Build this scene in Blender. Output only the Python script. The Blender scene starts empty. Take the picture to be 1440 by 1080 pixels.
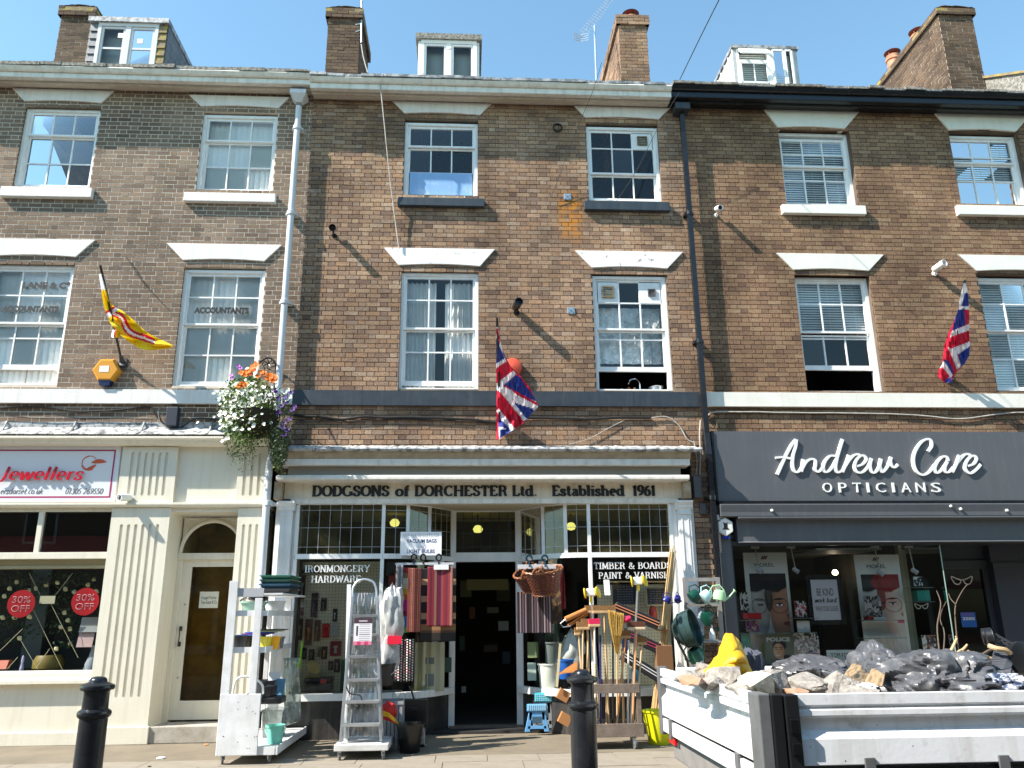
import bpy, bmesh, math, random
from mathutils import Vector, Matrix, noise
R0 = random.Random(7)
scene = bpy.context.scene
COL = scene.collection

# ------------------------------------------------------------------ camera
CF, CP, CYW, CR, CD, CH = 1136.68, 0.278792, 0.0582991, -0.0100945, 11.849, 1.5855
def cam_basis():
    cy, sy, cp, sp = math.cos(CYW), math.sin(CYW), math.cos(CP), math.sin(CP)
    f = Vector((sy*cp, cy*cp, sp)); r = Vector((cy, -sy, 0)); u = r.cross(f)
    return math.cos(CR)*r+math.sin(CR)*u, -math.sin(CR)*r+math.cos(CR)*u, f
CRr, CUu, CFf = cam_basis()
cam = bpy.data.cameras.new('camera'); camo = bpy.data.objects.new('camera', cam); COL.objects.link(camo)
m = Matrix((CRr, CUu, -CFf)).transposed().to_4x4(); m.translation = Vector((0, -CD, CH)); camo.matrix_world = m
cam.sensor_width = 36; cam.lens = 36*CF/1440; cam.clip_start = 0.05; cam.clip_end = 2000
scene.camera = camo
def W(px, py, Y=0.0):
    """photograph position -> point of the place on the upright plane at depth Y"""
    d = CFf*CF + CRr*(px-720) - CUu*(py-540)
    t = (CD+Y)/d.y
    return Vector((d.x*t, Y, CH+d.z*t))
def WG(px, py, Z=0.0):
    d = CFf*CF + CRr*(px-720) - CUu*(py-540)
    t = (Z-CH)/d.z
    return Vector((d.x*t, -CD+d.y*t, Z))
def X(px, py, Y=0.0): return W(px, py, Y).x
def Z(px, py, Y=0.0): return W(px, py, Y).z
def RC(xl, xr, yt, yb, Y=0.0):
    ym, xm = (yt+yb)/2, (xl+xr)/2
    return X(xl, ym, Y), X(xr, ym, Y), Z(xm, yb, Y), Z(xm, yt, Y)

# ------------------------------------------------------------------ world, sun, exposure
SUN = Vector((2.8, 1.0, -2.9)).normalized()
world = bpy.data.worlds.new('World'); scene.world = world; world.use_nodes = True
wn, wl = world.node_tree.nodes, world.node_tree.links
wn.clear()
sky = wn.new('ShaderNodeTexSky'); sky.sky_type = 'NISHITA'; sky.sun_disc = False
sky.sun_elevation = math.asin(-SUN.z); sky.sun_rotation = math.atan2(-SUN.x, -SUN.y) % (2*math.pi)
sky.air_density = 1.3; sky.dust_density = .1; sky.ozone_density = .6
bg = wn.new('ShaderNodeBackground'); bg.inputs[1].default_value = 0.105
wo = wn.new('ShaderNodeOutputWorld')
tint = wn.new('ShaderNodeVectorMath'); tint.operation = 'MULTIPLY'; tint.inputs[1].default_value = (.97, 1.2, 1.18)   # one even colour gain over the whole sky
wl.new(sky.outputs[0], tint.inputs[0]); wl.new(tint.outputs[0], bg.inputs[0]); wl.new(bg.outputs[0], wo.inputs[0])
sl = bpy.data.lights.new('sun', 'SUN'); sl.energy = 5.0; sl.angle = math.radians(0.55); sl.color = (1, .93, .84)
so = bpy.data.objects.new('sun', sl); COL.objects.link(so)
so.rotation_euler = SUN.to_track_quat('-Z', 'Y').to_euler(); so.location = (-20, -15, 30)
scene.view_settings.view_transform = 'Standard'; scene.view_settings.look = 'None'
scene.view_settings.gamma = 1; scene.view_settings.use_curve_mapping = False
scene.view_settings.exposure = 1.15

# ------------------------------------------------------------------ helpers: materials
def nt(name):
    mt = bpy.data.materials.new(name); mt.use_nodes = True
    n = mt.node_tree.nodes; n.clear()
    return mt, n, mt.node_tree.links
MC = {}
def M(name, c1, c2=None, scale=6, rough=.6, metal=0, bump=0, bscale=40, streak=0, dirt=None, contrast=(.35, .7), spec=.5, coat=0):
    if name in MC: return MC[name]
    mt, n, l = nt(name); MC[name] = mt
    p = n.new('ShaderNodeBsdfPrincipled'); o = n.new('ShaderNodeOutputMaterial'); l.new(p.outputs[0], o.inputs[0])
    p.inputs['Roughness'].default_value = rough; p.inputs['Metallic'].default_value = metal
    p.inputs['Specular IOR Level'].default_value = spec; p.inputs['Coat Weight'].default_value = coat
    p.inputs['Base Color'].default_value = (*c1, 1)
    tc = n.new('ShaderNodeTexCoord')
    last = None
    if c2:
        nz = n.new('ShaderNodeTexNoise'); nz.inputs['Scale'].default_value = scale; nz.inputs['Detail'].default_value = 7
        nz.inputs['Roughness'].default_value = .65
        l.new(tc.outputs['Object'], nz.inputs['Vector'])
        mr = n.new('ShaderNodeMapRange'); mr.inputs[1].default_value = contrast[0]; mr.inputs[2].default_value = contrast[1]
        l.new(nz.outputs[0], mr.inputs[0])
        mx = n.new('ShaderNodeMix'); mx.data_type = 'RGBA'; mx.inputs[6].default_value = (*c1, 1); mx.inputs[7].default_value = (*c2, 1)
        l.new(mr.outputs[0], mx.inputs[0]); last = mx.outputs[2]
    if streak:
        mp = n.new('ShaderNodeMapping'); mp.inputs['Scale'].default_value = (9, 9, .7)
        l.new(tc.outputs['Object'], mp.inputs[0])
        n2 = n.new('ShaderNodeTexNoise'); n2.inputs['Scale'].default_value = 1.6; n2.inputs['Detail'].default_value = 5
        l.new(mp.outputs[0], n2.inputs['Vector'])
        m2 = n.new('ShaderNodeMapRange'); m2.inputs[1].default_value = .5; m2.inputs[2].default_value = .8; m2.inputs[4].default_value = streak
        l.new(n2.outputs[0], m2.inputs[0])
        mx = n.new('ShaderNodeMix'); mx.data_type = 'RGBA'; mx.inputs[6].default_value = (*c1, 1)
        mx.inputs[7].default_value = (*(dirt or (.12, .1, .07)), 1)
        if last: l.new(last, mx.inputs[6])
        l.new(m2.outputs[0], mx.inputs[0]); last = mx.outputs[2]
    if last: l.new(last, p.inputs['Base Color'])
    if bump:
        nb = n.new('ShaderNodeTexNoise'); nb.inputs['Scale'].default_value = bscale; nb.inputs['Detail'].default_value = 5
        l.new(tc.outputs['Object'], nb.inputs['Vector'])
        b = n.new('ShaderNodeBump'); b.inputs['Strength'].default_value = bump; b.inputs['Distance'].default_value = .01
        l.new(nb.outputs[0], b.inputs['Height']); l.new(b.outputs[0], p.inputs['Normal'])
    return mt
def brickmat(name, cols, dark=.5, rust=None, speck=.35):
    if name in MC: return MC[name]
    mt, n, l = nt(name); MC[name] = mt
    p = n.new('ShaderNodeBsdfPrincipled'); o = n.new('ShaderNodeOutputMaterial'); l.new(p.outputs[0], o.inputs[0])
    p.inputs['Roughness'].default_value = .9; p.inputs['Specular IOR Level'].default_value = .25
    ge = n.new('ShaderNodeNewGeometry'); oi = n.new('ShaderNodeObjectInfo')
    ad = n.new('ShaderNodeMath'); ad.operation = 'ADD'; l.new(ge.outputs['Random Per Island'], ad.inputs[0]); l.new(oi.outputs['Random'], ad.inputs[1])
    fr = n.new('ShaderNodeMath'); fr.operation = 'FRACT'; l.new(ad.outputs[0], fr.inputs[0])
    cr = n.new('ShaderNodeValToRGB'); cr.color_ramp.interpolation = 'LINEAR'
    els = cr.color_ramp.elements
    while len(els) < len(cols): els.new(.5)
    for i, c in enumerate(cols): els[i].position = i/(len(cols)-1); els[i].color = (*c, 1)
    l.new(fr.outputs[0], cr.inputs[0])
    nz = n.new('ShaderNodeTexNoise'); nz.inputs['Scale'].default_value = 58; nz.inputs['Detail'].default_value = 5; nz.inputs['Roughness'].default_value = .7
    l.new(ge.outputs['Position'], nz.inputs['Vector'])
    m1 = n.new('ShaderNodeMapRange'); m1.inputs[1].default_value = .35; m1.inputs[2].default_value = .68; m1.inputs[3].default_value = 1-speck; m1.inputs[4].default_value = 1+speck
    l.new(nz.outputs[0], m1.inputs[0])
    n2 = n.new('ShaderNodeTexNoise'); n2.inputs['Scale'].default_value = .9; n2.inputs['Detail'].default_value = 6
    l.new(ge.outputs['Position'], n2.inputs['Vector'])
    m2 = n.new('ShaderNodeMapRange'); m2.inputs[1].default_value = .3; m2.inputs[2].default_value = .65; m2.inputs[3].default_value = dark; m2.inputs[4].default_value = 1.1
    l.new(n2.outputs[0], m2.inputs[0])
    mu = n.new('ShaderNodeMath'); mu.operation = 'MULTIPLY'; l.new(m1.outputs[0], mu.inputs[0]); l.new(m2.outputs[0], mu.inputs[1])
    vm = n.new('ShaderNodeVectorMath'); vm.operation = 'SCALE'; l.new(cr.outputs[0], vm.inputs[0]); l.new(mu.outputs[0], vm.inputs['Scale'])
    last = vm.outputs[0]
    if rust:
        rx, rz0, rz1, rw = rust
        sp = n.new('ShaderNodeSeparateXYZ'); l.new(ge.outputs['Position'], sp.inputs[0])
        def band(sock, c, hw):
            a = n.new('ShaderNodeMath'); a.operation = 'SUBTRACT'; l.new(sock, a.inputs[0]); a.inputs[1].default_value = c
            b = n.new('ShaderNodeMath'); b.operation = 'ABSOLUTE'; l.new(a.outputs[0], b.inputs[0])
            c_ = n.new('ShaderNodeMapRange'); c_.inputs[1].default_value = hw*.45; c_.inputs[2].default_value = hw; c_.inputs[3].default_value = 1; c_.inputs[4].default_value = 0
            l.new(b.outputs[0], c_.inputs[0]); return c_.outputs[0]
        bx = band(sp.outputs[0], rx, rw); bz = band(sp.outputs[2], (rz0+rz1)/2, (rz1-rz0)/2)
        n3 = n.new('ShaderNodeTexNoise'); n3.inputs['Scale'].default_value = 9; n3.inputs['Detail'].default_value = 5; l.new(ge.outputs['Position'], n3.inputs['Vector'])
        m3 = n.new('ShaderNodeMapRange'); m3.inputs[1].default_value = .36; m3.inputs[2].default_value = .6; l.new(n3.outputs[0], m3.inputs[0])
        q = n.new('ShaderNodeMath'); q.operation = 'MULTIPLY'; l.new(bx, q.inputs[0]); l.new(bz, q.inputs[1])
        q2 = n.new('ShaderNodeMath'); q2.operation = 'MULTIPLY'; l.new(q.outputs[0], q2.inputs[0]); l.new(m3.outputs[0], q2.inputs[1])
        mx = n.new('ShaderNodeMix'); mx.data_type = 'RGBA'; l.new(q2.outputs[0], mx.inputs[0]); l.new(last, mx.inputs[6]); mx.inputs[7].default_value = (.5, .2, .03, 1)
        last = mx.outputs[2]
    l.new(last, p.inputs['Base Color'])
    b = n.new('ShaderNodeBump'); b.inputs['Strength'].default_value = .55; b.inputs['Distance'].default_value = .006
    l.new(nz.outputs[0], b.inputs['Height']); l.new(b.outputs[0], p.inputs['Normal'])
    return mt
def glassmat(name, tint=(1, 1, 1), refl=1.0, rough=0.0, haze=0.0, hcol=(.5, .5, .5)):
    if name in MC: return MC[name]
    mt, n, l = nt(name); MC[name] = mt
    o = n.new('ShaderNodeOutputMaterial')
    t = n.new('ShaderNodeBsdfTransparent'); t.inputs[0].default_value = (*tint, 1)
    g = n.new('ShaderNodeBsdfGlossy'); g.inputs['Roughness'].default_value = rough
    fr = n.new('ShaderNodeFresnel'); fr.inputs[0].default_value = 1.5
    mu = n.new('ShaderNodeMath'); mu.operation = 'MULTIPLY'; mu.use_clamp = True; mu.inputs[1].default_value = refl
    l.new(fr.outputs[0], mu.inputs[0])
    mx = n.new('ShaderNodeMixShader'); l.new(mu.outputs[0], mx.inputs[0]); l.new(t.outputs[0], mx.inputs[1]); l.new(g.outputs[0], mx.inputs[2])
    last = mx.outputs[0]
    if haze:
        d = n.new('ShaderNodeBsdfDiffuse'); d.inputs[0].default_value = (*hcol, 1)
        tc = n.new('ShaderNodeTexCoord'); nz = n.new('ShaderNodeTexNoise'); nz.inputs['Scale'].default_value = 3.5; l.new(tc.outputs['Object'], nz.inputs['Vector'])
        mr = n.new('ShaderNodeMapRange'); mr.inputs[3].default_value = 0; mr.inputs[4].default_value = haze*2; mr.inputs[1].default_value = .3; mr.inputs[2].default_value = .75
        l.new(nz.outputs[0], mr.inputs[0])
        m2 = n.new('ShaderNodeMixShader'); l.new(mr.outputs[0], m2.inputs[0]); l.new(last, m2.inputs[1]); l.new(d.outputs[0], m2.inputs[2]); last = m2.outputs[0]
    l.new(last, o.inputs[0]); return mt
def emat(name, col, s):
    if name in MC: return MC[name]
    mt, n, l = nt(name); MC[name] = mt
    o = n.new('ShaderNodeOutputMaterial'); e = n.new('ShaderNodeEmission'); e.inputs[0].default_value = (*col, 1); e.inputs[1].default_value = s
    l.new(e.outputs[0], o.inputs[0]); return mt
def printmat(name='print_ink', rough=.55, trans=0):
    if name in MC: return MC[name]
    mt, n, l = nt(name); MC[name] = mt
    o = n.new('ShaderNodeOutputMaterial'); p = n.new('ShaderNodeBsdfPrincipled'); a = n.new('ShaderNodeVertexColor'); a.layer_name = 'Col'
    p.inputs['Roughness'].default_value = rough
    l.new(a.outputs[0], p.inputs['Base Color']); 
    if trans:
        t = n.new('ShaderNodeBsdfTranslucent'); l.new(a.outputs[0], t.inputs[0]); mx = n.new('ShaderNodeMixShader'); mx.inputs[0].default_value = trans
        l.new(p.outputs[0], mx.inputs[1]); l.new(t.outputs[0], mx.inputs[2]); l.new(mx.outputs[0], o.inputs[0])
    else: l.new(p.outputs[0], o.inputs[0])
    return mt
def S(r, g, b):     # 0-255 colour -> linear
    return tuple(((c/255)/12.92 if c/255 <= .04045 else ((c/255+.055)/1.055)**2.4) for c in (r, g, b))
PL = lambda name, c, rough=.35, **k: M(name, c, rough=rough, **k)

# ------------------------------------------------------------------ helpers: mesh builder
class G:
    def __init__(s): s.v = []; s.f = []; s.c = []
    def add(s, vs, fs):
        b = len(s.v); s.v += [tuple(v) for v in vs]; s.f += [tuple(i+b for i in f) for f in fs]; return s
    def box(s, x0, x1, y0, y1, z0, z1):
        if x0 > x1: x0, x1 = x1, x0
        if y0 > y1: y0, y1 = y1, y0
        if z0 > z1: z0, z1 = z1, z0
        return s.add([(x0,y0,z0),(x1,y0,z0),(x1,y1,z0),(x0,y1,z0),(x0,y0,z1),(x1,y0,z1),(x1,y1,z1),(x0,y1,z1)],
              [(0,3,2,1),(4,5,6,7),(0,1,5,4),(1,2,6,5),(2,3,7,6),(3,0,4,7)])
    def obox(s, c, ax, ay, az):   # centre and three half-axis vectors
        c = Vector(c); ax, ay, az = Vector(ax), Vector(ay), Vector(az)
        vs = [c+i*ax+j*ay+k*az for k in (-1, 1) for i, j in ((-1,-1),(1,-1),(1,1),(-1,1))]
        return s.add(vs, [(0,3,2,1),(4,5,6,7),(0,1,5,4),(1,2,6,5),(2,3,7,6),(3,0,4,7)])
    def beam(s, p0, p1, w, d, up=(0, -1, 0)):   # rectangular bar between points; w across, d along up
        p0, p1 = Vector(p0), Vector(p1); t = (p1-p0); L = t.length; t.normalize()
        u = Vector(up); u = (u-t*u.dot(t)); u = u.normalized() if u.length > 1e-4 else t.orthogonal().normalized()
        a = t.cross(u)
        return s.obox((p0+p1)/2, a*w/2, t*L/2, u*d/2)
    def tube(s, pts, r, n=8, caps=True):
        pts = [Vector(p) for p in pts]; b = len(s.v); N = len(pts)
        rs = r if isinstance(r, (list, tuple)) else [r]*N
        prev = None
        for i, p in enumerate(pts):
            t = (pts[min(i+1, N-1)]-pts[max(i-1, 0)]).normalized()
            if prev is None: a = t.orthogonal().normalized()
            else:
                a = prev-t*prev.dot(t); a = a.normalized() if a.length > 1e-5 else t.orthogonal().normalized()
            prev = a; c = t.cross(a)
            for k in range(n):
                an = 2*math.pi*k/n; s.v.append(tuple(p+(a*math.cos(an)+c*math.sin(an))*rs[i]))
        for i in range(N-1):
            for k in range(n):
                k2 = (k+1) % n; s.f.append((b+i*n+k, b+i*n+k2, b+(i+1)*n+k2, b+(i+1)*n+k))
        if caps:
            s.f.append(tuple(b+k for k in range(n))[::-1]); s.f.append(tuple(b+(N-1)*n+k for k in range(n)))
        return s
    def lathe(s, prof, c=(0, 0, 0), n=24, axis=(0, 0, 1), sx=1, sy=1):   # prof [(r,h)...]
        ax = Vector(axis).normalized(); a = Vector((1, 0, 0)) if abs(ax.z) > .9 else ax.orthogonal().normalized(); bb = ax.cross(a); c = Vector(c); b = len(s.v)
        for (r, h) in prof:
            for k in range(n):
                an = 2*math.pi*k/n; s.v.append(tuple(c+ax*h+(a*math.cos(an)*sx+bb*math.sin(an)*sy)*r))
        for i in range(len(prof)-1):
            for k in range(n):
                k2 = (k+1) % n; s.f.append((b+i*n+k, b+i*n+k2, b+(i+1)*n+k2, b+(i+1)*n+k))
        if prof[0][0] > 1e-4: s.f.append(tuple(b+k for k in range(n))[::-1])
        if prof[-1][0] > 1e-4: s.f.append(tuple(b+(len(prof)-1)*n+k for k in range(n)))
        return s
    def prism(s, poly, y0, y1):   # polygon in XZ (list of (x,z)) extruded in Y
        n = len(poly); b = len(s.v)
        s.v += [(x, y0, z) for x, z in poly]+[(x, y1, z) for x, z in poly]
        s.f.append(tuple(range(b, b+n))); s.f.append(tuple(range(b+n, b+2*n))[::-1])
        for i in range(n): j = (i+1) % n; s.f.append((b+i, b+i+n, b+j+n, b+j))
        return s
    def profx(s, poly, x0, x1):   # polygon in YZ (list of (y,z)) extruded in X
        n = len(poly); b = len(s.v)
        s.v += [(x0, y, z) for y, z in poly]+[(x1, y, z) for y, z in poly]
        s.f.append(tuple(range(b, b+n))); s.f.append(tuple(range(b+n, b+2*n))[::-1])
        for i in range(n): j = (i+1) % n; s.f.append((b+i, b+i+n, b+j+n, b+j))
        return s
    def profz(s, poly, z0, z1):
        n = len(poly); b = len(s.v)
        s.v += [(x, y, z0) for x, y in poly]+[(x, y, z1) for x, y in poly]
        s.f.append(tuple(range(b, b+n))); s.f.append(tuple(range(b+n, b+2*n))[::-1])
        for i in range(n): j = (i+1) % n; s.f.append((b+i, b+i+n, b+j+n, b+j))
        return s
    def quad(s, a, b, c, d): return s.add([a, b, c, d], [(0, 1, 2, 3)])
    def grid(s, fn, nu, nv):   # fn(u,v) -> point
        b = len(s.v)
        for j in range(nv+1):
            for i in range(nu+1): s.v.append(tuple(fn(i/nu, j/nv)))
        for j in range(nv):
            for i in range(nu):
                a = b+j*(nu+1)+i; s.f.append((a, a+1, a+nu+2, a+nu+1))
        return s
    def build(s, name, mat, parent=None, smooth=False, kind=None, label=None, bevel=0, normals=True, solid=0):
        me = bpy.data.meshes.new(name)
        off = parent_loc(parent)
        me.from_pydata([(v[0]-off[0], v[1]-off[1], v[2]-off[2]) for v in s.v], [], s.f)
        if normals:
            bm = bmesh.new(); bm.from_mesh(me); bmesh.ops.recalc_face_normals(bm, faces=bm.faces); bm.to_mesh(me); bm.free()
        if s.c:
            ca = me.color_attributes.new('Col', 'FLOAT_COLOR', 'CORNER'); k = 0
            buf = []
            for pi, pl in enumerate(me.polygons):
                buf += [*s.c[pi], 1.0]*pl.loop_total
            ca.data.foreach_set('color', buf)
        if mat: me.materials.append(mat)
        o = bpy.data.objects.new(name, me); COL.objects.link(o)
        if parent: o.parent = parent
        if smooth:
            for pl in me.polygons: pl.use_smooth = True
            try: me.set_sharp_from_angle(angle=math.radians(38))
            except Exception: pass
        if bevel:
            md = o.modifiers.new('bevel', 'BEVEL'); md.width = bevel; md.segments = 2; md.limit_method = 'ANGLE'
        if solid:
            md = o.modifiers.new('solid', 'SOLIDIFY'); md.thickness = solid; md.offset = 0
        if kind: o['kind'] = kind
        if label: o['label'] = label
        return o
LOC = {}
def parent_loc(o):
    t = Vector((0, 0, 0))
    while o: t += o.location; o = o.parent
    return t
def tag(o, label, cat, group=None):
    o['label'] = label; o['category'] = cat
    if group: o['group'] = group
    return o
def thing(name, label, cat, loc=(0, 0, 0), group=None):
    o = bpy.data.objects.new(name, None); COL.objects.link(o); o.location = loc; o.empty_display_size = .1
    return tag(o, label, cat, group)
def solo(g, name, mat, label, cat, loc=None, group=None, **k):   # a thing that is one mesh, its origin at its base
    if loc is None:
        xs = [v[0] for v in g.v]; ys = [v[1] for v in g.v]; zs = [v[2] for v in g.v]
        loc = ((min(xs)+max(xs))/2, (min(ys)+max(ys))/2, min(zs))
    g.v = [(a-loc[0], b-loc[1], c-loc[2]) for a, b, c in g.v]
    o = g.build(name, mat, None, **k); o.location = loc
    return tag(o, label, cat, group)
def copy_tree(o, parent=None, shift=(0, 0, 0)):
    c = o.copy(); COL.objects.link(c); c.parent = parent
    if parent is None: c.location = o.location+Vector(shift)
    for ch in [q for q in o.children]:
        copy_tree(ch, c)
    return c
def crom(pts, n=6):   # smooth curve through points
    P = [Vector(p) for p in pts]; out = []
    for i in range(len(P)-1):
        a, b, c, d = P[max(i-1, 0)], P[i], P[i+1], P[min(i+2, len(P)-1)]
        for k in range(n):
            t = k/n; out.append(.5*((2*b)+(c-a)*t+(2*a-5*b+4*c-d)*t*t+(3*b-a-3*c+d)*t**3))
    out.append(P[-1]); return out

# ------------------------------------------------------------------ helpers: lettering
def ribbon(g, pts2, wx, wy, x0, y, z0, dep):
    """pen stroke through (x,z) points in the plane Y=y, thicker when it runs upright"""
    n = len(pts2); L = []; Rr = []
    for i in range(n):
        a = pts2[max(i-1, 0)]; b = pts2[min(i+1, n-1)]
        tx, tz = b[0]-a[0], b[1]-a[1]; q = math.hypot(tx, tz) or 1; tx /= q; tz /= q
        h = .5*math.hypot(wx*tz, wy*tx)
        L.append((x0+pts2[i][0]-tz*h, z0+pts2[i][1]+tx*h)); Rr.append((x0+pts2[i][0]+tz*h, z0+pts2[i][1]-tx*h))
    b = len(g.v)
    for (p, q) in zip(L, Rr):
        g.v += [(p[0], y, p[1]), (q[0], y, q[1]), (p[0], y+dep, p[1]), (q[0], y+dep, q[1])]
    for i in range(n-1):
        o = b+4*i
        g.f += [(o, o+1, o+5, o+4), (o+1, o+3, o+7, o+5), (o, o+4, o+6, o+2)]
    g.f += [(b, b+2, b+3, b+1), (b+4*(n-1), b+4*(n-1)+1, b+4*(n-1)+3, b+4*(n-1)+2)]
def arc(cx, cy, rx, ry, a0, a1, n=12):
    return [(cx+rx*math.cos(math.radians(a0+(a1-a0)*i/n)), cy+ry*math.sin(math.radians(a0+(a1-a0)*i/n))) for i in range(n+1)]
# glyph: advance, strokes, serif centres
GL = {
'D': (.82, [[(.18,0),(.18,1)], [(.18,.96)]+arc(.38,.5,.34,.46,90,-90)+[(.18,.04)]], [(.18,0),(.18,1)]),
'O': (.84, [arc(.42,.5,.34,.46,0,360,24)], []),
'G': (.86, [arc(.44,.5,.35,.46,48,335,20), [(.74,.42),(.74,.05)]], [(.72,.42)]),
'S': (.68, [[(.6,.72)]+arc(.34,.73,.2,.23,30,180,8)+[(.16,.62),(.34,.5),(.52,.4)]+arc(.33,.27,.22,.23,10,-150,9)+[(.1,.3)]], []),
'N': (.86, [[(.17,0),(.17,1)], [(.17,1),(.7,0)], [(.7,0),(.7,1)]], [(.17,0),(.15,1),(.7,1)]),
'R': (.84, [[(.18,0),(.18,1)], [(.18,.96),(.42,.96)]+arc(.42,.73,.2,.23,90,-90,8)+[(.18,.5)], [(.42,.5),(.58,.4),(.62,.1),(.76,.03)]], [(.18,0),(.18,1)]),
'C': (.8, [arc(.44,.5,.34,.46,42,318,20)], []),
'H': (.9, [[(.18,0),(.18,1)], [(.72,0),(.72,1)], [(.18,.52),(.72,.52)]], [(.18,0),(.18,1),(.72,0),(.72,1)]),
'E': (.74, [[(.18,0),(.18,1)], [(.18,.96),(.62,.96),(.64,.78)], [(.18,.52),(.5,.52)], [(.18,.04),(.62,.04),(.66,.24)]], [(.18,0),(.18,1)]),
'T': (.76, [[(.38,0),(.38,1)], [(.08,.76),(.1,.96),(.66,.96),(.68,.76)]], [(.38,0)]),
'L': (.7, [[(.18,0),(.18,1)], [(.18,.04),(.6,.04),(.63,.26)]], [(.18,0),(.18,1)]),
'I': (.4, [[(.2,0),(.2,1)]], [(.2,0),(.2,1)]),
'M': (1.0, [[(.17,0),(.17,1)], [(.17,1),(.5,.1)], [(.5,.1),(.83,1)], [(.83,0),(.83,1)]], [(.15,0),(.83,0),(.13,1),(.87,1)]),
'A': (.82, [[(.12,0),(.4,1)], [(.4,1),(.7,0)], [(.22,.34),(.6,.34)]], [(.12,0),(.7,0)]),
'V': (.82, [[(.1,1),(.41,0)], [(.41,0),(.7,1)]], [(.1,1),(.7,1)]),
'W': (1.12, [[(.1,1),(.33,0)], [(.33,0),(.56,.9)], [(.56,.9),(.78,0)], [(.78,0),(1.0,1)]], [(.1,1),(1.0,1)]),
'Y': (.8, [[(.1,1),(.4,.48)], [(.68,1),(.4,.48)], [(.4,.48),(.4,0)]], [(.1,1),(.68,1),(.4,0)]),
'P': (.74, [[(.18,0),(.18,1)], [(.18,.96),(.4,.96)]+arc(.4,.71,.23,.25,90,-90,8)+[(.18,.46)]], [(.18,0),(.18,1)]),
'B': (.8, [[(.18,0),(.18,1)], [(.18,.96),(.38,.96)]+arc(.38,.74,.2,.22,90,-90,8)+[(.18,.52)], [(.38,.52)]+arc(.42,.28,.24,.24,90,-90,8)+[(.18,.04)]], [(.18,0),(.18,1)]),
'J': (.5, [[(.3,1),(.28,.15)]+[(.2,-.08),(.0,-.15)]], [(.3,1)]),
'&': (.95, [[(.8,.5),(.7,.2),(.45,.03),(.2,.08),(.12,.28),(.28,.5),(.5,.68),(.52,.85),(.4,.96),(.27,.88),(.28,.7),(.5,.35),(.85,.0)]], []),
'.': (.36, [[(.12,.07),(.24,.07)]], []),
'o': (.66, [arc(.33,.33,.24,.3,0,360,18)], []),
'f': (.46, [[(.2,0),(.2,.8)]+[(.26,.94),(.42,.96)], [(.04,.62),(.4,.62)]], [(.2,0)]),
't': (.46, [[(.2,.92),(.2,.12),(.28,.02),(.42,.06)], [(.04,.64),(.4,.64)]], []),
'd': (.74, [arc(.32,.33,.22,.3,0,360,18), [(.56,1),(.56,.02)]], [(.5,1),(.6,.02)]),
's': (.56, [[(.46,.46)]+arc(.27,.48,.16,.15,30,180,7)+[(.14,.4),(.28,.33),(.42,.25)]+arc(.26,.17,.17,.15,10,-150,8)+[(.08,.2)]], []),
'a': (.64, [[(.12,.52),(.28,.64),(.46,.58),(.46,.1),(.52,.02),(.62,.04)], [(.46,.38),(.2,.32),(.1,.16),(.22,.02),(.46,.12)]], []),
'b': (.72, [[(.15,1),(.15,.02)], arc(.38,.33,.22,.3,0,360,18)], [(.12,1)]),
'l': (.38, [[(.18,0),(.18,1)]], [(.18,0),(.13,1)]),
'i': (.38, [[(.18,0),(.18,.63)], [(.18,.84),(.18,.96)]], [(.18,0),(.13,.63)]),
'h': (.76, [[(.15,0),(.15,1)], [(.15,.46),(.3,.62),(.48,.6),(.56,.44),(.56,0)]], [(.15,0),(.1,1),(.56,0)]),
'e': (.62, [[(.12,.35),(.5,.35)]+arc(.31,.34,.2,.3,0,305,16)], []),
'w': (.86, [[(.08,.63),(.25,0)], [(.25,0),(.43,.6)], [(.43,.6),(.6,0)], [(.6,0),(.78,.63)]], []),
'r': (.5, [[(.16,0),(.16,.63)], [(.16,.42),(.28,.6),(.44,.6)]], [(.16,0),(.12,.63)]),
'c': (.58, [arc(.32,.33,.22,.3,50,310,14)], []),
'u': (.72, [[(.14,.63),(.14,.18),(.26,.02),(.44,.08),(.54,.2)], [(.54,.63),(.54,0)]], []),
'k': (.7, [[(.15,0),(.15,1)], [(.56,.62),(.17,.3)], [(.3,.4),(.6,0)]], []),
'0': (.66, [arc(.33,.5,.24,.46,0,360,22)], []),
'1': (.5, [[(.26,0),(.26,1),(.1,.8)]], [(.26,0)]),
'2': (.62, [[(.1,.76)]+arc(.31,.74,.2,.23,160,-20,8)+[(.3,.3),(.08,.04),(.56,.04)]], []),
'3': (.6, [[(.1,.84)]+arc(.28,.75,.19,.21,140,-90,8)+arc(.3,.27,.22,.25,90,-150,9)], []),
'5': (.6, [[(.5,.96),(.14,.96),(.12,.56)]+arc(.28,.3,.23,.28,110,-150,10)], []),
'6': (.64, [[(.5,.94),(.26,.82),(.12,.5),(.1,.3)], arc(.32,.3,.22,.28,0,360,18)], []),
'9': (.64, [[(.14,.06),(.38,.18),(.52,.5),(.54,.7)], arc(.32,.7,.22,.28,0,360,18)], []),
' ': (.42, [], []),
'-': (.4, [[(.05,.4),(.35,.4)]], []),
}
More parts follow.
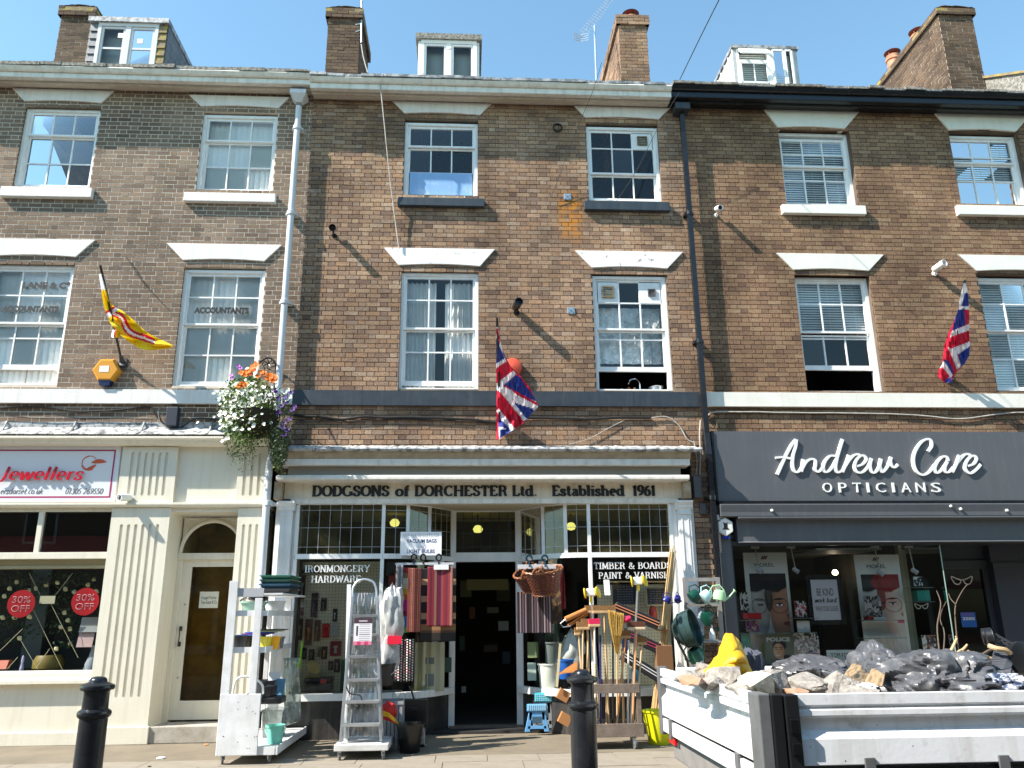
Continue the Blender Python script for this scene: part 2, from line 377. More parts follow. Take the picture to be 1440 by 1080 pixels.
def serif_text(txt, x0, x1, z0, cap, y, thick=.17, thin=.07, serif=True, shear=0, dep=.004, g=None, track=0):
    g = g or G(); adv = sum(GL[c][0]+track for c in txt)-track; sx = (x1-x0)/adv; cx = 0; k = 0
    for ch in txt:
        a, st, se = GL[ch]
        f = lambda p: ((cx+p[0])*sx+shear*p[1]*cap, p[1]*cap)
        for s_ in st:
            k += 1
            if len(s_) == 2: s_ = [s_[0], ((s_[0][0]+s_[1][0])/2, (s_[0][1]+s_[1][1])/2), s_[1]]
            ribbon(g, [f(p) for p in s_], thick*cap, thin*cap, x0, y-.0004*(k % 5), z0, dep)
        if serif:
            for (sxx, szz) in se:
                k += 1
                zc = .035 if szz < .1 else (szz-.035 if szz > .4 else szz)
                a_, b_ = f((sxx-.15, zc)), f((sxx+.15, zc))
                ribbon(g, [a_, b_], thin*cap, thin*cap, x0, y-.0022-.0003*(k % 4), z0, dep)
        cx += a+track
    return g
def sans_text(txt, x0, x1, z0, z1, y, dep=.003, offset=0, space=1.0, outline=False):
    cu = bpy.data.curves.new('t', 'FONT'); cu.body = txt; cu.extrude = 0; cu.offset = offset; cu.space_character = space; cu.align_x = 'LEFT'
    cu.resolution_u = 3
    ob = bpy.data.objects.new('t', cu); COL.objects.link(ob)
    dg = bpy.context.evaluated_depsgraph_get(); me = bpy.data.meshes.new_from_object(ob.evaluated_get(dg))
    g = G(); vs = [v.co.copy() for v in me.vertices]
    xa, xb = min(v.x for v in vs), max(v.x for v in vs); ya, yb = min(v.y for v in vs), max(v.y for v in vs)
    for v in vs: g.v.append((x0+(v.x-xa)/(xb-xa)*(x1-x0), y, z0+(v.y-ya)/(yb-ya)*(z1-z0)))
    g.f = [tuple(p.vertices) for p in me.polygons]
    ed = {}
    for f in g.f:
        for i in range(len(f)):
            e = (f[i], f[(i+1) % len(f)]); k = tuple(sorted(e)); ed[k] = ed.get(k, []) + [e]
    b = len(g.v); n0 = b
    g.v += [(a, y+dep, c) for a, _, c in g.v[:b]]
    for k, es in ed.items():
        if len(es) == 1: a, c = es[0]; g.f.append((a, a+n0, c+n0, c))
    bpy.data.objects.remove(ob); bpy.data.curves.remove(cu); bpy.data.meshes.remove(me)
    return g
def painted(x0, x1, z0, z1, y, nx, nz, fn, g=None, fy=None):
    """flat print: grid in the plane Y=y coloured cell by cell; fn(u,v) with v up"""
    g = g or G(); b = len(g.v)
    for j in range(nz+1):
        for i in range(nx+1):
            g.v.append((x0+(x1-x0)*i/nx, y if not fy else y+fy(i/nx, j/nz), z0+(z1-z0)*j/nz))
    for j in range(nz):
        for i in range(nx):
            a = b+j*(nx+1)+i; g.f.append((a, a+1, a+nx+2, a+nx+1)); g.c.append(fn((i+.5)/nx, (j+.5)/nz))
    return g
def pip(x, y, poly):
    c = False; n = len(poly); j = n-1
    for i in range(n):
        xi, yi = poly[i]; xj, yj = poly[j]
        if (yi > y) != (yj > y) and x < (xj-xi)*(y-yi)/(yj-yi)+xi: c = not c
        j = i
    return c
# ------------------------------------------------------------------ materials
BR_L = brickmat('brick_grey_brown', [(0.166,0.1157,0.0813),(0.266,0.1889,0.1348),(0.3023,0.219,0.1553),(0.2205,0.1544,0.11),(0.2841,0.1975,0.1306),(0.1932,0.1371,0.1019)], dark=.62, speck=.38)
_ra = W(799, 262, 0); _rb = W(799, 348, 0)
BR_M = brickmat('brick_brown', [(0.2006,0.1269,0.091),(0.3839,0.2444,0.1529),(0.4412,0.294,0.1874),(0.2809,0.1824,0.1253),(0.3953,0.2383,0.1391),(0.2465,0.1639,0.1186),(0.464,0.3311,0.2285)], dark=.5, rust=(_ra.x+.02, _rb.z, _ra.z, .24), speck=.5)
BR_R = brickmat('brick_tan_brown', [(0.1831,0.11,0.0745),(0.2929,0.1761,0.1034),(0.3353,0.2114,0.1226),(0.2423,0.1453,0.089),(0.2761,0.1673,0.1034),(0.3606,0.2422,0.1469)], dark=.52, speck=.5)
BR_C = brickmat('chimney_brick', [(0.0818,0.0563,0.0402),(0.1301,0.0872,0.0597),(0.1591,0.1062,0.0695),(0.106,0.0682,0.05)], dark=.55)
MO_L = M('mortar_pale', (.66,.58,.47), (.48,.42,.34), scale=3, rough=.95, bump=.3)
MO_M = M('mortar_dark', (.1,.075,.055), (.2,.15,.1), scale=2, rough=.95, bump=.3)
MO_R = M('mortar_dirty', (.085,.06,.045), (.17,.12,.08), scale=2, rough=.95, bump=.3)
WH = M('white_paint', (.86,.86,.84), (.78,.78,.75), scale=5, rough=.45, streak=.18, dirt=(.4,.37,.3), bump=.08)
WHs = M('white_stone_paint', (.82,.81,.78), (.72,.7,.66), scale=4, rough=.7, streak=.3, dirt=(.38,.34,.27), bump=.25, bscale=30)
WHf = M('flaking_white_paint', (.84,.83,.8), (.2,.18,.15), scale=9, rough=.7, contrast=(.6,.68), bump=.3, bscale=25)
CRs = M('cream_stone_paint', (.82,.8,.72), (.74,.72,.63), scale=3, rough=.65, streak=.15, dirt=(.45,.4,.3), bump=.2, bscale=30)
CRM = M('cream_paint', (.76,.72,.6), (.71,.67,.55), scale=2, rough=.5, bump=.12, streak=.32, dirt=(.5,.44,.32))
CRMd = M('buff_paint', (.5,.42,.27), rough=.5)
DWH = M('weathered_white_paint', (.8,.77,.7), (.66,.62,.55), scale=7, rough=.6, streak=.4, dirt=(.3,.26,.2), bump=.15)
NVY = M('slate_blue_paint', (.024,.034,.046), (.04,.05,.06), scale=6, rough=.45, bump=.15, streak=.25, dirt=(.12,.12,.12))
BLK = M('black_gloss_paint', (.008,.009,.012), (.016,.017,.02), scale=5, rough=.25, bump=.05)
SLT = M('slate_grey_paint', (.1,.106,.115), (.09,.096,.104), scale=2.5, rough=.42, bump=.05, streak=.3, dirt=(.17,.17,.165))
SLTd = M('dark_grey_paint', (.04,.048,.06), rough=.4)
LEAD = M('lead_flashing', (.42,.42,.42), (.14,.145,.15), scale=8, rough=.5, contrast=(.42,.6), bump=.6, bscale=18, metal=.2)
LICH = M('lichened_slate_edge', (.3,.29,.26), (.12,.11,.09), scale=22, rough=.9, bump=.7, bscale=25, contrast=(.42,.58))
LICHC = M('lichened_stone', (.2,.16,.11), (.34,.25,.05), scale=7, rough=.95, bump=.6, bscale=25, contrast=(.4,.62))
SLATE = M('roof_slate', (.1,.11,.125), (.2,.2,.21), scale=6, rough=.55, bump=.3, bscale=20)
TERR = M('terracotta', (.42,.16,.085), (.55,.3,.2), scale=6, rough=.8, bump=.2)

GLS = glassmat('window_glass', (.93,.95,.95), refl=1.35)
GLD = glassmat('shop_glass', (.93,.96,.95), refl=1.0)
GLL = glassmat('leaded_glass', (.6,.58,.38), refl=1.3, rough=.04, haze=.1, hcol=(.25,.22,.1))
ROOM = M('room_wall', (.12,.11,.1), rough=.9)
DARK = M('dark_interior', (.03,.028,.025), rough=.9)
BLIND = M('blind_fabric', (.92,.88,.8), (.85,.82,.74), scale=4, rough=.8)
NET = M('net_curtain', (.96,.93,.88), (.85,.83,.79), scale=5, rough=.9)
CABLE = M('black_cable', (.02,.018,.017), rough=.6)
WCABLE = M('white_cable', (.5,.47,.42), (.3,.28,.24), scale=9, rough=.6)
STEEL = M('galvanised_steel', (.5,.52,.54), (.38,.4,.42), scale=12, rough=.35, metal=.8)
ALU = M('aluminium', (.72,.73,.75), (.6,.62,.64), scale=10, rough=.3, metal=.85)
CHROME = M('chrome', (.8,.8,.8), rough=.12, metal=1)
WOOD = M('pale_wood', (.55,.38,.2), (.42,.27,.13), scale=14, rough=.6, bump=.1)
WOODw = M('weathered_wood', (.2,.155,.12), (.12,.09,.07), scale=10, rough=.8, bump=.3, bscale=40)
INK = PL('black_ink', (.012,.012,.012), .5)
WINK = PL('white_lettering', (.8,.8,.78), .4)
PRT = printmat()
def P_(name, rgb, rough=.4, **k): return M(name, S(*rgb), rough=rough, **k)

# ------------------------------------------------------------------ ground
PAV = M('pavement_concrete', (.2,.165,.115), (.145,.12,.085), scale=2.2, rough=.92, bump=.5, bscale=90)
SLAB = M('paving_slab', (.27,.235,.185), (.21,.18,.135), scale=3, rough=.9, bump=.4, bscale=80)
ASPH = M('asphalt', (.055,.054,.053), (.035,.034,.033), scale=20, rough=.9, bump=.8, bscale=200)
g = G(); g.grid(lambda u, v: (-300+600*u, -300+600*v, -.15), 2, 2); o = g.build('ground', M('earth', (.12,.11,.09), rough=.95), kind='structure')
g = G(); g.quad((-60, -14.6, -.13), (60, -14.6, -.13), (60, -4.35, -.13), (-60, -4.35, -.13)); g.build('road', ASPH, kind='structure')
g = G()
g.grid(lambda u, v: (-30+60*u, -1.42+2.9*v, .004*noise.noise(Vector((u*60, v*8, 0)))), 120, 10)
g.build('pavement', PAV, kind='structure')
g = G(); g.box(-30, 30, -4.2, -1.42, -.14, -.008); sub = g.build('pavement_slab_bed', M('joint_sand', (.1,.08,.06), rough=1), kind='structure')
rs = random.Random(3); slabs = []
y = -1.425
widths = [.45, .45, .6, .45, .6, .3]
for ri, d in enumerate(widths):
    x = -9.3+rs.random()*.5; y1 = y-d+.008
    while x < 9.5:
        w = rs.choice([.6, .75, .9]); slabs.append((x, min(x+w-.008, 99), y1, y, rs.uniform(-.002, .003))); x += w
    y -= d
for (a, b, c, d, h) in slabs:
    gg = G(); gg.box(0, b-a, 0, d-c, -.02, h); o = gg.build('paving_slab', SLAB); o.location = (a, c, 0); o.parent = sub
g = G(); g.box(-60, 60, -4.35, -4.2, -.15, 0.0); g.build('kerb', M('granite', (.3,.29,.28), (.22,.21,.2), scale=30, rough=.8, bump=.3), kind='structure')
g = G(); g.box(-60, 60, -17.2, -14.6, -.15, -.0); g.build('far_pavement', SLAB, kind='structure')

# ------------------------------------------------------------------ houses: shells
YB = .012      # mortar face; bricks stand proud of it to Y~0
ZG, ZR = 0.0, 10.1
XL0, XLM, XMR, XR1 = -9.6, X(413, 560), X(988, 560), 10.8
HL = thing('terraced_house', 'grey-brown brick terraced house with cream jewellers shopfront on the left', 'house', ((XL0+XLM)/2, 0, 0), 'terraced houses over shops')
HM = thing('terraced_house', 'middle brown brick terraced house above the open hardware shop doorway', 'house', ((XLM+XMR)/2, 0, 0), 'terraced houses over shops')
HR = thing('terraced_house', 'tan-brown brick terraced house with black cornice above dark grey opticians shop', 'house', ((XMR+XR1)/2, 0, 0), 'terraced houses over shops')

def wall(house, x0, x1, z0, z1, holes, mort, brk, joint, gauge, seed, reveal=.11, nparts=300, name='wall', YB=.012, PR=.005):
    xs = sorted({x0, x1, *[h[0] for h in holes], *[h[1] for h in holes]}); zs = sorted({z0, z1, *[h[2] for h in holes], *[h[3] for h in holes]})
    g = G()
    for i in range(len(xs)-1):
        for j in range(len(zs)-1):
            cx, cz = (xs[i]+xs[i+1])/2, (zs[j]+zs[j+1])/2
            if any(h[0] < cx < h[1] and h[2] < cz < h[3] for h in holes): continue
            g.box(xs[i], xs[i+1], YB, .33, zs[j], zs[j+1])
    wo_ = g.build(name, mort, house)
    rr = random.Random(seed); st = G(); cand = []
    H = gauge-joint; nrow = int((z1-z0)/gauge)
    for r in range(nrow):
        zb = z0+r*gauge; x = x0 - (.169 if r % 2 else 0) ; k = 0
        while x < x1:
            wbk = (.225 if k % 2 == 0 else .1125); a, b = max(x+joint/2, x0), min(x+wbk-joint/2, x1); k += 1; x += wbk
            segs = [(a, b)]
            for h in holes:
                if zb+gauge*.5 > h[2] and zb+gauge*.5 < h[3]:
                    ns = []
                    for (p, q) in segs:
                        if q <= h[0] or p >= h[1]: ns.append((p, q))
                        else:
                            if p < h[0]: ns.append((p, h[0]))
                            if q > h[1]: ns.append((h[1], q))
                    segs = ns
            for (p, q) in segs:
                if q-p < .02: continue
                full = abs((q-p)-(.225-joint)) < 1e-4
                pr = rr.uniform(0, PR); dz = rr.uniform(-.0015, .0015)
                dist = p*p*.8+11.85**2+(zb-1.6)**2
                cand.append((0 if full else 1, dist, p, q, zb+dz, pr))
    cand.sort()
    px0, px1 = (-9.4, 9.6)
    vis = [c for c in cand if c[2] > -7.2 and c[2] < 9.0]
    parts = set(id(c) for c in [c for c in vis if c[0] == 0][:nparts])
    proto = None
    for c in cand:
        _, _, p, q, zb, pr = c
        if id(c) in parts:
            if proto is None:
                gg = G(); gg.box(0, .225-joint, 0, .03, 0, H); proto = gg.build('brick', brk, None); proto.parent = wo_
                proto.location = (p-house.location.x, -.0-pr, zb)
            else:
                o = proto.copy(); COL.objects.link(o); o.parent = wo_; o.location = (p-house.location.x, -pr, zb)
        else:
            b = len(st.v); y = -pr
            st.v += [(p,y,zb),(q,y,zb),(q,y,zb+H),(p,y,zb+H),(p,.03,zb),(q,.03,zb),(q,.03,zb+H),(p,.03,zb+H)]
            st.f += [(b,b+1,b+2,b+3),(b+1,b+5,b+6,b+2),(b+5,b+4,b+7,b+6),(b+4,b,b+3,b+7),(b+3,b+2,b+6,b+7),(b,b+4,b+5,b+1)]
    o = st.build('brickwork', brk, wo_, kind='stuff', normals=False)
    return wo_

# sash windows -----------------------------------------------------------------
def sash(house, xl, xr, yt, yb, up, low, cols, rec=.07, gap=None, blind=None, dark=None, boards=(), name='window', lab=None, framew=.05, vb=None, glass=None):
    """up/low: photo heights of the glazing lines of each sash [top .. bottom]; gap: bottom of raised lower sash"""
    x0, x1, z0, z1 = RC(xl, xr, yt, yb, 0.0); xm = (xl+xr)/2
    zz = lambda y: Z(xm, y, rec)
    g = G(); fw = framew
    g.box(x0, x0+fw, rec-.02, rec+.12, z0, z1); g.box(x1-fw, x1, rec-.02, rec+.12, z0, z1)
    g.box(x0+fw, x1-fw, rec-.02, rec+.12, z1-fw, z1); g.box(x0+fw, x1-fw, rec-.03, rec+.12, z0, z0+.03)
    w = g.build(name, WH, house, label=lab, bevel=.004)
    a, b = x0+fw, x1-fw
    def one(sname, lines, y, toprail, botrail):
        g = G(); st = .042
        zt, zb = lines[0], lines[-1]
        g.box(a, a+st, y, y+.04, zb, zt); g.box(b-st, b, y, y+.04, zb, zt)
        g.box(a+st, b-st, y, y+.04, zt-toprail, zt); g.box(a+st, b-st, y, y+.04, zb, zb+botrail)
        ia, ib = a+st, b-st; cw = (ib-ia)/cols
        for c in range(1, cols): g.box(ia+c*cw-.011, ia+c*cw+.011, y+.004, y+.036, zb+botrail, zt-toprail)
        for zl in lines[1:-1]: g.box(ia, ib, y+.006, y+.034, zl-.011, zl+.011)
        g.build(sname, WH, w)
        ls = [zt-toprail]+list(lines[1:-1])+[zb+botrail]
        return ia, cw, ls
    upl = [min(zz(up[0]), z1-fw)]+[zz(t) for t in up[1:]]
    lol = [zz(low[0])]+[zz(t) for t in low[1:]]
    if gap is None: lol[-1] = z0+.03
    for si, (nm, ln, y, tr, brl) in enumerate((('upper_sash', upl, rec+.01, .045, .03), ('lower_sash', lol, rec+.055, .03, .075))):
        ia, cw, ls = one(nm, ln, y, tr, brl)
        for r in range(len(ls)-1):
            for c in range(cols):
                pa, pb = ia+c*cw+(.011 if c else 0), ia+(c+1)*cw-(.011 if c < cols-1 else 0)
                pt, pz = ls[r]-(.011 if r else 0), ls[r+1]+(.011 if r < len(ls)-2 else 0)
                bd = next((q for q in boards if q[0] == si and q[1] == r and q[2] == c), None)
                g = G()
                if bd:
                    g.box(pa-.012, pb+.012, y+.0, y+.03, pz-.012, pt+.012)
                    g.build(bd[3], bd[4], w)
                    if len(bd) > 5:   # a small vent on the board
                        vx, vz, vs = (pa+pb)/2+bd[6], (pa*0+pz+pt)/2, bd[5]
                        gv = G(); gv.box(vx-vs, vx+vs, y-.025, y, vz-vs, vz-vs*.75); gv.box(vx-vs, vx+vs, y-.025, y, vz+vs*.75, vz+vs); gv.box(vx-vs, vx-vs*.75, y-.025, y, vz-vs*.75, vz+vs*.75); gv.box(vx+vs*.75, vx+vs, y-.025, y, vz-vs*.75, vz+vs*.75)
                        for t in range(4): gv.box(vx-vs*.75, vx+vs*.75, y-.012, y, vz-vs*.75+t*vs*.37, vz-vs*.75+t*vs*.37+vs*.2)
                        gv.build('vent', bd[7], w)
                else:
                    j = [R0.uniform(-.0035, .0035) for _ in range(3)]
                    yy = y+.02
                    g.quad((pa, yy+j[0], pz), (pb, yy+j[1], pz), (pb, yy+j[1]+j[2], pt), (pa, yy+j[0]+j[2], pt))
                    g.build('pane', glass or GLS, w)
    yb_ = rec+.135
    if blind == 'vertical':
        g = G(); n = int((x1-x0)/.089)
        for i in range(n+1):
            cx = x0+.03+i*.089; g.add([(cx-.05, yb_-.02, z0), (cx+.046, yb_+.004, z0), (cx+.046, yb_+.004, z1-.03), (cx-.05, yb_-.02, z1-.03)], [(0, 1, 2, 3)])
        g.build('vertical_blind', BLIND, w, solid=.002)
    elif blind == 'venetian':
        g = G(); zt_, zb_ = z1-.05, (z0 if gap is None else zz(up[-1]))
        n = int((zt_-zb_)/.043)
        for i in range(n):
            z_ = zt_-i*.043; g.add([(x0+.03, yb_-.012, z_-.018), (x1-.03, yb_-.012, z_-.018), (x1-.03, yb_+.01, z_+.018), (x0+.03, yb_+.01, z_+.018)], [(0, 1, 2, 3)])
        for cx in (x0+.2, (x0+x1)/2, x1-.2): g.tube([(cx, yb_-.014, zb_), (cx, yb_-.014, zt_)], .002, 4)
        g.build('venetian_blind', M('white_slats', (.92,.89,.83), rough=.5), w, solid=.001)
    return w, (x0, x1, z0, z1)
def curtain(w, x0, x1, z0, z1, y, amp=.02, n=8, mat=None, name='net_curtain'):
    g = G(); g.grid(lambda u, v: (x0+(x1-x0)*u, y+amp*math.sin(u*n*6.28+1.3*math.sin(v*3))+amp*.5*math.sin(u*n*14), z0+(z1-z0)*v), 60, 6)
    return g.build(name, mat or NET, w, smooth=True)
def lintel(house, tl, tr, br, bl, mat, y=-.03):
    # flat splayed arch; heights averaged so that it stays level
    z1 = (W(*tl).z+W(*tr).z)/2; z0 = (W(*bl).z+W(*br).z)/2
    x = [W(*tl).x, W(*tr).x, W(*br).x, W(*bl).x]
    g = G(); n = 8; pts = [(x[0], z1), (x[1], z1)]
    for i in range(n+1):
        t = i/n; pts.append((x[2]+(x[3]-x[2])*t, z0+.028*math.sin(math.pi*t)))
    g.prism(pts, y, .14)
    return g.build('lintel', mat, house, bevel=.006)
def sill(house, xl, xr, yt, yb, mat, y=-.085):
    x0, x1 = X(xl, (yt+yb)/2, y), X(xr, (yt+yb)/2, y); z1, z0 = Z((xl+xr)/2, yt, y), Z((xl+xr)/2, yb, y)
    g = G(); g.profx([(y, z0), (y, z1-.012), (.16, z1+.012), (.16, z0)], x0, x1)
    return g.build('sill', mat, house, bevel=.006)

# openings ----------------------------------------------------------------------
win = {
 'L2a': (27,134,151,263), 'L2b': (280,387,160,269), 'L1a': (-27,93,371,541), 'L1b': (250,367,378,543),
 'M2a': (568,672,171,277), 'M2b': (826,928,177,282), 'M1a': (562,673,382,547), 'M1b': (836,942,387,549),
 'R2a': (1100,1201,183,287), 'R2b': (1343,1441,187,288), 'R1a': (1126,1234,387,550), 'R1b': (1389,1500,388,549)}
hole = {k: RC(*v, 0.0) for k, v in win.items()}
for k in hole: h = hole[k]; hole[k] = (h[0], h[1], h[2], h[3]+.03)
zsl = Z(200, 612); zsm = Z(690, 632); zsr = Z(1200, 607)
pl_ = wall(HL, XL0, XLM, zsl-.1, ZR-.04, [hole[k] for k in ('L2a','L2b','L1a','L1b')], MO_L, BR_L, .0125, .0752, 1, YB=.0015, PR=.0025)
wall(HM, XLM, XMR, zsm-.15, ZR-.04, [hole[k] for k in ('M2a','M2b','M1a','M1b')], MO_M, BR_M, .0095, .0752, 2)
wall(HR, XMR, XR1, zsr-.1, ZR-.04, [hole[k] for k in ('R2a','R2b','R1a','R1b')], MO_R, BR_R, .0095, .0752, 3)
# narrow brick strip between the two shops (below the black pipe)
gq = G()
# shells: party walls, floors, back, roof
for H_, a, b in ((HL, XL0, XLM), (HM, XLM, XMR), (HR, XMR, XR1)):
    g = G()
    g.box(a+.002, a+.2, .34, 9, .0, ZR); g.box(b-.2, b-.002, .34, 9, .0, ZR); g.box(a+.2, b-.2, 8.8, 9, 0, ZR)
    for z in (4.35, 7.3): g.box(a+.2, b-.2, .34, 8.8, z, z+.12)
    g.box(a+.2, b-.2, 3.6, 3.7, 4.47, 7.3); g.box(a+.2, b-.2, 3.6, 3.7, 7.42, ZR)
    g.box((a+b)/2-.05, (a+b)/2+.05, .34, 3.6, 4.47, 7.3); g.box((a+b)/2-.05, (a+b)/2+.05, .34, 3.6, 7.42, ZR)
    g.build('shell', ROOM, H_)
    g = G(); g.profx([(-.2, ZR+.03), (4.4, ZR+2.6), (9.1, ZR), (9.1, ZR-.06), (4.4, ZR+2.5), (-.2, ZR+.003)], a+.003, b-.003); g.build('roof', SLATE, H_)

# windows of the left house
K = dict
sash(HL, *win['L2a'], [157,191], [191,228,261], 3, blind=None, lab='upper left sash window reflecting grey cloud')
w_, r_ = sash(HL, *win['L2b'], [165,199], [199,233,268], 3, blind='vertical')
wLa, rLa = sash(HL, *win['L1a'], [377,415,455], [455,474,518], 3, blind='vertical', gap=1)
wLb, rLb = sash(HL, *win['L1b'], [381,418,457], [457,498,540], 3, blind='vertical')
PRI = M('grey_glass_lettering', (.008,.008,.008), rough=.5)
def win_text(w, txt, x0p, x1p, ytp, ybp, rec=.066, off=.0, mat=None):
    x0, x1 = X(x0p, (ytp+ybp)/2, rec), X(x1p, (ytp+ybp)/2, rec); xm = (x0p+x1p)/2
    sans_text(txt, x0, x1, Z(xm, ybp, rec), Z(xm, ytp, rec), rec, dep=.002, offset=off).build('lettering', mat or PRI, w, normals=False)
win_text(wLa, 'LANE & C°', 32, 99, 396, 406, off=.06); win_text(wLa, 'ACCOUNTANTS', 2, 83, 430, 439, off=.07)
win_text(wLb, 'ACCOUNTANTS', 273, 350, 432, 441, off=.07)
g = G(); g.box(X(36, 530, .22), X(42, 530, .22), .2, .24, Z(38, 541, .22), Z(38, 521, .22)); g.build('pencil_pot', WOOD, wLa)
# middle house
BLU = M('pale_blue_reflection', (.25,.42,.68), (.5,.6,.75), scale=4, rough=.3, contrast=(.5,.75))  # sky reflection painted as pale blue panels in the bottom row of panes
sash(HM, *win['M2a'], [175,207], [207,241,274], 3, boards=[(1,1,c,'sky_reflection_panel',BLU) for c in range(3)])
VNT = M('grimy_vent', (.22,.19,.11), (.06,.05,.03), scale=20, rough=.6)
sash(HM, *win['M2b'], [180,209,245], [245,281], 3, boards=[(0,0,2,'board',WH,.085,0,VNT)])
wM1, rM1 = sash(HM, *win['M1a'], [387,422,463], [463,494,541], 3, gap=1)
xa, xb, za, zb = rM1; xc, xd = X(612, 460), X(625, 460)
curtain(wM1, xa+.04, xc, za, zb-.12, .2, n=7); curtain(wM1, xd, xb-.04, za, zb-.12, .2, n=6)
wM2, rM2 = sash(HM, *win['M1b'], [390,426,464], [464,476,521], 3, gap=1, boards=[(0,0,0,'board',WH,.1,.0,VNT),(0,0,2,'board',WH,.06,.02,P_('grey_vent',(90,85,85)))])
LACE = M('lace', (.9,.92,.91), (.6,.63,.61), scale=14, rough=.9, contrast=(.42,.55))
xa, xb, za, zb = rM2
zt_ = Z(890, 434, .25); zb_ = Z(890, 512, .25)
curtain(wM2, xa+.05, xb-.05, zb_, zt_, .25, amp=.012, n=6, mat=LACE, name='lace_curtain')
g = G()
for i in range(9):
    for k in range(6):
        x_ = xa+.12+k*.19; z_ = zb_+.1+i*.09; g.tube([(x_-.06, .232, z_), (x_, .232, z_+.05), (x_+.06, .232, z_)], .006, 4)
for k in range(8): g.lathe([(0.018, -.004), (.018, .004)], (xa+.12+k*.15, .23, zb_+.05), 10, axis=(0, 1, 0))
g.build('lace_pattern', M('lace_thread', (.85,.86,.86), rough=.8), wM2)
# things on the kitchen sill inside
tap = thing('kitchen_tap', 'curved chrome kitchen tap inside the open first-floor window', 'tap', (X(889, 545, .3), .3, za+.03))
bx = tap.location; g = G(); g.tube(crom([bx+Vector((.12,0,0)), bx+Vector((.12,0,.16)), bx+Vector((.07,0,.235)), bx+Vector((-.02,0,.22)), bx+Vector((-.06,0,.15))]), .012, 8); g.build('spout', CHROME, tap, smooth=True)
g = G(); g.lathe([(.03,0),(.03,.02),(.015,.03)], bx+Vector((.12,0,0)), 12); g.build('base', CHROME, tap, smooth=True)
for i, (px_, c, lb, hh) in enumerate(((874,(150,150,155),'small steel jar beside the tap on the kitchen sill',.07),(884,(150,80,50),'brown spice jar beside the kitchen tap',.09),(892,(160,130,90),'tan jar right behind the tap curve on the kitchen sill',.085))):
    g = G(); x_ = X(px_, 543, .26); g.lathe([(.026,0),(.03,.01),(.03,hh*.7),(.018,hh*.8),(.02,hh)], (x_, .26, za+.03), 14); solo(g, 'jar', P_('jar%d' % i, c), lb, 'jar', group='jars on the kitchen sill', smooth=True)
g = G(); x_ = X(922, 543, .3); g.lathe([(.09,0),(.11,.02),(.115,.1),(.12,.105),(.05,.125),(0,.13)], (x_, .3, za+.03), 24); solo(g, 'cooking_pot', STEEL, 'steel pot at the right end of the kitchen sill', 'pot', smooth=True)
# right house
sash(HR, *win['R2a'], [196,218,235], [235,252,286], 3, rec=.13, blind='venetian')
sash(HR, *win['R2b'], [196,222,230], [230,253,287], 3, rec=.13, blind='venetian')
sash(HR, *win['R1a'], [392,428,468], [470,475,519], 3, rec=.13, gap=1, blind='venetian', lab='half open sash window with dark gap below')
sash(HR, *win['R1b'], [392,428,466], [466,504,546], 3, rec=.13, blind='venetian')
# lintels
for q in (((18,125),(161,129),(143,147),(35,142)), ((266,133),(408,139),(392,153.5),(283,150)), ((-30,334),(135,340),(107,363),(-10,360)), ((235,342),(397,346),(372,369),(258,366))): lintel(HL, *q, WHs)
for q in (((552,143),(691,147),(675,163),(569,160)), ((807,150),(942,153),(926,169),(823,166))): lintel(HM, *q, WHs)
for q in (((540,348.5),(696,352),(675,376),(561,373)), ((808,354),(960,354.5),(938,379),(832,377))): lintel(HM, *q, WHf)
for q in (((1074,156),(1207,158),(1187,182),(1093,180)), ((1312,159),(1448,162),(1428,186),(1333,183)), ((1091,357),(1242,358.5),(1221,382),(1115,380)), ((1346,359),(1512,361),(1488,384),(1372,381))): lintel(HR, *q, CRs)
sill(HL, 0, 129, 262, 276, WHs); sill(HL, 258, 387, 270, 283, WHs)
sill(HM, 559, 681, 277, 289, NVY); sill(HM, 822, 942, 282, 295, NVY)
sill(HR, 1101, 1218, 287, 300, CRs); sill(HR, 1348, 1462, 288, 302, CRs)
# bands
def band(house, x0, x1, zt, zb, mat, y=-.06, name='string_course'):
    n = max(1, round((x1-x0)/1.1)); 
    for i in range(n):
        a, b = x0+(x1-x0)*i/n, x0+(x1-x0)*(i+1)/n
        g = G(); g.profx([(y, zb), (y, zt-.008), (.02, zt+.006), (.02, zb)], a+.001, b-.001); g.build(name, mat, house)
band(HL, XL0, XLM-.005, Z(200, 546.7, -.06), Z(200, 567, -.06), WHs)
band(HM, XLM+.005, X(984, 560, -.06), Z(700, 549, -.06), Z(700, 570.5, -.06), NVY)
band(HR, X(993, 560, -.06), XR1, Z(1200, 551.7, -.06), Z(1200, 572, -.06), CRs)

# cornices: stepped profile. dz measured from the top edge
def cornice(house, x0, x1, xm, L, mat, soff):
    e0, e1, g1, f1, sb, b = L; zE, zG_, zF, zS_, zB = Z(xm, e1, -.4), Z(xm, g1, -.36), Z(xm, f1, -.33), Z(xm, sb, -.12), Z(xm, b, 0)
    parts = [('gutter', [(-.4, zE), (-.41, zE-.02), (-.38, zG_+.015), (-.36, zG_), (-.1, zG_), (-.1, zE)], mat),
             ('fascia', [(-.33, zG_-.003), (-.335, zF+.012), (-.33, zF), (-.24, zF+.002), (-.23, zF+.02), (-.1, zF+.03), (-.1, zG_-.003)], mat),
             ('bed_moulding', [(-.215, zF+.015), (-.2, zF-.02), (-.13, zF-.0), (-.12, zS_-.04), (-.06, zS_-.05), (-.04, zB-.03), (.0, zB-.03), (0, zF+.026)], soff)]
    for nm, pr, mt in parts:
        g = G(); g.profx(pr, x0, x1); g.build(nm, mt, house)
    return zE
LL, LM_, LR_ = (88,95.5,104,112.5,119,125), (107,113,121,130,137,143.5), (119.5,124.5,133,143,150,156)
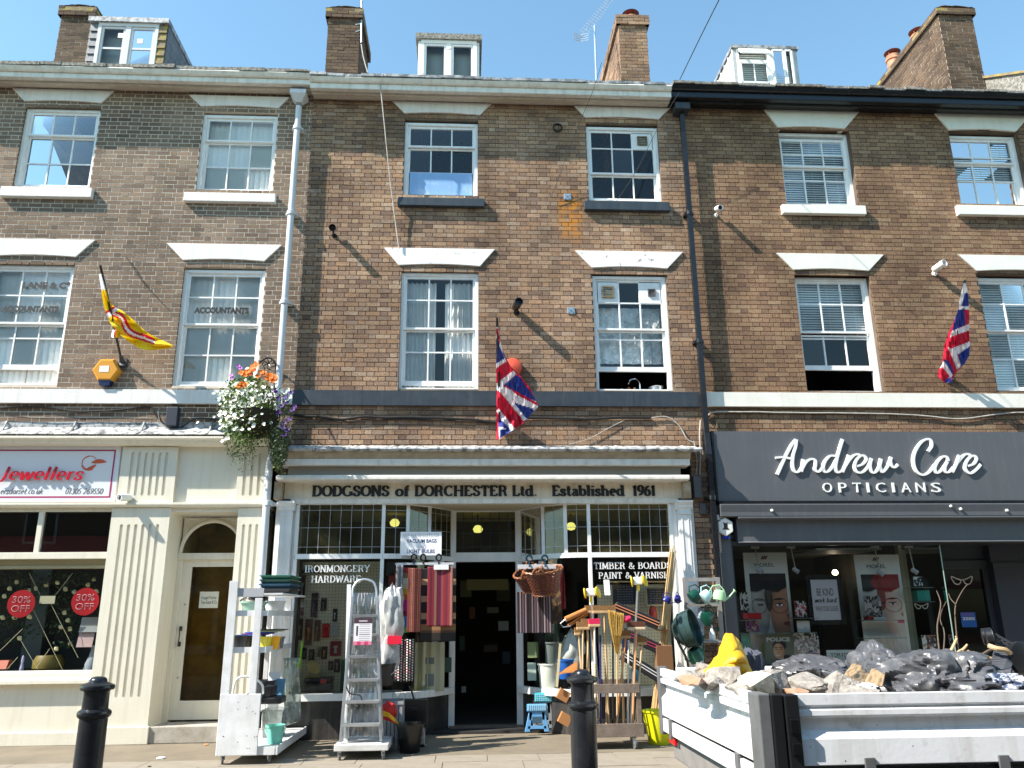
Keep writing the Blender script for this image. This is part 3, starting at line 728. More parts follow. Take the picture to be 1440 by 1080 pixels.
DWHs = M('beige_soffit_paint', (.6,.53,.44), (.48,.42,.34), scale=6, rough=.7, streak=.3, dirt=(.25,.2,.15))
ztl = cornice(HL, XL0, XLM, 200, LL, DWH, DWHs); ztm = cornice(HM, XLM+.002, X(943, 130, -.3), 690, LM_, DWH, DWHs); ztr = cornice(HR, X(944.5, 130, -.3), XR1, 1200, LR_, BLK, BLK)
rg = random.Random(11)
def ragged(house, x0, x1, z, mat, y0=-.42, y1=.1, th=.05, name='slate_edge'):
    x = x0
    while x < x1:
        w_ = rg.uniform(.25, .42); g = G(); dy, dz = rg.uniform(-.02, .02), rg.uniform(-.008, .008)
        g.profx([(y0+dy, z+dz), (y0+dy, z+dz+th*.6), (y1, z+.03+dz+th), (y1, z+.002)], x+.002, min(x+w_, x1)-.002); g.build(name, mat, house); x += w_
ragged(HL, XL0, X(402, 100, -.35), ztl+.002, LICH, th=.1); ragged(HL, X(402, 100, -.35), XLM, ztl+.002, LICH, th=.06)
ragged(HM, XLM, X(943, 110, -.3), ztm+.002, LEAD, th=.08); ragged(HR, X(944.5, 120, -.3), XR1, ztr+.002, LICH, th=.07)
# party flank block right of middle cornice (lead end cap)
# downpipes
def pipe(house, pts, r, mat, clips, hop=None, square=False, lab=None):
    g = G()
    if square:
        for a, b in zip(pts[:-1], pts[1:]): g.beam(a, b, r*2, r*2)
    else: g.tube(pts, r, 12)
    p = g.build('downpipe', mat, house, smooth=not square, label=lab)
    for c in clips:
        g = G(); g.lathe([(r+.012, -.035), (r+.018, -.03), (r+.018, .03), (r+.012, .035)], c, 14); g.box(c[0]-r-.04, c[0]+r+.04, c[1]+r*.4, 0.0, c[2]-.02, c[2]+.02); g.build('pipe_clip', mat, p, smooth=True)
    return p
yp = -.13
x_ = (X(419, 140, yp)+X(395, 530, yp))/2; zt_ = Z(419, 150, yp)
p = pipe(HL, [(x_, yp, zt_), (x_, yp, Z(393, 600, yp)), (x_+.0, yp-.02, Z(385, 630, yp)), (X(376, 690, -.2), -.2, Z(380, 655, -.2)), (X(368, 820, -.2), -.2, .0)], .05, M('grey_white_paint', (.62,.64,.66), rough=.4, streak=.2), [(x_, yp, Z(418, 180, yp)), (x_, yp, Z(408, 300, yp)), (x_, yp, Z(402, 425, yp)), (X(377, 708, -.2), -.2, Z(377, 708, -.2))], lab='white drainpipe with funnel hopper at its head')
g = G(); hx, hz0, hz1 = x_, Z(419, 146, yp), Z(421, 129, -.2)
g.add([(hx-.13, -.28, hz1), (hx+.13, -.28, hz1), (hx+.13, -.02, hz1), (hx-.13, -.02, hz1), (hx-.13, -.28, hz1-.07), (hx+.13, -.28, hz1-.07), (hx+.13, -.02, hz1-.07), (hx-.13, -.02, hz1-.07), (hx-.05, -.18, hz0), (hx+.05, -.18, hz0), (hx+.05, -.08, hz0), (hx-.05, -.08, hz0)],
  [(0,1,2,3),(0,4,5,1),(1,5,6,2),(2,6,7,3),(3,7,4,0),(4,8,9,5),(5,9,10,6),(6,10,11,7),(7,11,8,4),(8,11,10,9)]); g.build('hopper', MC['grey_white_paint'], p)
xr_ = (X(961, 170, yp)+X(983, 500, yp))/2
p = pipe(HR, [(xr_, yp, Z(957, 158, yp)), (xr_, yp, Z(998, 610, yp)), (xr_, -.17, Z(1001, 640, -.17)), (xr_, -.17, 0)], .038, BLK, [(xr_, yp, Z(968, 300, yp)), (xr_, yp, Z(983, 480, yp)), (xr_, -.17, Z(1003, 700, -.17))], square=True, lab='black drainpipe with box hopper')
g = G(); g.box(xr_-.13, xr_+.12, -.26, -.02, Z(957, 155, -.2), Z(957, 143, -.26)); g.build('hopper', NVY, p, bevel=.01)

# chimneys ----------------------------------------------------------------------
def chimney(house, x0, x1, y0, y1, z0, z1, mat=BR_C, mort=MO_M, cap=.18, joint=.01, capmat=None):
    g = G(); g.box(x0, x1, y0, y1, z0, z1); ch = g.build('chimney', mort, house)
    st = G(); H = .075-joint; n = int((z1-z0)/.075)
    for r in range(n+1):
        e = 0.05 if (z1-(z0+r*.075)) < cap else 0
        z = z0+r*.075
        for face in range(3):
            L0, L1 = ((x0, x1), (y0, y1), (y0, y1))[face]; L0 -= e; L1 += e
            p = L0-(.1125 if r % 2 else 0)
            while p < L1:
                a, b = max(p+joint/2, L0), min(p+.225-joint/2, L1); p += .225
                if b-a < .02: continue
                q = R0.uniform(.002, .01)+e
                if face == 0: st.box(a, b, y0-q, y0+.02, z, z+H)
                elif face == 1: st.box(x0-q, x0+.02, a, b, z, z+H)
                else: st.box(x1-.02, x1+q, a, b, z, z+H)
    st.build('brickwork', mat, ch, kind='stuff', normals=False)
    if capmat:
        g = G(); g.grid(lambda u, v: (x0-.06+(x1-x0+.12)*u, y0-.06+(y1-y0+.12)*v, z1+.03+.04*noise.noise(Vector((u*6, v*14, 1)))+.06*math.sin(math.pi*u)), 12, 16); g.box(x0-.055, x1+.055, y0-.055, y1+.055, z1-.05, z1+.03); g.build('mortar_cap', capmat, ch, smooth=False)
    return ch
def pot(ch, x, y, z, r, h, mat=TERR, hood=None):
    g = G(); g.lathe([(r*.95,0),(r,.03),(r*.92,h*.75),(r*1.08,h*.78),(r*1.08,h*.86),(r*.9,h*.88),(r*.95,h),(r*.7,h),(r*.7,h*.6)], (x, y, z), 18); o = g.build('chimney_pot', mat, ch, smooth=True)
    if hood:
        g = G(); g.lathe([(r*.9,h+.06),(r*1.2,h+.09),(r*.5,h+.17),(0,h+.19)], (x, y, z), 16)
        for k in range(4): an = k*1.57+.5; g.tube([(x+r*.8*math.cos(an), y+r*.8*math.sin(an), z+h-.01), (x+r*.9*math.cos(an), y+r*.9*math.sin(an), z+h+.09)], .012, 5)
        g.build('cowl', hood, o, smooth=True)
Yc = 2.0
COWL = P_('rusty_cowl', (110,50,45), .7)
chimney(HL, X(82, 50, Yc), X(128, 50, Yc), Yc, Yc+.9, 10.6, Z(105, 14, Yc), BR_C, MO_L, .22, capmat=LICHC)
c2 = chimney(HM, X(460, 60, Yc), X(505, 60, Yc), Yc, Yc+1.3, 10.6, Z(482, 16, Yc), BR_C, MO_M, .2, capmat=LICHC)
pot(c2, X(484, 14, Yc+.5), Yc+.5, Z(484, 16, Yc)+.02, .14, .3, hood=COWL)
Yd = 1.5
zc3 = Z(890, 26, Yd)
c3 = chimney(HM, X(872, 70, Yd), X(911, 70, Yd), Yd, Yd+2.2, 10.6, zc3, BR_M, MO_M, .18)
pot(c3, X(886, 12, Yd+.4), Yd+.4, zc3, .15, .34, hood=COWL); pot(c3, X(880, 12, Yd+1.3), Yd+1.3, zc3, .14, .26, hood=COWL)
Ye = 1.2; zc4 = Z(1345, 16, Ye)
c4 = chimney(HR, X(1328, 70, Ye), X(1376, 70, Ye), Ye, Ye+4.2, 10.6, zc4, BR_C, MO_L, .16, capmat=LICHC)
for yy, h_, hd in ((Ye+.5, .32, COWL), (Ye+1.1, .3, COWL), (Ye+2.1, .55, COWL), (Ye+3.5, .62, None)): pot(c4, X(1352, 40, Ye)+.0 if yy < 2 else X(1340, 40, Ye)+.0, yy, zc4+.02, .15, h_, hood=hd)
g = G(); g.profx([(-.1, 10.5), (-.1, 10.82), (4.4, 13.6), (9, 10.8), (9, 10.5)], X(1376, 70, Ye)+.01, X(1376, 70, Ye)+.35); g.build('parapet', LICH, HR)
g = G(); g.profx([(-.06, 10.83), (-.06, 10.88), (4.4, 13.68), (4.4, 13.62)], X(1376, 70, Ye)-.03, X(1376, 70, Ye)+.4); g.build('parapet_coping', LICHC, HR)

# dormers ------------------------------------------------------------------------
def dormer(house, px, Y, frame, cheek, top, cheekslate=False, label=None, panesmode=0, topth=.1):
    x0, x1, _, z1 = RC(*px, Y); z0 = 10.7
    g = G(); dp = 2.4
    g.box(x0-.05, x1+.05, Y-.06, Y+dp, z1-topth, z1); d = g.build('dormer', top, house, label=label)
    g = G(); w = x1-x0
    sw = .13 if cheekslate else .05
    g.box(x0, x0+sw, Y+.02, Y+dp, z0, z1-topth); g.box(x1-sw, x1, Y+.02, Y+dp, z0, z1-topth); g.box(x0+sw, x1-sw, Y+dp-.1, Y+dp, z0, z1-topth); g.build('cheek', cheek, d)
    if cheekslate:
        for s, xx in ((0, x0), (1, x1)):
            k = 0; zz_ = z0
            while zz_ < z1-topth-.05:
                gs = G(); a = xx-.02 if s == 0 else xx-sw; b = a+sw+.02; gs.add([(a, Y-.02, zz_), (b, Y-.02, zz_), (b, Y+.01, zz_+.2), (a, Y+.01, zz_+.2), (a, Y-.005, zz_), (b, Y-.005, zz_), (b, Y+.02, zz_+.2), (a, Y+.02, zz_+.2)], [(0,1,2,3),(4,7,6,5),(0,4,5,1)])
                gs.build('slate', SLATE if s == 0 else LICHC, d); zz_ += .165; k += 1
            yy = Y+.02
            while yy < Y+dp-.3:
                zz_ = z0+.0
                while zz_ < z1-topth-.05:
                    gs = G(); o_ = -.02 if s == 0 else .02; e = xx+o_*.6; gs.box(min(e, e+o_), max(e, e+o_), yy, yy+.235, zz_, zz_+.19); gs.build('slate', SLATE, d); zz_ += .2
                yy += .245
    a, b = x0+sw, x1-sw; zt = z1-topth
    g = G(); fw = .06
    g.box(a, a+fw, Y-.02, Y+.06, z0, zt); g.box(b-fw, b, Y-.02, Y+.06, z0, zt); g.box(a+fw, b-fw, Y-.02, Y+.06, zt-.07, zt)
    mid = (a+b)/2; g.box(mid-.045, mid+.045, Y-.015, Y+.055, z0, zt-.07)
    g.build('window_frame', frame, d)
    zb_ = z0+.0
    g = G(); g.box(x0+sw, x1-sw, Y+.22, Y+.24, z0, zt); g.build('backing_panel', P_('dormer_backing', (170,176,180) if panesmode else (120,122,120), .8), d)  # board added behind the panes; its pale tone stands in for reflection
    for (p, q) in ((a+fw, mid-.045), (mid+.045, b-fw)):
        g = G(); s = .045; zt2 = zt-.075
        g.box(p, p+s, Y+.0, Y+.045, zb_, zt2); g.box(q-s, q, Y, Y+.045, zb_, zt2); g.box(p+s, q-s, Y, Y+.045, zt2-s, zt2)
        if panesmode == 1: zmid = Z((px[0]+px[1])/2, px[3]-18, Y); g.box(p+s, q-s, Y+.005, Y+.04, zmid-.02, zmid+.02)
        g.build('casement', frame, d); g = G(); g.quad((p+s, Y+.02, zb_), (q-s, Y+.02, zb_), (q-s, Y+.02, zt2-s), (p+s, Y+.02, zt2-s)); g.build('pane', GLD, d)
    return d, (a, b, z0, zt)
dL, rd = dormer(HL, (126,232,27,86), 1.1, P_('grey_white_frame',(200,200,200)), SLATE, LEAD, cheekslate=True, panesmode=1, label='slate-cheeked dormer with grey lead top')
for i, (px_, py_) in enumerate(((170, 50), (197, 58))):
    g = G(); p_ = W(px_, py_, 1.115); g.box(p_.x-.05, p_.x+.05, 1.11, 1.115, p_.z-.05, p_.z+.05); g.build('paper_sticker', WINK, dL)
dormer(HM, (588,674,50,104), 1.1, WHf, WHf, LICH, topth=.12, label='white flaking dormer with two tall panes')
# right dormer: white weatherboard, open top light
x0, x1, _, z1 = RC(1032, 1122, 66, 118, 1.6); Y_ = 1.6
g = G(); g.box(x0-.03, x1+.03, Y_-.05, Y_+2.5, z1-.07, z1); d = g.build('dormer', LEAD, HR, label='white metal-clad dormer with tilted open top light')
g = G(); g.box(x0, x0+.07, Y_, Y_+2.5, 10.7, z1-.07); g.box(x1-.07, x1, Y_, Y_+2.5, 10.7, z1-.07); g.box(x0+.07, x1-.07, Y_+2.4, Y_+2.5, 10.7, z1-.07); g.build('cheek', P_('pale_zinc', (190,192,192), .45, c2=(.3,.3,.3), scale=5), d)
for i in range(10): g = G(); g.box(x0-.02, x0-.001, Y_+.24*i, Y_+.24*i+.02, 10.7, z1-.08); g.build('zinc_seam', WH, d)
xm = x0+(x1-x0)*.56
g = G(); g.box(x0+.07, x0+.12, Y_-.01, Y_+.05, 10.7, z1-.07); g.box(xm-.04, xm+.04, Y_-.02, Y_+.05, 10.7, z1-.07); g.box(x1-.12, x1-.07, Y_-.01, Y_+.05, 10.7, z1-.07); zh = Z(1060, 86, Y_); g.box(x0+.12, xm-.04, Y_-.01, Y_+.05, zh-.03, zh+.02)
g.build('window_frame', WH, d)
def cas(a, b, z0, z1, y, cols, tilt=0, name='casement'):
    g = G(); s = .035; P = []
    f = lambda x, z: Vector((x, y-(z1-z)*tilt, z))
    for (p, q) in (((a, z0), (a, z1)), ((b, z0), (b, z1)), ((a, z1), (b, z1)), ((a, z0), (b, z0))): g.beam(f(*p), f(*q), s, s)
    for c in range(1, cols): x = a+(b-a)*c/cols; g.beam(f(x, z0), f(x, z1), .02, .02)
    o = g.build(name, WH, d); g = G(); g.quad(f(a, z0), f(b, z0), f(b, z1), f(a, z1)); g.build('pane', GLD, d)
cas(x0+.14, xm-.06, zh-.5, zh-.05, Y_+.0, 2); cas(x0+.12, xm-.05, zh+.06, z1-.1, Y_-.03, 2, tilt=.8, name='top_light')
cas(xm+.06, (xm+x1)/2, zh-.6, z1-.1, Y_-.03, 1); cas((xm+x1)/2+.03, x1-.13, zh-.6, z1-.1, Y_-.03, 1)
g = G()
for i in range(24): z_ = z1-.12-i*.05; g.box(x0+.12, x1-.12, Y_+.1, Y_+.105, z_-.03, z_)
g.build('venetian_blind', MC['white_slats'], d)
g = G(); g.box(x0+.08, x1-.08, Y_+.2, Y_+.22, 10.7, z1-.08); g.build('backing_panel', P_('dormer_backing', (120,122,120), .8), d)  # solid panel added behind the slats, keeps sky from showing through
# ================================================================== SHOPFRONTS
# ---------------- left: jewellers
zc_top = Z(200, 614, -.2)
x1L = X(380, 640, -.2)
for i in range(7):
    a = XL0+(x1L+.05-XL0)*i/7; b = XL0+(x1L+.05-XL0)*(i+1)/7
    g = G(); g.grid(lambda u, v: (a+(b-a)*u, (.0 if v < .4 else -.22*(v-.4)/.6) - .005*noise.noise(Vector((a*3+u*5, v*4, 2))), (Z(200, 603, 0) if v < .4 else Z(200, 603, 0)-(Z(200, 603, 0)-zc_top-.03)*(v-.4)/.6)+(.1*(1-v/.4) if v < .4 else 0)+.006*noise.noise(Vector((u*9, v*3, a)))), 12, 6)
    g.tube([(b, -.22, zc_top+.035), (b, -.1, zc_top+.1), (b, -.012, Z(200, 603, 0)+.1)], .012, 5)
    g.build('lead_flashing', M('flaking_lead', (.44,.44,.43), (.13,.13,.13), scale=10, rough=.6, contrast=(.48,.6), bump=.6, bscale=20), HL, solid=.012)
g = G(); zt, zb = zc_top, Z(200, 626, -.12)
g.profx([(-.24, zt), (-.24, zt-.035), (-.2, zt-.05), (-.17, zt-.1), (-.1, zb), (.1, zb), (.1, zt)], XL0, x1L); g.build('shop_cornice', CRM, HL, bevel=.004)
zf0, zf1 = Z(100, 708, -.02), zb
g = G(); g.box(XL0, x1L-.02, -.0, .1, zf0, zf1); g.build('fascia_board', CRM, HL)
g = G(); za_ = Z(200, 707, -.1); zb2 = Z(200, 713, -.1)
g.profx([(-.12, za_), (-.12, za_-.03), (-.09, zb2), (.3, zb2), (.3, za_)], XL0, x1L); g.build('architrave', CRM, HL, bevel=.004)
def fluted(house, x0, x1, z0, z1, y, yb, nfl, fz0, fz1, mat, name='pilaster', base=None, lab=None):
    """flat pilaster with round-ended grooves: ribs built proud of a back plate"""
    g = G(); dpt = .022; n = nfl; m_ = (x1-x0)*.13; cell = (x1-x0-2*m_)/n; gr = cell*.22
    g.box(x0, x1, y+dpt, yb, z0, z1)
    g.box(x0, x0+m_+cell/2-gr, y, y+dpt, z0, z1); g.box(x1-m_-cell/2+gr, x1, y, y+dpt, z0, z1)
    for i in range(n-1):
        a = x0+m_+cell*(i+.5)+gr; g.box(a, a+cell-2*gr, y, y+dpt, z0, z1)
    for i in range(n):
        a = x0+m_+cell*(i+.5)-gr; b = a+2*gr
        if z1 > fz1:
            pts = [(a, z1), (b, z1)]+[(a+gr+gr*math.cos(math.radians(t)), fz1-gr+gr*math.sin(math.radians(t))) for t in range(0, 181, 30)]
            g.prism(pts, y, y+dpt)
        if fz0 > z0:
            pts = [(a, z0), (b, z0)]+[(a+gr+gr*math.cos(math.radians(t)), fz0+gr-gr*math.sin(math.radians(t))) for t in range(0, 181, 30)]
            g.prism(pts, y, y+dpt)
    o = g.build(name, mat, house, label=lab)
    if base:
        g = G(); g.box(x0-.03, x1+.03, y-.03, yb, 0, base); g.build('plinth', mat, o, bevel=.008)
    return o
# upper blocks
fluted(HL, X(169, 667, -.05), X(247, 667, -.05), za_, zf1-.01, -.06, 0, 6, Z(200, 697, -.06), Z(200, 636, -.06), CRM, 'console_block')
fluted(HL, X(334, 667, -.05), X(375, 667, -.05), za_, zf1-.01, -.06, 0, 3, Z(350, 697, -.06), Z(350, 636, -.06), CRM, 'console_block')
# lower pilasters
px0, px1 = X(144, 830, -.05), X(228, 830, -.05)
fluted(HL, px0, px1, 0, zb2-.005, -.06, .55, 6, Z(200, 980, -.06), Z(200, 737, -.06), CRM, base=.22, lab='wide cream pilaster with six grooves')
qx0, qx1 = X(326, 830, -.05), X(364, 830, -.05)
fluted(HL, qx0, qx1, 0, zb2-.005, -.06, .55, 3, Z(345, 980, -.06), Z(345, 737, -.06), CRM, base=.22, lab='narrow cream pilaster with three grooves')
fluted(HL, -8.6, -7.8, 0, zb2-.005, -.06, .3, 6, .6, 2.7, CRM, base=.22)
# display window
yw = .02
sx0, sx1 = -7.8, px0
zs0, zs1 = Z(80, 943, yw), Z(80, 801, yw)
g = G(); g.box(sx0, sx1, -.0, .3, 0, Z(80, 962, 0)); g.box(sx0, sx1, -.035, 0, 0, Z(80, 1030, -.03)); g.build('stall_riser', CRM, HL, bevel=.006)
g = G(); zq = Z(80, 962, -.1); g.profx([(-.1, zq), (-.1, zq+.05), (-.04, zq+.07), (-.04, zs0-.03), (-.02, zs0), (.1, zs0), (.1, zq)], sx0, sx1); sw = g.build('window_sill', CRM, HL, bevel=.004)
tz1, tz0 = Z(80, 720, yw), Z(80, 777, yw)
g = G(); g.box(sx0, sx1, yw-.06, yw+.06, tz0-.09, tz0); g.box(sx0, sx1, yw-.04, .12, tz1, zb2)
for px_ in (56.5, 160, -49): xx = X(px_, 750, yw); g.box(xx-.035, xx+.035, yw-.045, yw+.05, tz0, tz1)
xx = X(141, 870, yw); g.box(xx, px0, yw-.045, yw+.05, zs0, tz0-.09)
w_ = g.build('shop_window', CRM, HL, bevel=.003)
gx = sorted([sx0, X(-49, 750, yw), X(56.5, 750, yw), X(160, 750, yw)])
for a, b in zip(gx[:-1], gx[1:]): g = G(); g.quad((a, yw, tz0), (b, yw, tz0), (b, yw, tz1), (a, yw, tz1)); g.build('transom_pane', GLD, w_)
g = G(); g.quad((sx0, yw, zs0), (px0, yw, zs0), (px0, yw, tz0-.09), (sx0, yw, tz0-.09)); g.build('display_pane', GLD, w_)
g = G(); zbl = Z(80, 800, .15); g.box(sx0, px0, .1, .22, zbl, tz0-.05); g.box(sx0, px0, .07, .1, zbl, zbl+.04); g.build('blind_box', CRMd, w_, bevel=.004)
# display back, floor
g = G(); g.box(sx0, px0, .9, .95, .0, tz1+.2); g.box(sx0, px0, .06, .9, zs0-.08, zs0-.02); g.box(px0-.02, px0+.0, .06, .9, 0, tz1); g.build('display_back', DARK, HL)
red = P_('dark_red_blind', (90, 22, 22), .8)
g = G(); g.box(sx0, px0, .6, .62, tz0-.1, (tz0+tz1)/2-.0); g.build('pelmet', red, w_)
g = G(); g.box(X(35, 880, .7), X(62, 880, .7), .7, .72, zs0, Z(50, 800, .7)); g.build('grey_panel', P_('smoke_panel', (75, 85, 85), .5), w_)
# doorway (recessed, arched fanlight)
yd = .42
dx0, dx1 = X(252, 830, yd)-.05, qx0
g = G(); g.box(px1, dx0+.0, yd-.02, yd+.1, 0, zb2); g.quad((px1, -.05, 0), (dx0, yd, 0), (dx0, yd, zb2), (px1, -.05, zb2)); g.build('door_reveal', CRM, HL, normals=False)
g = G(); g.box(px1, dx1, -.03, yd+.2, zb2-.06, zb2); g.build('door_soffit', CRM, HL)
zt_d = Z(290, 787, yd); zar = Z(290, 733, yd)
fr = G(); fr.box(dx0, dx0+.07, yd-.03, yd+.07, .1, zt_d); fr.box(dx1-.02, dx1+.05, yd-.03, yd+.07, .1, zt_d); fr.box(dx0, dx1, yd-.05, yd+.07, zt_d, Z(290, 778, yd)); fr.box(dx0, dx1, yd, yd+.07, zar+.05, zb2-.05)
cxx = (dx0+dx1)/2; rad = (dx1-dx0)/2-.02; za2 = Z(290, 778, yd); 
for s in (-1, 1):     # spandrels round the arch, as strips
    for q in range(0, 90, 10):
        e = [(cxx+s*rad*math.cos(math.radians(w_)), za2+(zar-za2)*math.sin(math.radians(w_))) for w_ in (q, q+10)]
        fr.prism([e[0], e[1], (e[1][0], zar+.07), (e[0][0], zar+.07)], yd+.0, yd+.05)
door_fr = fr.build('door_frame', CRM, HL, bevel=.003)
g = G(); pa = [(cxx+rad*math.cos(math.radians(t)), yd-.02, za2+(zar-za2)*math.sin(math.radians(t))) for t in range(0, 181, 9)]
g.tube(pa, .028, 6); g.build('arch_moulding', CRM, door_fr, smooth=True)
g = G(); g.quad((dx0, yd+.03, za2), (dx1, yd+.03, za2), (dx1, yd+.03, zar+.06), (dx0, yd+.03, zar+.06)); g.build('fanlight', GLD, door_fr)
dzb = Z(290, 1012, yd)
ddx0, ddx1 = dx0+.07, dx1-.02
dg = G(); st = .13; gz0, gz1 = Z(290, 985, yd), Z(290, 797, yd)
dg.box(ddx0, ddx0+st, yd, yd+.05, dzb, zt_d); dg.box(ddx1-.06, ddx1, yd, yd+.05, dzb, zt_d); dg.box(ddx0+st, ddx1-.06, yd, yd+.05, gz1, zt_d); dg.box(ddx0+st, ddx1-.06, yd, yd+.05, dzb, gz0)
door = dg.build('door', CRM, HL, bevel=.004, label='cream glazed side door with black pull handle')
g = G(); g.quad((ddx0+st, yd+.025, gz0), (ddx1-.06, yd+.025, gz0), (ddx1-.06, yd+.025, gz1), (ddx0+st, yd+.025, gz1)); g.build('door_glass', glassmat('amber_glass', (.85,.75,.5), refl=.9), door)
hz0, hz1 = Z(247, 909, yd), Z(247, 881, yd); hx = ddx0+.06
g = G(); g.box(hx-.018, hx+.018, yd-.025, yd, hz0, hz0+.06); g.box(hx-.018, hx+.018, yd-.025, yd, hz1-.06, hz1); g.tube([(hx, yd-.045, hz0+.02), (hx, yd-.045, hz1-.02)], .009, 6); g.box(hx-.008, hx+.008, yd-.045, yd, hz0+.02, hz0+.04); g.box(hx-.008, hx+.008, yd-.045, yd, hz1-.04, hz1-.02)
g.build('handle', BLK, door)
for py_ in (850, 953): g = G(); g.lathe([(0, 0), (.016, 0), (.014, .012), (0, .015)], (hx+.02, yd-.0, Z(247, py_, yd)), 10, axis=(0, -1, 0)); g.build('lock', STEEL, door)
g = G(); n0 = W(279, 853, yd); g.box(n0.x, X(307, 843, yd+.015), yd+.015, yd+.018, Z(292, 855, yd), Z(292, 832, yd)); nt_ = g.build('notice', P_('notice_paper', (205, 205, 190), .8), door)
sans_text('A Legal Practice\nTom Evans & Co', X(282, 843, yd), X(305, 843, yd), Z(292, 849, yd), Z(292, 838, yd), yd+.013, dep=.001).build('notice_print', P_('grey_ink', (95, 95, 95)), nt_)
g = G(); zstp = Z(260, 1022, .05); g.box(px1+.03, qx0-.03, -.06, yd+.3, 0, zstp+.02); g.build('door_step', M('worn_stone', (.45,.42,.37), (.3,.26,.2), scale=5, rough=.85, bump=.3), HL, bevel=.012)
g = G(); g.box(px1, qx1, 1.25, 1.3, 0, 3.4); g.box(px1, px1+.03, yd+.1, 1.25, 0, 3.4); g.box(qx1-.03, qx1, yd+.1, 1.25, 0, 3.4); g.build('hallway', M('ochre_wall', (.5,.36,.12), (.16,.12,.05), scale=2.2, rough=.9), HL)
# jewellers' fascia sign ---------------------------------------------------------
ys = -.035
bx0, bx1, bz0, bz1 = RC(-120, 166, 627, 706, ys)
sg = thing('jewellers_sign', 'pale grey jewellers sign with crimson border line and red italic lettering', 'shop sign', ((bx0+bx1)/2, ys, bz0))
g = G(); g.box(bx0, bx1, ys, -.002, bz0, bz1); g.build('board', P_('sign_pale_grey', (222, 224, 228), .3), sg, bevel=.004)
CRIM = P_('crimson', (165, 15, 85), .4)
ix0, ix1, iz0, iz1 = bx0+.1, bx1-.07, bz0+.06, bz1-.055
g = G(); t = .02
g.box(ix0, ix1, ys-.003, ys, iz0, iz0+t); g.box(ix0, ix1, ys-.003, ys, iz1-t, iz1); g.box(ix1-t, ix1, ys-.003, ys, iz0+t, iz1-t); g.build('border_line', CRIM, sg)
g = G(); RED = P_('jeweller_red', (190, 12, 40), .3)
g = serif_text('Jewellers', X(1, 670, ys), X(118, 670, ys), Z(60, 675.5, ys), Z(60, 657, ys)-Z(60, 675.5, ys), ys-.045, thick=.2, thin=.07, serif=False, shear=.28, dep=.014, track=-.03)
g.build('raised_lettering', RED, sg, normals=False)
serif_text('ersdorset.co.uk', X(0, 692, ys), X(60, 692, ys), Z(30, 694.8, ys), .085, ys-.002, thick=.1, thin=.05, serif=False, shear=.25, dep=.002).build('web_address', P_('grey_ink2', (85, 75, 80)), sg, normals=False)
serif_text('01305 269550', X(91, 692, ys), X(144, 692, ys), Z(118, 694.8, ys), .082, ys-.002, thick=.1, thin=.05, serif=False, shear=.25, dep=.002).build('phone_number', MC['grey_ink2'], sg, normals=False)
lc = W(126, 651, ys); ORA = P_('copper_print', (205, 90, 55), .3)
g = G()
for (a0, a1, r, wd) in ((100, 190, .105, .012), (195, 300, .105, .02), (35, 95, .105, .008)):
    ribbon(g, arc(0, 0, r, r*.95, a0, a1, 10), wd, wd*1.4, lc.x, ys-.004, lc.z, .003)
def leaf(g, p, q, w, y): 
    p, q = Vector((p[0], p[1])), Vector((q[0], q[1])); d = q-p; nn = Vector((-d.y, d.x)).normalized(); up, dn = [], []
    for i in range(9): t_ = i/8; c_ = p+d*t_; up.append(c_+nn*w*math.sin(math.pi*t_)**.8); dn.append(c_-nn*w*.25*math.sin(math.pi*t_))
    g.prism([(v.x, v.y) for v in up]+[(v.x, v.y) for v in dn[::-1]][1:-1], y, y+.003)
leaf(g, (lc.x+.02, lc.z+.0), (lc.x+.24, lc.z+.01), .05, ys-.005); leaf(g, (lc.x+.1, lc.z-.02), (lc.x-.04, lc.z-.09), .035, ys-.006)
g.build('swirl_emblem', ORA, sg, normals=False)

# jewellers' window contents: garland, discs, cards, bust
gar = thing('rose_garland', 'dark leafy garland with cream roses hanging in the jewellers window', 'garland', (X(70, 880, .45), .45, zs0))
gl = G(); gf = []; rr = random.Random(5)
def leafq(g, c, s, rr_, flat=False):
    a = Vector((rr_.uniform(-1, 1), rr_.uniform(-1, 1), rr_.uniform(-1, 1))).normalized(); b = a.orthogonal().normalized()
    if rr_.random() < .5: b = a.cross(b)
    g.add([c-a*s, c+b*s*.45, c+a*s, c-b*s*.45], [(0, 1, 2, 3)])
for i in range(900):
    t_ = rr.random(); side = rr.random()
    if side < .35: px_, py_ = rr.gauss(24, 16), rr.uniform(806, 905)
    elif side < .8: px_, py_ = 60+rr.gauss(38, 18), 806+rr.uniform(0, 105)
    else: px_, py_ = rr.uniform(-10, 140), rr.gauss(815, 8)
    if not (-20 < px_ < 136 and 803 < py_ < 915): continue
    leafq(gl, W(px_, py_, .45+rr.uniform(-.12, .12)), rr.uniform(.02, .045), rr)
gl.build('leaves', M('garland_leaf', (.02,.05,.022), (.04,.075,.03), scale=5, rough=.5), gar, kind='stuff', normals=False)
for (px_, py_) in ((14,827),(24,818),(40,830),(50,827),(64,822),(6,838),(80,819),(92,828),(104,832),(124,822),(132,814),(4,868),(21,868),(42,867),(90,861),(95,872),(86,881),(98,884),(27,897),(100,905),(79,912),(136,831)):
    c = W(px_+rr.uniform(-1,1), py_, .38); g = G()
    for k in range(7):
        an = k*.9; rr_ = .008+.004*k; cc = c+Vector((math.cos(an)*rr_*.7, rr.uniform(-.01, .01), math.sin(an)*rr_*.6)); g.lathe([(0, -.008), (.016, -.004), (.02, .006), (.012, .012)], cc, 7, axis=(math.cos(an)*.5, -1, math.sin(an)*.5))
    g.build('rose', P_('cream_rose', (225, 215, 165), .7), gar)
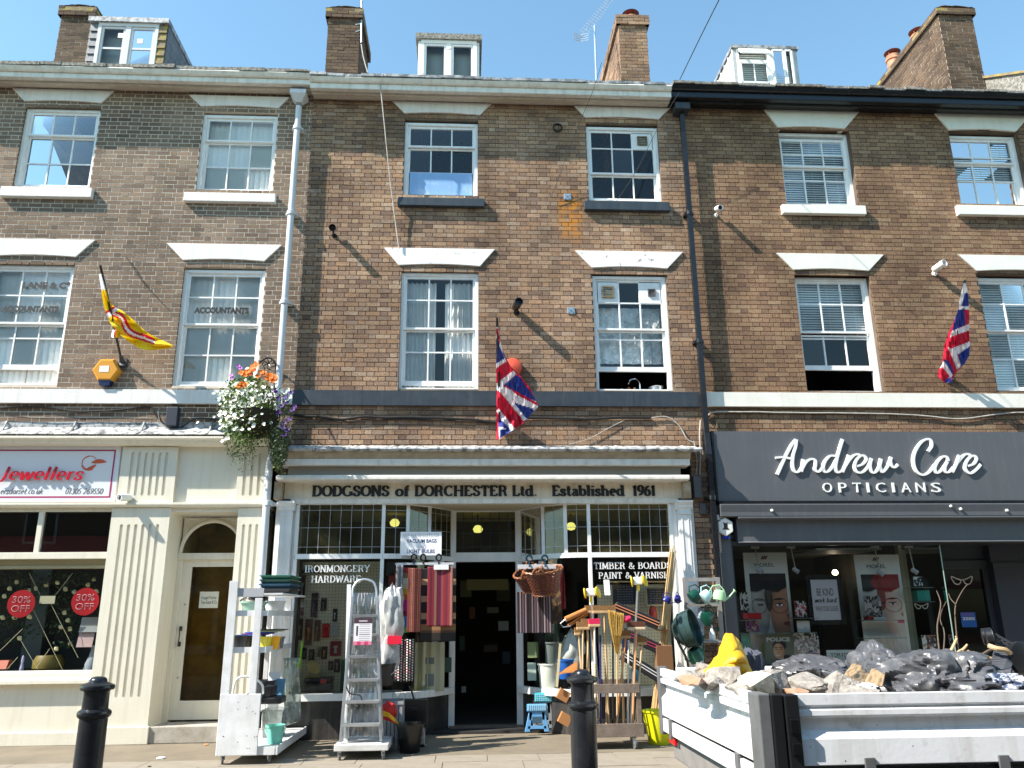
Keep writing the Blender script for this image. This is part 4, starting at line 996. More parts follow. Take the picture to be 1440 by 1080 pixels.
def disc(px_, py_, txt, lab):
    c = W(px_, py_, .07); r = .185
    o = thing('sale_disc', lab, 'sale sign', (c.x, c.y, c.z-r), 'round red sale discs in the jewellers window')
    g = G(); g.lathe([(r, 0), (r, .006)], c, 40, axis=(0, -1, 0)); g.build('disc', P_('sale_red', (175, 14, 26), .45), o)
    for k, (ln, dz) in enumerate(zip(txt, (.015, -.105))):
        g = sans_text(ln, c.x-.12, c.x+.12, c.z+dz, c.z+dz+.085, .0605, dep=.001); g.build('lettering', P_('disc_pink', (240, 200, 205), .5), o, normals=False)
        g = sans_text(ln, c.x-.113, c.x+.113, c.z+dz+.008, c.z+dz+.077, .0592, dep=.001, offset=-.02); g.build('lettering_inner', MC['sale_red'], o, normals=False)
disc(30, 849, ('30%', 'OFF'), 'left red sale disc in the jewellers window'); disc(120, 846, ('30%', 'OFF'), 'right red sale disc, beside the fluted pilaster')
g = G(); a = W(55, 849, .12); g.box(a.x, X(77, 845, .12), .12, .123, Z(66, 849, .12), Z(66, 838, .12)); solo(g, 'window_card', P_('beige_card', (190, 182, 150), .7), 'small beige card hung on strings between the red sale discs', 'card')
g = G(); sr = lambda p, q: g.tube([W(p[0], p[1], .14), W(q[0], q[1], .14)], .0035, 4)
for p, q in (((41,806),(56,836)), ((102,806),(77,838)), ((47,858),(88,942)), ((72,850),(110,925)), ((70,912),(50,940)), ((26,895),(53,941)), ((32,884),(0,915)), ((25,924),(10,941))): sr(p, q)
solo(g, 'display_string', P_('twine', (190, 180, 145), .8), 'pale twine strung in crossing diagonals across the jewellers window', 'string')
def pic_card(px0, px1, py0, py1, Y, mat, lab, name='display_card', cat='card', th=.008, lean=.05):
    a, b = X(px0, (py0+py1)/2, Y), X(px1, (py0+py1)/2, Y); z0, z1 = Z((px0+px1)/2, py1, Y), Z((px0+px1)/2, py0, Y)
    g = G(); g.add([(a, Y, z0), (b, Y, z0), (b, Y+lean, z1), (a, Y+lean, z1), (a, Y+th, z0), (b, Y+th, z0), (b, Y+lean+th, z1), (a, Y+lean+th, z1)], [(0,1,2,3),(7,6,5,4),(0,4,5,1),(1,5,6,2),(2,6,7,3),(3,7,4,0)])
    return solo(g, name, mat, lab, cat)
pic_card(112, 138, 868, 889, .25, P_('grey_certificate', (150, 150, 150)), 'grey certificate card above the pink card, right end of the jewellers window')
pic_card(108, 130, 890, 910, .24, P_('pink_print_card', (180, 150, 148)), 'pinkish printed card beside the pilaster in the jewellers window')
pic_card(-6, 9, 929, 941, .3, P_('salmon_box', (205, 105, 75)), 'salmon coloured box in the lower left of the jewellers window', 'gift_box', 'box', th=.1)
g = G(); c = W(30, 942, .2); g.lathe([(.03, 0), (.022, .06), (.012, .12), (.02, .14), (.012, .2), (0, .215)], (c.x, .2, zs0-.02), 12); solo(g, 'figurine', P_('lilac_china', (190, 180, 215), .3), 'lilac china figurine standing in the jewellers window', 'figurine', smooth=True)
g = G(); c = W(66, 930, .45); g.lathe([(.17, 0), (.2, .03), (.2, .12), (.16, .2), (.1, .2)], (c.x, .5, zs0-.02), 20); solo(g, 'gold_display_drum', P_('old_gold', (125, 105, 40), .5), 'dull gold round display drum at the bottom of the jewellers window', 'display stand', smooth=True)
g = G(); c = W(129, 925, .3); g.lathe([(.09, 0), (.1, .08), (.055, .2), (.04, .27), (.045, .33)], (c.x, .35, zs0-.02), 18); g.box(c.x-.1, c.x+.1, .3, .4, zs0-.02, zs0+.02); solo(g, 'necklace_bust', P_('pale_grey_velvet', (150, 155, 165), .8), 'grey necklace bust beside the pilaster in the jewellers window', 'bust', smooth=True)

# ---------------- middle: hardware shop
yf = -.05
g = G(); zt = Z(690, 634, -.3)
for i in range(6):
    a = X(398, 630, -.1)+(X(979, 630, -.1)-X(398, 630, -.1))*i/6; b = X(398, 630, -.1)+(X(979, 630, -.1)-X(398, 630, -.1))*(i+1)/6
    g = G(); g.grid(lambda u, v: (a+(b-a)*u, -.36*v-.012+.012*noise.noise(Vector((a*4+u*12, v*3, 5))), zt+.13*(1-v)+.018*noise.noise(Vector((a*5+u*14, v*5, 9)))), 16, 5)
    g.tube([(a+(b-a)*k/10, -.37, zt+.01+.012*noise.noise(Vector((a+k, 2, 7)))) for k in range(11)], .028, 8)
    g.build('lead_flashing', M('flaking_lead', (.7,.7,.68), (.14,.14,.14), scale=10, rough=.6, contrast=(.48,.6), bump=.6, bscale=20), HM, solid=.012)
mx0, mx1 = X(397, 660, -.3), X(969, 660, -.3)
g = G(); z_ = zt; g.profx([(-.36, z_), (-.34, z_-.05), (-.3, Z(690, 645, -.33)), (-.0, Z(690, 645, -.33)), (0, z_)], mx0-.02, mx1+.03); g.build('shop_cornice', P_('stone_drab', (176, 160, 135), .7, c2=S(140,125,100), scale=6), HM)
g = G(); za_, zb_ = Z(690, 645, -.31), Z(690, 654, -.31); g.box(mx0-.04, mx1+.02, -.31, 0, zb_, za_-.003); g.build('cornice_band', DWH, HM, bevel=.006)
g = G(); g.box(mx0+.06, mx1-.1, -.2, 0, Z(690, 668, -.2), zb_-.003); g.build('cornice_soffit', P_('soffit_grey', (150, 140, 125), .8), HM)
aw0, aw1 = X(388, 672, -.3), X(970, 672, -.3)
g = G(); zl1, zl0 = Z(690, 667.5, -.3), Z(690, 675, -.3); zl2 = zl0
g.profx([(-.3, zl1-.02), (-.28, zl1), (-.02, zl1), (-.02, zl0), (-.28, zl0), (-.3, zl0+.012)], aw0, aw1); g.build('awning_box', DWH, HM, bevel=.006)
for px_ in (393, 965): g = G(); g.box(X(px_, 690, -.1)-.06, X(px_, 690, -.1)+.05, -.18, 0, Z(690, 702, -.1), zl2); g.build('fascia_end_block', P_('bare_wood_block', (140, 110, 75), .8, c2=S(180,170,150), scale=8), HM)
fz1, fz0 = zl2, Z(690, 701, yf)
fx0, fx1 = X(400, 690, yf), X(962, 690, yf)
ds = thing('shop_fascia_sign', 'long off-white fascia board with black slab serif hardware shop name', 'shop sign', ((fx0+fx1)/2, yf, fz0))
g = G(); g.box(fx0, fx1, yf, 0, fz0, fz1); g.build('board', P_('aged_cream_board', (228, 218, 198), .6, c2=S(205,192,168), scale=2.5, streak=.3), ds)
tb, tc = Z(690, 697.5, yf), Z(690, 683, yf)-Z(690, 697.5, yf)
for txt, a, b in (('DODGSONS', 439, 548), ('of', 556, 576), ('DORCHESTER', 583, 714), ('Ltd.', 720, 756), ('Established', 776, 878), ('1961', 889, 922)):
    serif_text(txt, X(a, 690, yf), X(b, 690, yf), tb, tc, yf-.012, thick=.3, thin=.13, dep=.011).build('lettering', INK, ds, normals=False)
# frieze under the fascia with soffit over the lobby
g = G(); fr0 = Z(690, 708, yf); g.box(fx0+.1, fx1-.1, yf-.01, .05, fr0, fz0-.002); g.build('frieze', DWH, HM)
zS = fr0            # soffit height
g = G(); g.box(fx0+.1, fx1-.1, .05, 2.3, zS, zS+.06); g.build('shop_ceiling', P_('ceiling_cream', (190, 180, 150), .8), HM)
# pilasters
def mpil(xa, xb, lab):
    g = G(); g.box(xa-.08, xa-.002, -.02, .3, 0, Z(690, 704, -.1)); g.box(xb+.002, xb+.07, -.0, .3, 0, Z(690, 704, -.1)); g.box(xa, xb, -.1, .3, 0, Z(690, 717, -.1)); o = g.build('pilaster', M('grey_white_pilaster', (.84,.84,.82), (.68,.67,.64), scale=3, rough=.5, streak=.25, dirt=(.3,.28,.24)), HM, bevel=.004, label=lab)
    g = G(); z = Z(690, 717, -.1); g.profx([(-.15, z+.13), (-.15, z+.1), (-.12, z+.06), (-.12, z+.03), (-.1, z), (.2, z), (.2, z+.13)], xa-.03, xb+.03); g.box(xa-.01, xb+.01, -.115, -.1, z-.07, z-.05); g.build('capital', MC['grey_white_pilaster'], o)
    g = G(); g.box(xa+.04, xa+.055, -.108, -.1, .3, z-.1); g.box(xb-.055, xb-.04, -.108, -.1, .3, z-.1); g.build('moulding', MC['grey_white_pilaster'], o)
pLa, pLb = X(391, 770, -.1), X(408, 770, -.1); pRa, pRb = X(957, 770, -.1), X(975, 770, -.1)
mpil(pLa, pLb, 'left pilaster of the hardware shop'); mpil(pRa, pRb, 'right pilaster of the hardware shop')
for (a0, a1) in ((pRb+.075, X(1003, 770, 0)), (XLM, pLa-.085)):
    g = G(); g.box(a0-.005, a1, .03, .33, 0, zsm-.15); pw = g.build('side_wall', MO_M, HM); st = G()
    z = 0.02; r = 0
    while z < zsm-.15:
        x = a0-(.11 if r % 2 else 0)
        while x < a1:
            p, q = max(x+.004, a0), min(x+.221, a1)
            if q-p > .02: st.box(p, q, -R0.uniform(0, .006), .04, z, z+.066)
            x += .225
        z += .0752; r += 1
    st.build('brickwork', BR_M, pw, kind='stuff', normals=False)
# bay windows
def plan(pts): return [(X(px, 745, Y), Y) for px, Y in pts]
YW = .0
LB = plan([(418, YW), (539, YW), (573.5, .07), (604, .3), (636, .78)])
RB = plan([(943, YW), (828, YW), (795, .07), (763.5, .3), (730, .78)])
zt1, zt0 = Z(480, 710, YW), Z(480, 779, YW)          # transom lights
zm0 = Z(480, 786, YW); zw0 = Z(480, 975, YW); zw1 = Z(480, 985, YW)
LCM = M('lead_came', (.42,.42,.42), rough=.4, metal=.3)
def smoothplan(P):
    # flat part then a curve through the rest
    V = [Vector((x, y, 0)) for x, y in P]
    return V
def bay(P, tag_, s):
    V = smoothplan(P)
    w = G()
    # rails following the plan
    curve = [V[0], V[1]]; c3 = crom([V[1], V[2], V[3], V[4]], 5)[1:]
    path = [V[0], V[1]]+c3
    def rail(g, z0, z1, dy0, dy1):
        for a, b in zip(path[:-1], path[1:]):
            t = (b-a).normalized(); nrm = Vector((t.y, -t.x, 0)); nrm = nrm if nrm.y < 0 or (abs(nrm.y) < .01 and nrm.x*s > 0) else -nrm
            if nrm.y > 0: nrm = -nrm
            A0, B0, A1, B1 = a+nrm*dy0, b+nrm*dy0, a-nrm*dy1, b-nrm*dy1
            g.add([(*A0.xy, z0), (*B0.xy, z0), (*B1.xy, z0), (*A1.xy, z0), (*A0.xy, z1), (*B0.xy, z1), (*B1.xy, z1), (*A1.xy, z1)], [(0,3,2,1),(4,5,6,7),(0,1,5,4),(1,2,6,5),(2,3,7,6),(3,0,4,7)])
    rail(w, zm0, zt0, .035, .03); rail(w, zt1, zS, .03, .05)
    for v in V: w.box(v.x-.024, v.x+.024, v.y-.03, v.y+.03, zt0, zt1)
    for v in (V[0], V[1], V[4]): w.box(v.x-.025, v.x+.025, v.y-.035, v.y+.03, zw0, zm0)
    win_ = w.build('shop_window', WH, HM, label='%s curved bay window with leaded top lights' % tag_)
    g = G(); rail(g, zw1, zw0, .06, .03); g.build('window_sill', WH, win_)
    g = G(); rail(g, 0.0, zw1, -.02, .06); g.build('stall_riser', M('black_riser', (.02,.02,.022), (.05,.045,.04), scale=4, rough=.4, streak=.3, dirt=(.2,.18,.15)), win_)
    def pane(a, b, z0, z1, name, mat):
        g = G(); g.quad((a.x, a.y, z0), (b.x, b.y, z0), (b.x, b.y, z1), (a.x, a.y, z1)); return g.build(name, mat, win_)
    for i in range(4):
        a, b = V[i], V[i+1]; pane(a, b, zt0, zt1, 'leaded_pane', GLL)
        g = G(); L = (b-a).length; n = max(2, round(L/.155)); t = (b-a)/n
        for k in range(1, n): p = a+t*k; g.tube([(p.x, p.y-.004, zt0), (p.x, p.y-.004, zt1)], .0045, 4)
        for f in (.11, .47, .86): z = zt1-(zt1-zt0)*f; g.tube([(a.x, a.y-.005, z), (b.x, b.y-.005, z)], .0045, 4)
        g.build('lead_came', LCM, win_)
    pane(V[0], V[1], zw0, zm0, 'display_pane', GLD)
    cc = [V[1]]+c3; g = G(); b0 = 0
    for a, b in zip(cc[:-1], cc[1:]): g.quad((a.x, a.y, zw0), (b.x, b.y, zw0), (b.x, b.y, zm0), (a.x, a.y, zm0))
    g.build('curved_pane', GLD, win_, smooth=True)
    return win_, V
wl_, VL = bay(LB, 'left', 1); wr_, VR = bay(RB, 'right', -1)
# lobby door frame and transom light
yD = .8
lx0, lx1 = VL[4].x+.03, VR[4].x-.03
g = G(); ztl0, ztl1 = Z(683, 777, yD), Z(683, 720, yD); zdt = Z(683, 790, yD)
g.box(lx0-.06, lx0+.03, yD-.03, yD+.08, 0, zS); g.box(lx1-.03, lx1+.06, yD-.03, yD+.08, 0, zS); g.box(lx0+.03, lx1-.03, yD-.03, yD+.07, zdt, ztl0); g.box(lx0+.03, lx1-.03, yD-.03, yD+.07, ztl1, zS)
fr_ = g.build('door_frame', WH, HM, bevel=.005, label='open shop doorway frame under a leaded light')
g = G(); g.quad((lx0, yD+.02, ztl0), (lx1, yD+.02, ztl0), (lx1, yD+.02, ztl1), (lx0, yD+.02, ztl1)); g.build('leaded_pane', GLL, fr_)
g = G()
for k in range(1, 7): x = lx0+(lx1-lx0)*k/7; g.tube([(x, yD+.015, ztl0), (x, yD+.015, ztl1)], .006, 4)
for f in (.17, .52, .86): z = ztl1-(ztl1-ztl0)*f; g.tube([(lx0, yD+.014, z), (lx1, yD+.014, z)], .006, 4)
g.build('lead_came', PL('dark_lead', (.03,.03,.03), .5), fr_)
g = G(); g.box(lx0-.05, lx1+.05, yD-.15, yD+.1, 0, .06); g.build('door_step', WOODw, HM, bevel=.01)
# shop interior
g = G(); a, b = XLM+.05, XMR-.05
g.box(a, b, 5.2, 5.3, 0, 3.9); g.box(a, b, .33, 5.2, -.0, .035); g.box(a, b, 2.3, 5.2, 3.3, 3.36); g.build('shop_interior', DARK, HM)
g = G(); g.box(lx0+.2, lx0+.9, 2.2, 2.21, zdt-.38, zdt-.2); g.build('interior_banner', P_('dull_card', (120,115,80), .8), HM)
for px_, py_, hw, hh, col, lb in ((655,828,.1,.14,(90,92,70),'olive packet high left inside the open doorway'), (708,832,.12,.16,(60,62,48),'dull green packet high right inside the open doorway'), (664,862,.05,.1,(105,60,45),'rusty packet at the left inside the open doorway'), (693,858,.1,.05,(110,108,95),'pale flat box in the middle of the dim doorway'), (708,880,.09,.08,(150,152,150),'grey-white rounded box at the right inside the doorway'), (650,905,.05,.12,(60,75,62),'dark green packet at the left door post inside'), (690,912,.12,.06,(70,55,42),'brown flat packet in the middle of the dim doorway'), (712,925,.07,.1,(58,66,80),'slate blue packet low right inside the doorway'), (652,970,.04,.05,(190,190,190),'small bright packet low left inside the doorway')):
    c = W(px_, py_, 2.6); g = G(); g.box(c.x-hw, c.x+hw, 2.6, 2.7, c.z-hh, c.z+hh); solo(g, 'boxed_goods', P_('goods%d_%d_%d' % col, col, .8), lb, 'packet', bevel=.01)
# interior lamps whose greenish glow shows in the leaded lights
for i, (px_, py_, lb) in enumerate(((555, 735, 'ceiling lamp glowing behind the left leaded lights'), (672, 744, 'ceiling lamp glowing behind the light over the door'), (803, 740, 'ceiling lamp glowing behind the right leaded lights'))):
    c = W(px_, py_, 1.2); t = thing('ceiling_lamp', lb, 'lamp', (c.x, 1.2, c.z), 'lamps glowing behind the leaded lights'); g = G(); g.lathe([(0, -.07), (.06, -.05), (.08, 0), (.05, .05), (.02, .06)], c, 14); g.build('globe', emat('lamp_glow', (.85, .85, .3), .9), t, smooth=True); g = G(); g.tube([c+Vector((0,0,.06)), (c.x, 1.2, zS)], .008, 5); g.build('flex', CABLE, t)
# window lettering
for txt, a, b, y0, y1 in (('IRONMONGERY', 428, 520, 795, 804.5), ('HARDWARE', 438, 508, 809.5, 819)):
    serif_text(txt, X(a, 805, YW-.004), X(b, 805, YW-.004), Z(475, y1, YW), Z(475, y0, YW)-Z(475, y1, YW), YW-.006, thick=.17, thin=.08, dep=.002).build('lettering', WINK, wl_, normals=False)
for txt, a, b, y0, y1 in (('TIMBER & BOARDS', 835, 944, 790.5, 800), ('PAINT & VARNISH', 841, 941, 804.5, 813.5)):
    serif_text(txt, X(a, 800, YW-.004), X(b, 800, YW-.004), Z(890, y1, YW), Z(890, y0, YW)-Z(890, y1, YW), YW-.006, thick=.17, thin=.08, dep=.002).build('lettering', WINK, wr_, normals=False)
# vacuum bags sign
c0, c1, z0_, z1_ = RC(563, 621, 748, 781, -.02)
vs = thing('window_notice', 'white notice about vacuum bags and light bulbs above the hanging mats', 'sign', ((c0+c1)/2, -.02, z0_))
g = G(); g.box(c0, c1, -.03, -.024, z0_, z1_); g.build('board', P_('notice_white', (244, 244, 246), .4), vs)
h_ = z1_-z0_
for k, (t_, f0, f1, top, colr, o_) in enumerate((('WE HAVE LOTS OF', .06, .94, .93, (190,190,195), 0), ('VACUUM BAGS', .15, .88, .69, (45,60,110), .02), ('AND', .42, .62, .42, (190,190,195), 0), ('LIGHT BULBS', .16, .84, .25, (45,60,110), .02))):
    sans_text(t_, c0+(c1-c0)*f0, c0+(c1-c0)*f1, z0_+h_*(top-.16), z0_+h_*top, -.0315, dep=.001, offset=o_).build('lettering', P_('notice_ink_%d' % colr[0], colr, .5), vs, normals=False)
# ---------------- right: opticians
ys = -.14
rx0 = X(1006, 655, ys); rx1 = XR1
rz0, rz1 = Z(1220, 704, ys), Z(1220, 607, ys)
osg = thing('opticians_sign', 'wide slate grey opticians sign with white flowing script lettering', 'shop sign', ((rx0+rx1)/2, ys, rz0))
g = G(); g.box(rx0, rx1, ys, -.0, rz0, rz1); g.build('board', SLT, osg)
g = G(); g.box(rx0-.03, rx0, ys-.02, 0, rz0-.05, rz1+.0); g.box(rx0-.03, rx1, ys-.02, 0, rz0-.05, rz0-.002); g.build('frame', BLK, osg)
def tr(pts, ox, oy): return [(W(ox+x/9, oy+y/9, ys).x, W(ox+x/9, oy+y/9, ys).z) for x, y in pts]
A1 = [[(108,565),(165,440),(215,330),(290,190),(345,122)], [(350,120),(340,210),(308,320),(300,440),(325,520),(375,528),(430,460)], [(88,352),(180,345),(300,366)],
      [(438,372),(428,450),(412,528)], [(418,500),(470,410),(535,368),(585,385),(590,440),(585,500),(630,528),(690,470)],
      [(840,330),(780,328),(720,385),(690,465),(705,525),(755,522),(810,460),(855,370)], [(935,118),(900,230),(858,380),(845,480),(870,535),(930,515)],
      [(1015,318),(985,410),(932,532)], [(960,470),(1015,385),(1080,320),(1130,308),(1150,330)],
      [(1120,458),(1190,430),(1232,370),(1200,325),(1150,335),(1100,395),(1085,470),(1115,530),(1180,535),(1245,475),(1295,370)],
      [(1300,360),(1280,440),(1295,520),(1340,538),(1395,470),(1420,365)], [(1420,365),(1405,450),(1435,530),(1490,480),(1530,400),(1550,345)], [(1548,342),(1538,400),(1555,455),(1595,472),(1635,435)]]
A2 = [[(665,272),(708,205),(695,130),(640,118),(560,175),(490,300),(480,420),(520,525),(600,568),(680,530),(750,440)],
      [(918,395),(900,345),(850,338),(785,400),(748,480),(765,538),(810,528),(865,465),(905,400)], [(908,400),(875,470),(880,528),(930,530),(985,470)],
      [(1060,322),(1020,430),(970,535)], [(1000,470),(1065,375),(1130,312),(1180,308),(1200,335)],
      [(1170,455),(1240,428),(1275,370),(1250,328),(1200,340),(1150,400),(1130,475),(1165,533),(1215,545),(1285,490),(1330,435)]]
k = 0
for (ss, ox) in ((A1, 1080), (A2, 1230)):
    g = G()
    for s_ in ss:
        p = crom([Vector((a, 0, b)) for a, b in tr(s_, ox, 605)], 7); k += 1
        ribbon(g, [(v.x, v.z) for v in p], .05, .03, 0, ys-.03-.0005*(k % 6), 0, .028)
    g.build('script_lettering', WINK, osg, normals=False, kind=None)
for ch, a in zip('OPTICIANS', (1156.5, 1179, 1199, 1218.5, 1231.5, 1254, 1267, 1287.5, 1309)):
    w_ = {'I': 3.2, 'T': 11.5, 'P': 11}.get(ch, 13); 
    if a == 1254: w_ = 3.2
    g = sans_text(ch, X(a, 685, ys), X(a+w_, 685, ys), Z(1240, 692.5, ys), Z(1240, 679, ys), ys-.02, dep=.018); g.build('letter', WINK, osg, normals=False)
# fascia below
yo = -.1
g = G(); za_ = rz0-.052; zb_ = Z(1220, 727, yo); zc_ = Z(1220, 745, yo); zd_ = Z(1220, 763, -.02)
g.profx([(-.22, za_-.002), (-.22, za_-.02), (-.2, za_-.12), (-.2, zb_), (-.02, zb_), (-.02, za_-.002)], rx0+.0, rx1); g.build('awning_cassette', SLT, HR, bevel=.01)
g = G(); g.profx([(-.22, zb_-.004), (-.22, zb_-.03), (-.1, zb_-.04), (-.1, zd_+.02), (-.13, zd_), (.1, zd_), (.1, zb_-.004)], rx0+.26, rx1); g.build('head_panel', SLT, HR, bevel=.006)
for px_, py_ in ((1085, 718), (1336, 712), (1350, 716), (1415, 718)): c = W(px_, py_, -.2); g = G(); g.lathe([(.02, 0), (.02, .03), (.01, .04)], c, 10, axis=(0, -1, 0)); g.build('bolt_cap', WH, HR)
g = G(); g.box(X(1012, 820, -.06), X(1032, 820, -.06), -.08, .3, 0, zb_); g.box(X(1012, 820, -.06)+.03, X(1032, 820, -.06)-.03, -.09, -.08, .3, zb_-.5); g.build('pilaster', SLT, HR, bevel=.004, label='slate grey pilaster of the opticians')
yg = .02
wx0, wx1 = X(1033, 840, yg), X(1332, 840, yg); wz1 = Z(1180, 766, yg); wz0 = Z(1180, 935, yg)
g = G(); g.box(wx0-.02, wx1, -.04, .12, 0, wz0-.04); g.build('stall_riser', SLT, HR); 
g = G(); g.box(wx0-.02, wx1+.02, -.08, .12, wz0-.04, wz0); g.build('window_sill', WH, HR, bevel=.005)
w = G(); w.box(wx0-.02, wx0+.02, yg-.03, yg+.03, wz0, wz1); w.box(wx0, wx1, yg-.03, yg+.05, wz1-.01, wz1+.05)
ow = w.build('shop_window', SLTd, HR, label='large opticians display window')
g = G(); g.quad((wx0, yg, wz0), (wx1, yg, wz0), (wx1, yg, wz1), (wx0, yg, wz1)); g.build('display_pane', GLD, ow)
g = G(); g.quad((wx1, yg, wz0), (wx1+.0, 1.15, wz0), (wx1+.0, 1.15, wz1), (wx1, yg, wz1)); g.build('return_pane', GLD, ow)
g = G(); g.box(wx1-.006, wx1+.006, yg-.006, yg+.006, wz0, wz1); g.build('glass_edge', P_('glass_edge', (150, 175, 165), .2), ow)
g = G(); g.box(wx1-.06, wx1, 1.1, 1.2, 0, wz1+.1); g.build('white_jamb', P_('cream_jamb', (190, 188, 165), .5), ow)
# lobby and door
ydr = 1.2; zdh = Z(1350, 788, ydr); drx1 = X(1397, 860, ydr)
g = G(); g.box(wx1, drx1+.02, ydr, ydr+.1, zdh, wz1+.2); g.build('door_head', SLTd, HR)
g = G(); d0, d1 = wx1+.0, drx1; s = .09
gz0, gz1 = Z(1350, 990, ydr), Z(1350, 800, ydr)
g.box(d0, d0+s, ydr-.04, ydr+.02, .05, zdh); g.box(d1-s, d1, ydr-.04, ydr+.02, .05, zdh); g.box(d0+s, d1-s, ydr-.04, ydr+.02, gz1, zdh); g.box(d0+s, d1-s, ydr-.04, ydr+.02, .05, gz0)
dr = g.build('door', SLTd, HR, bevel=.005, label='dark grey opticians door with large glass')
g = G(); g.quad((d0+s, ydr, gz0), (d1-s, ydr, gz0), (d1-s, ydr, gz1), (d0+s, ydr, gz1)); g.build('door_glass', glassmat('dark_reflecting_glass', (.4,.42,.35), refl=3.0), dr)
pz = lambda px_, py_, Y: W(px_, py_, Y)
c = W(1362, 873, ydr-.02); a_, b_ = X(1351.5, 871, ydr-.01), X(1372.5, 871, ydr-.01)
g = G(); g.box(a_, b_, ydr-.012, ydr-.008, Z(1362, 882, ydr), Z(1362, 861, ydr)); st_ = g.build('lens_sticker', P_('sticker_blue', (25, 95, 175), .4), dr)
sans_text('ZEISS', a_+.02, b_-.02, Z(1362, 872, ydr), Z(1362, 868, ydr), ydr-.015, dep=.001, offset=.03).build('lettering', WINK, st_, normals=False)
g = G(); g.box(a_, b_-.03, ydr-.016, ydr-.013, Z(1362, 867, ydr), Z(1362, 861.5, ydr)); g.build('sticker_band', P_('sticker_violet', (95, 95, 170), .4), st_)
def cat_eye(g, cx, cz, s, y, r=.006):
    for sd in (-1, 1):
        pts = [(sd*.12, .1), (sd*.5, .22), (sd*1.0, .42), (sd*.95, .1), (sd*.75, -.22), (sd*.45, -.3), (sd*.2, -.15), (sd*.12, .1)]
        g.tube([(cx+a*s, y, cz+b*s) for a, b in [(p[0], p[2]) for p in [tuple(v) for v in crom([Vector((a, 0, b)) for a, b in pts], 4)]]], r, 6)
    g.tube([(cx-.12*s, y, cz+.1*s), (cx, y, cz+.14*s), (cx+.12*s, y, cz+.1*s)], r, 6)
g = G(); c = W(1353, 817, ydr-.03); cat_eye(g, c.x, c.z, .17, ydr-.03, .009); g.build('glasses_emblem', WINK, dr)
g = G(); g.box(drx1, XR1, ydr-.15, ydr+.1, 0, wz1+.2); g.build('lobby_panel', P_('dark_violet_grey', (60, 62, 74), .4), HR)
g = G(); xx = X(1408, 860, 1.0); g.box(xx, xx+.07, ydr-.19, ydr-.15, .1, zdh-.05); g.box(xx+.07, XR1, ydr-.19, ydr-.15, zdh-.12, zdh-.05); g.build('panel_moulding', SLTd, HR)
g = G(); g.box(wx1+.01, XR1, .1, ydr, wz1+.06, wz1+.12); g.build('lobby_soffit', SLTd, HR)
# interior
g = G(); g.box(wx0-.3, wx1, 4.6, 4.7, 0, 3.6); g.box(wx0-.35, wx0-.3, .3, 4.6, 0, 3.6); g.box(wx1+.01, wx1+.04, 1.3, 4.6, 0, 3.6); g.box(wx0-.3, wx1, .1, 4.6, 0, .03); g.build('shop_interior', P_('dim_shop_wall', (58, 56, 50), .8), HR)
g = G(); g.box(wx0-.3, wx1, .13, 4.6, wz1+.1, wz1+.16); g.build('shop_ceiling', P_('pale_ceiling', (150, 152, 145), .8), HR)
g = G(); c = W(1180, 786, 1.6); g.box(c.x-.5, c.x+.6, 1.3, 2.3, wz1+.02, wz1+.05); g.build('ceiling_panel', P_('panel_white', (225, 235, 232), .5), HR)
for i, (px_, py_, lb) in enumerate(((1068, 802, 'track spotlight hanging in front of the left tall eyewear poster'), (1119, 802, 'track spotlight hanging between the left poster and the framed words'), (1238, 806, 'track spotlight hanging in front of the red-haired poster'), (1286, 803, 'track spotlight right of the red-haired poster'))):
    Y_ = .3; c = W(px_, py_, Y_); t = thing('track_spotlight', lb, 'spotlight', (c.x, Y_, c.z), 'white spotlights in the opticians window')
    g = G(); g.tube([c, (c.x-.04, Y_, wz1+.0)], .008, 6); g.box(c.x-.1, c.x+.02, Y_-.02, Y_+.02, wz1-.03, wz1+.0); g.build('stem', P_('spot_cream', (205, 205, 190), .4), t); g = G(); g.lathe([(.02, -.05), (.035, -.04), (.035, .05), (.028, .05)], c, 12, axis=(.6, -.5, -.6)); g.build('lamp_head', P_('spot_white', (220, 222, 225), .4), t, smooth=True)
c = W(1175, 805, 3.0); g = G(); g.lathe([(0, 0), (.05, .01), (.05, .03)], c, 12, axis=(0, 1, 0)); solo(g, 'downlight', emat('warm_downlight', (1, .8, .55), 12), 'small lit warm downlight deep inside the opticians above the framed words', 'lamp')
def lerp(a, b, t): return tuple(a[i]+(b[i]-a[i])*t for i in range(3))
def el(u, v, cx, cy, rx, ry): return ((u-cx)/rx)**2+((v-cy)/ry)**2
HN = lambda u, v, k=8: noise.noise(Vector((u*k, v*k, 3.3)))
def sm(e, w=.12): return max(0, min(1, (1-e)/w+.5))
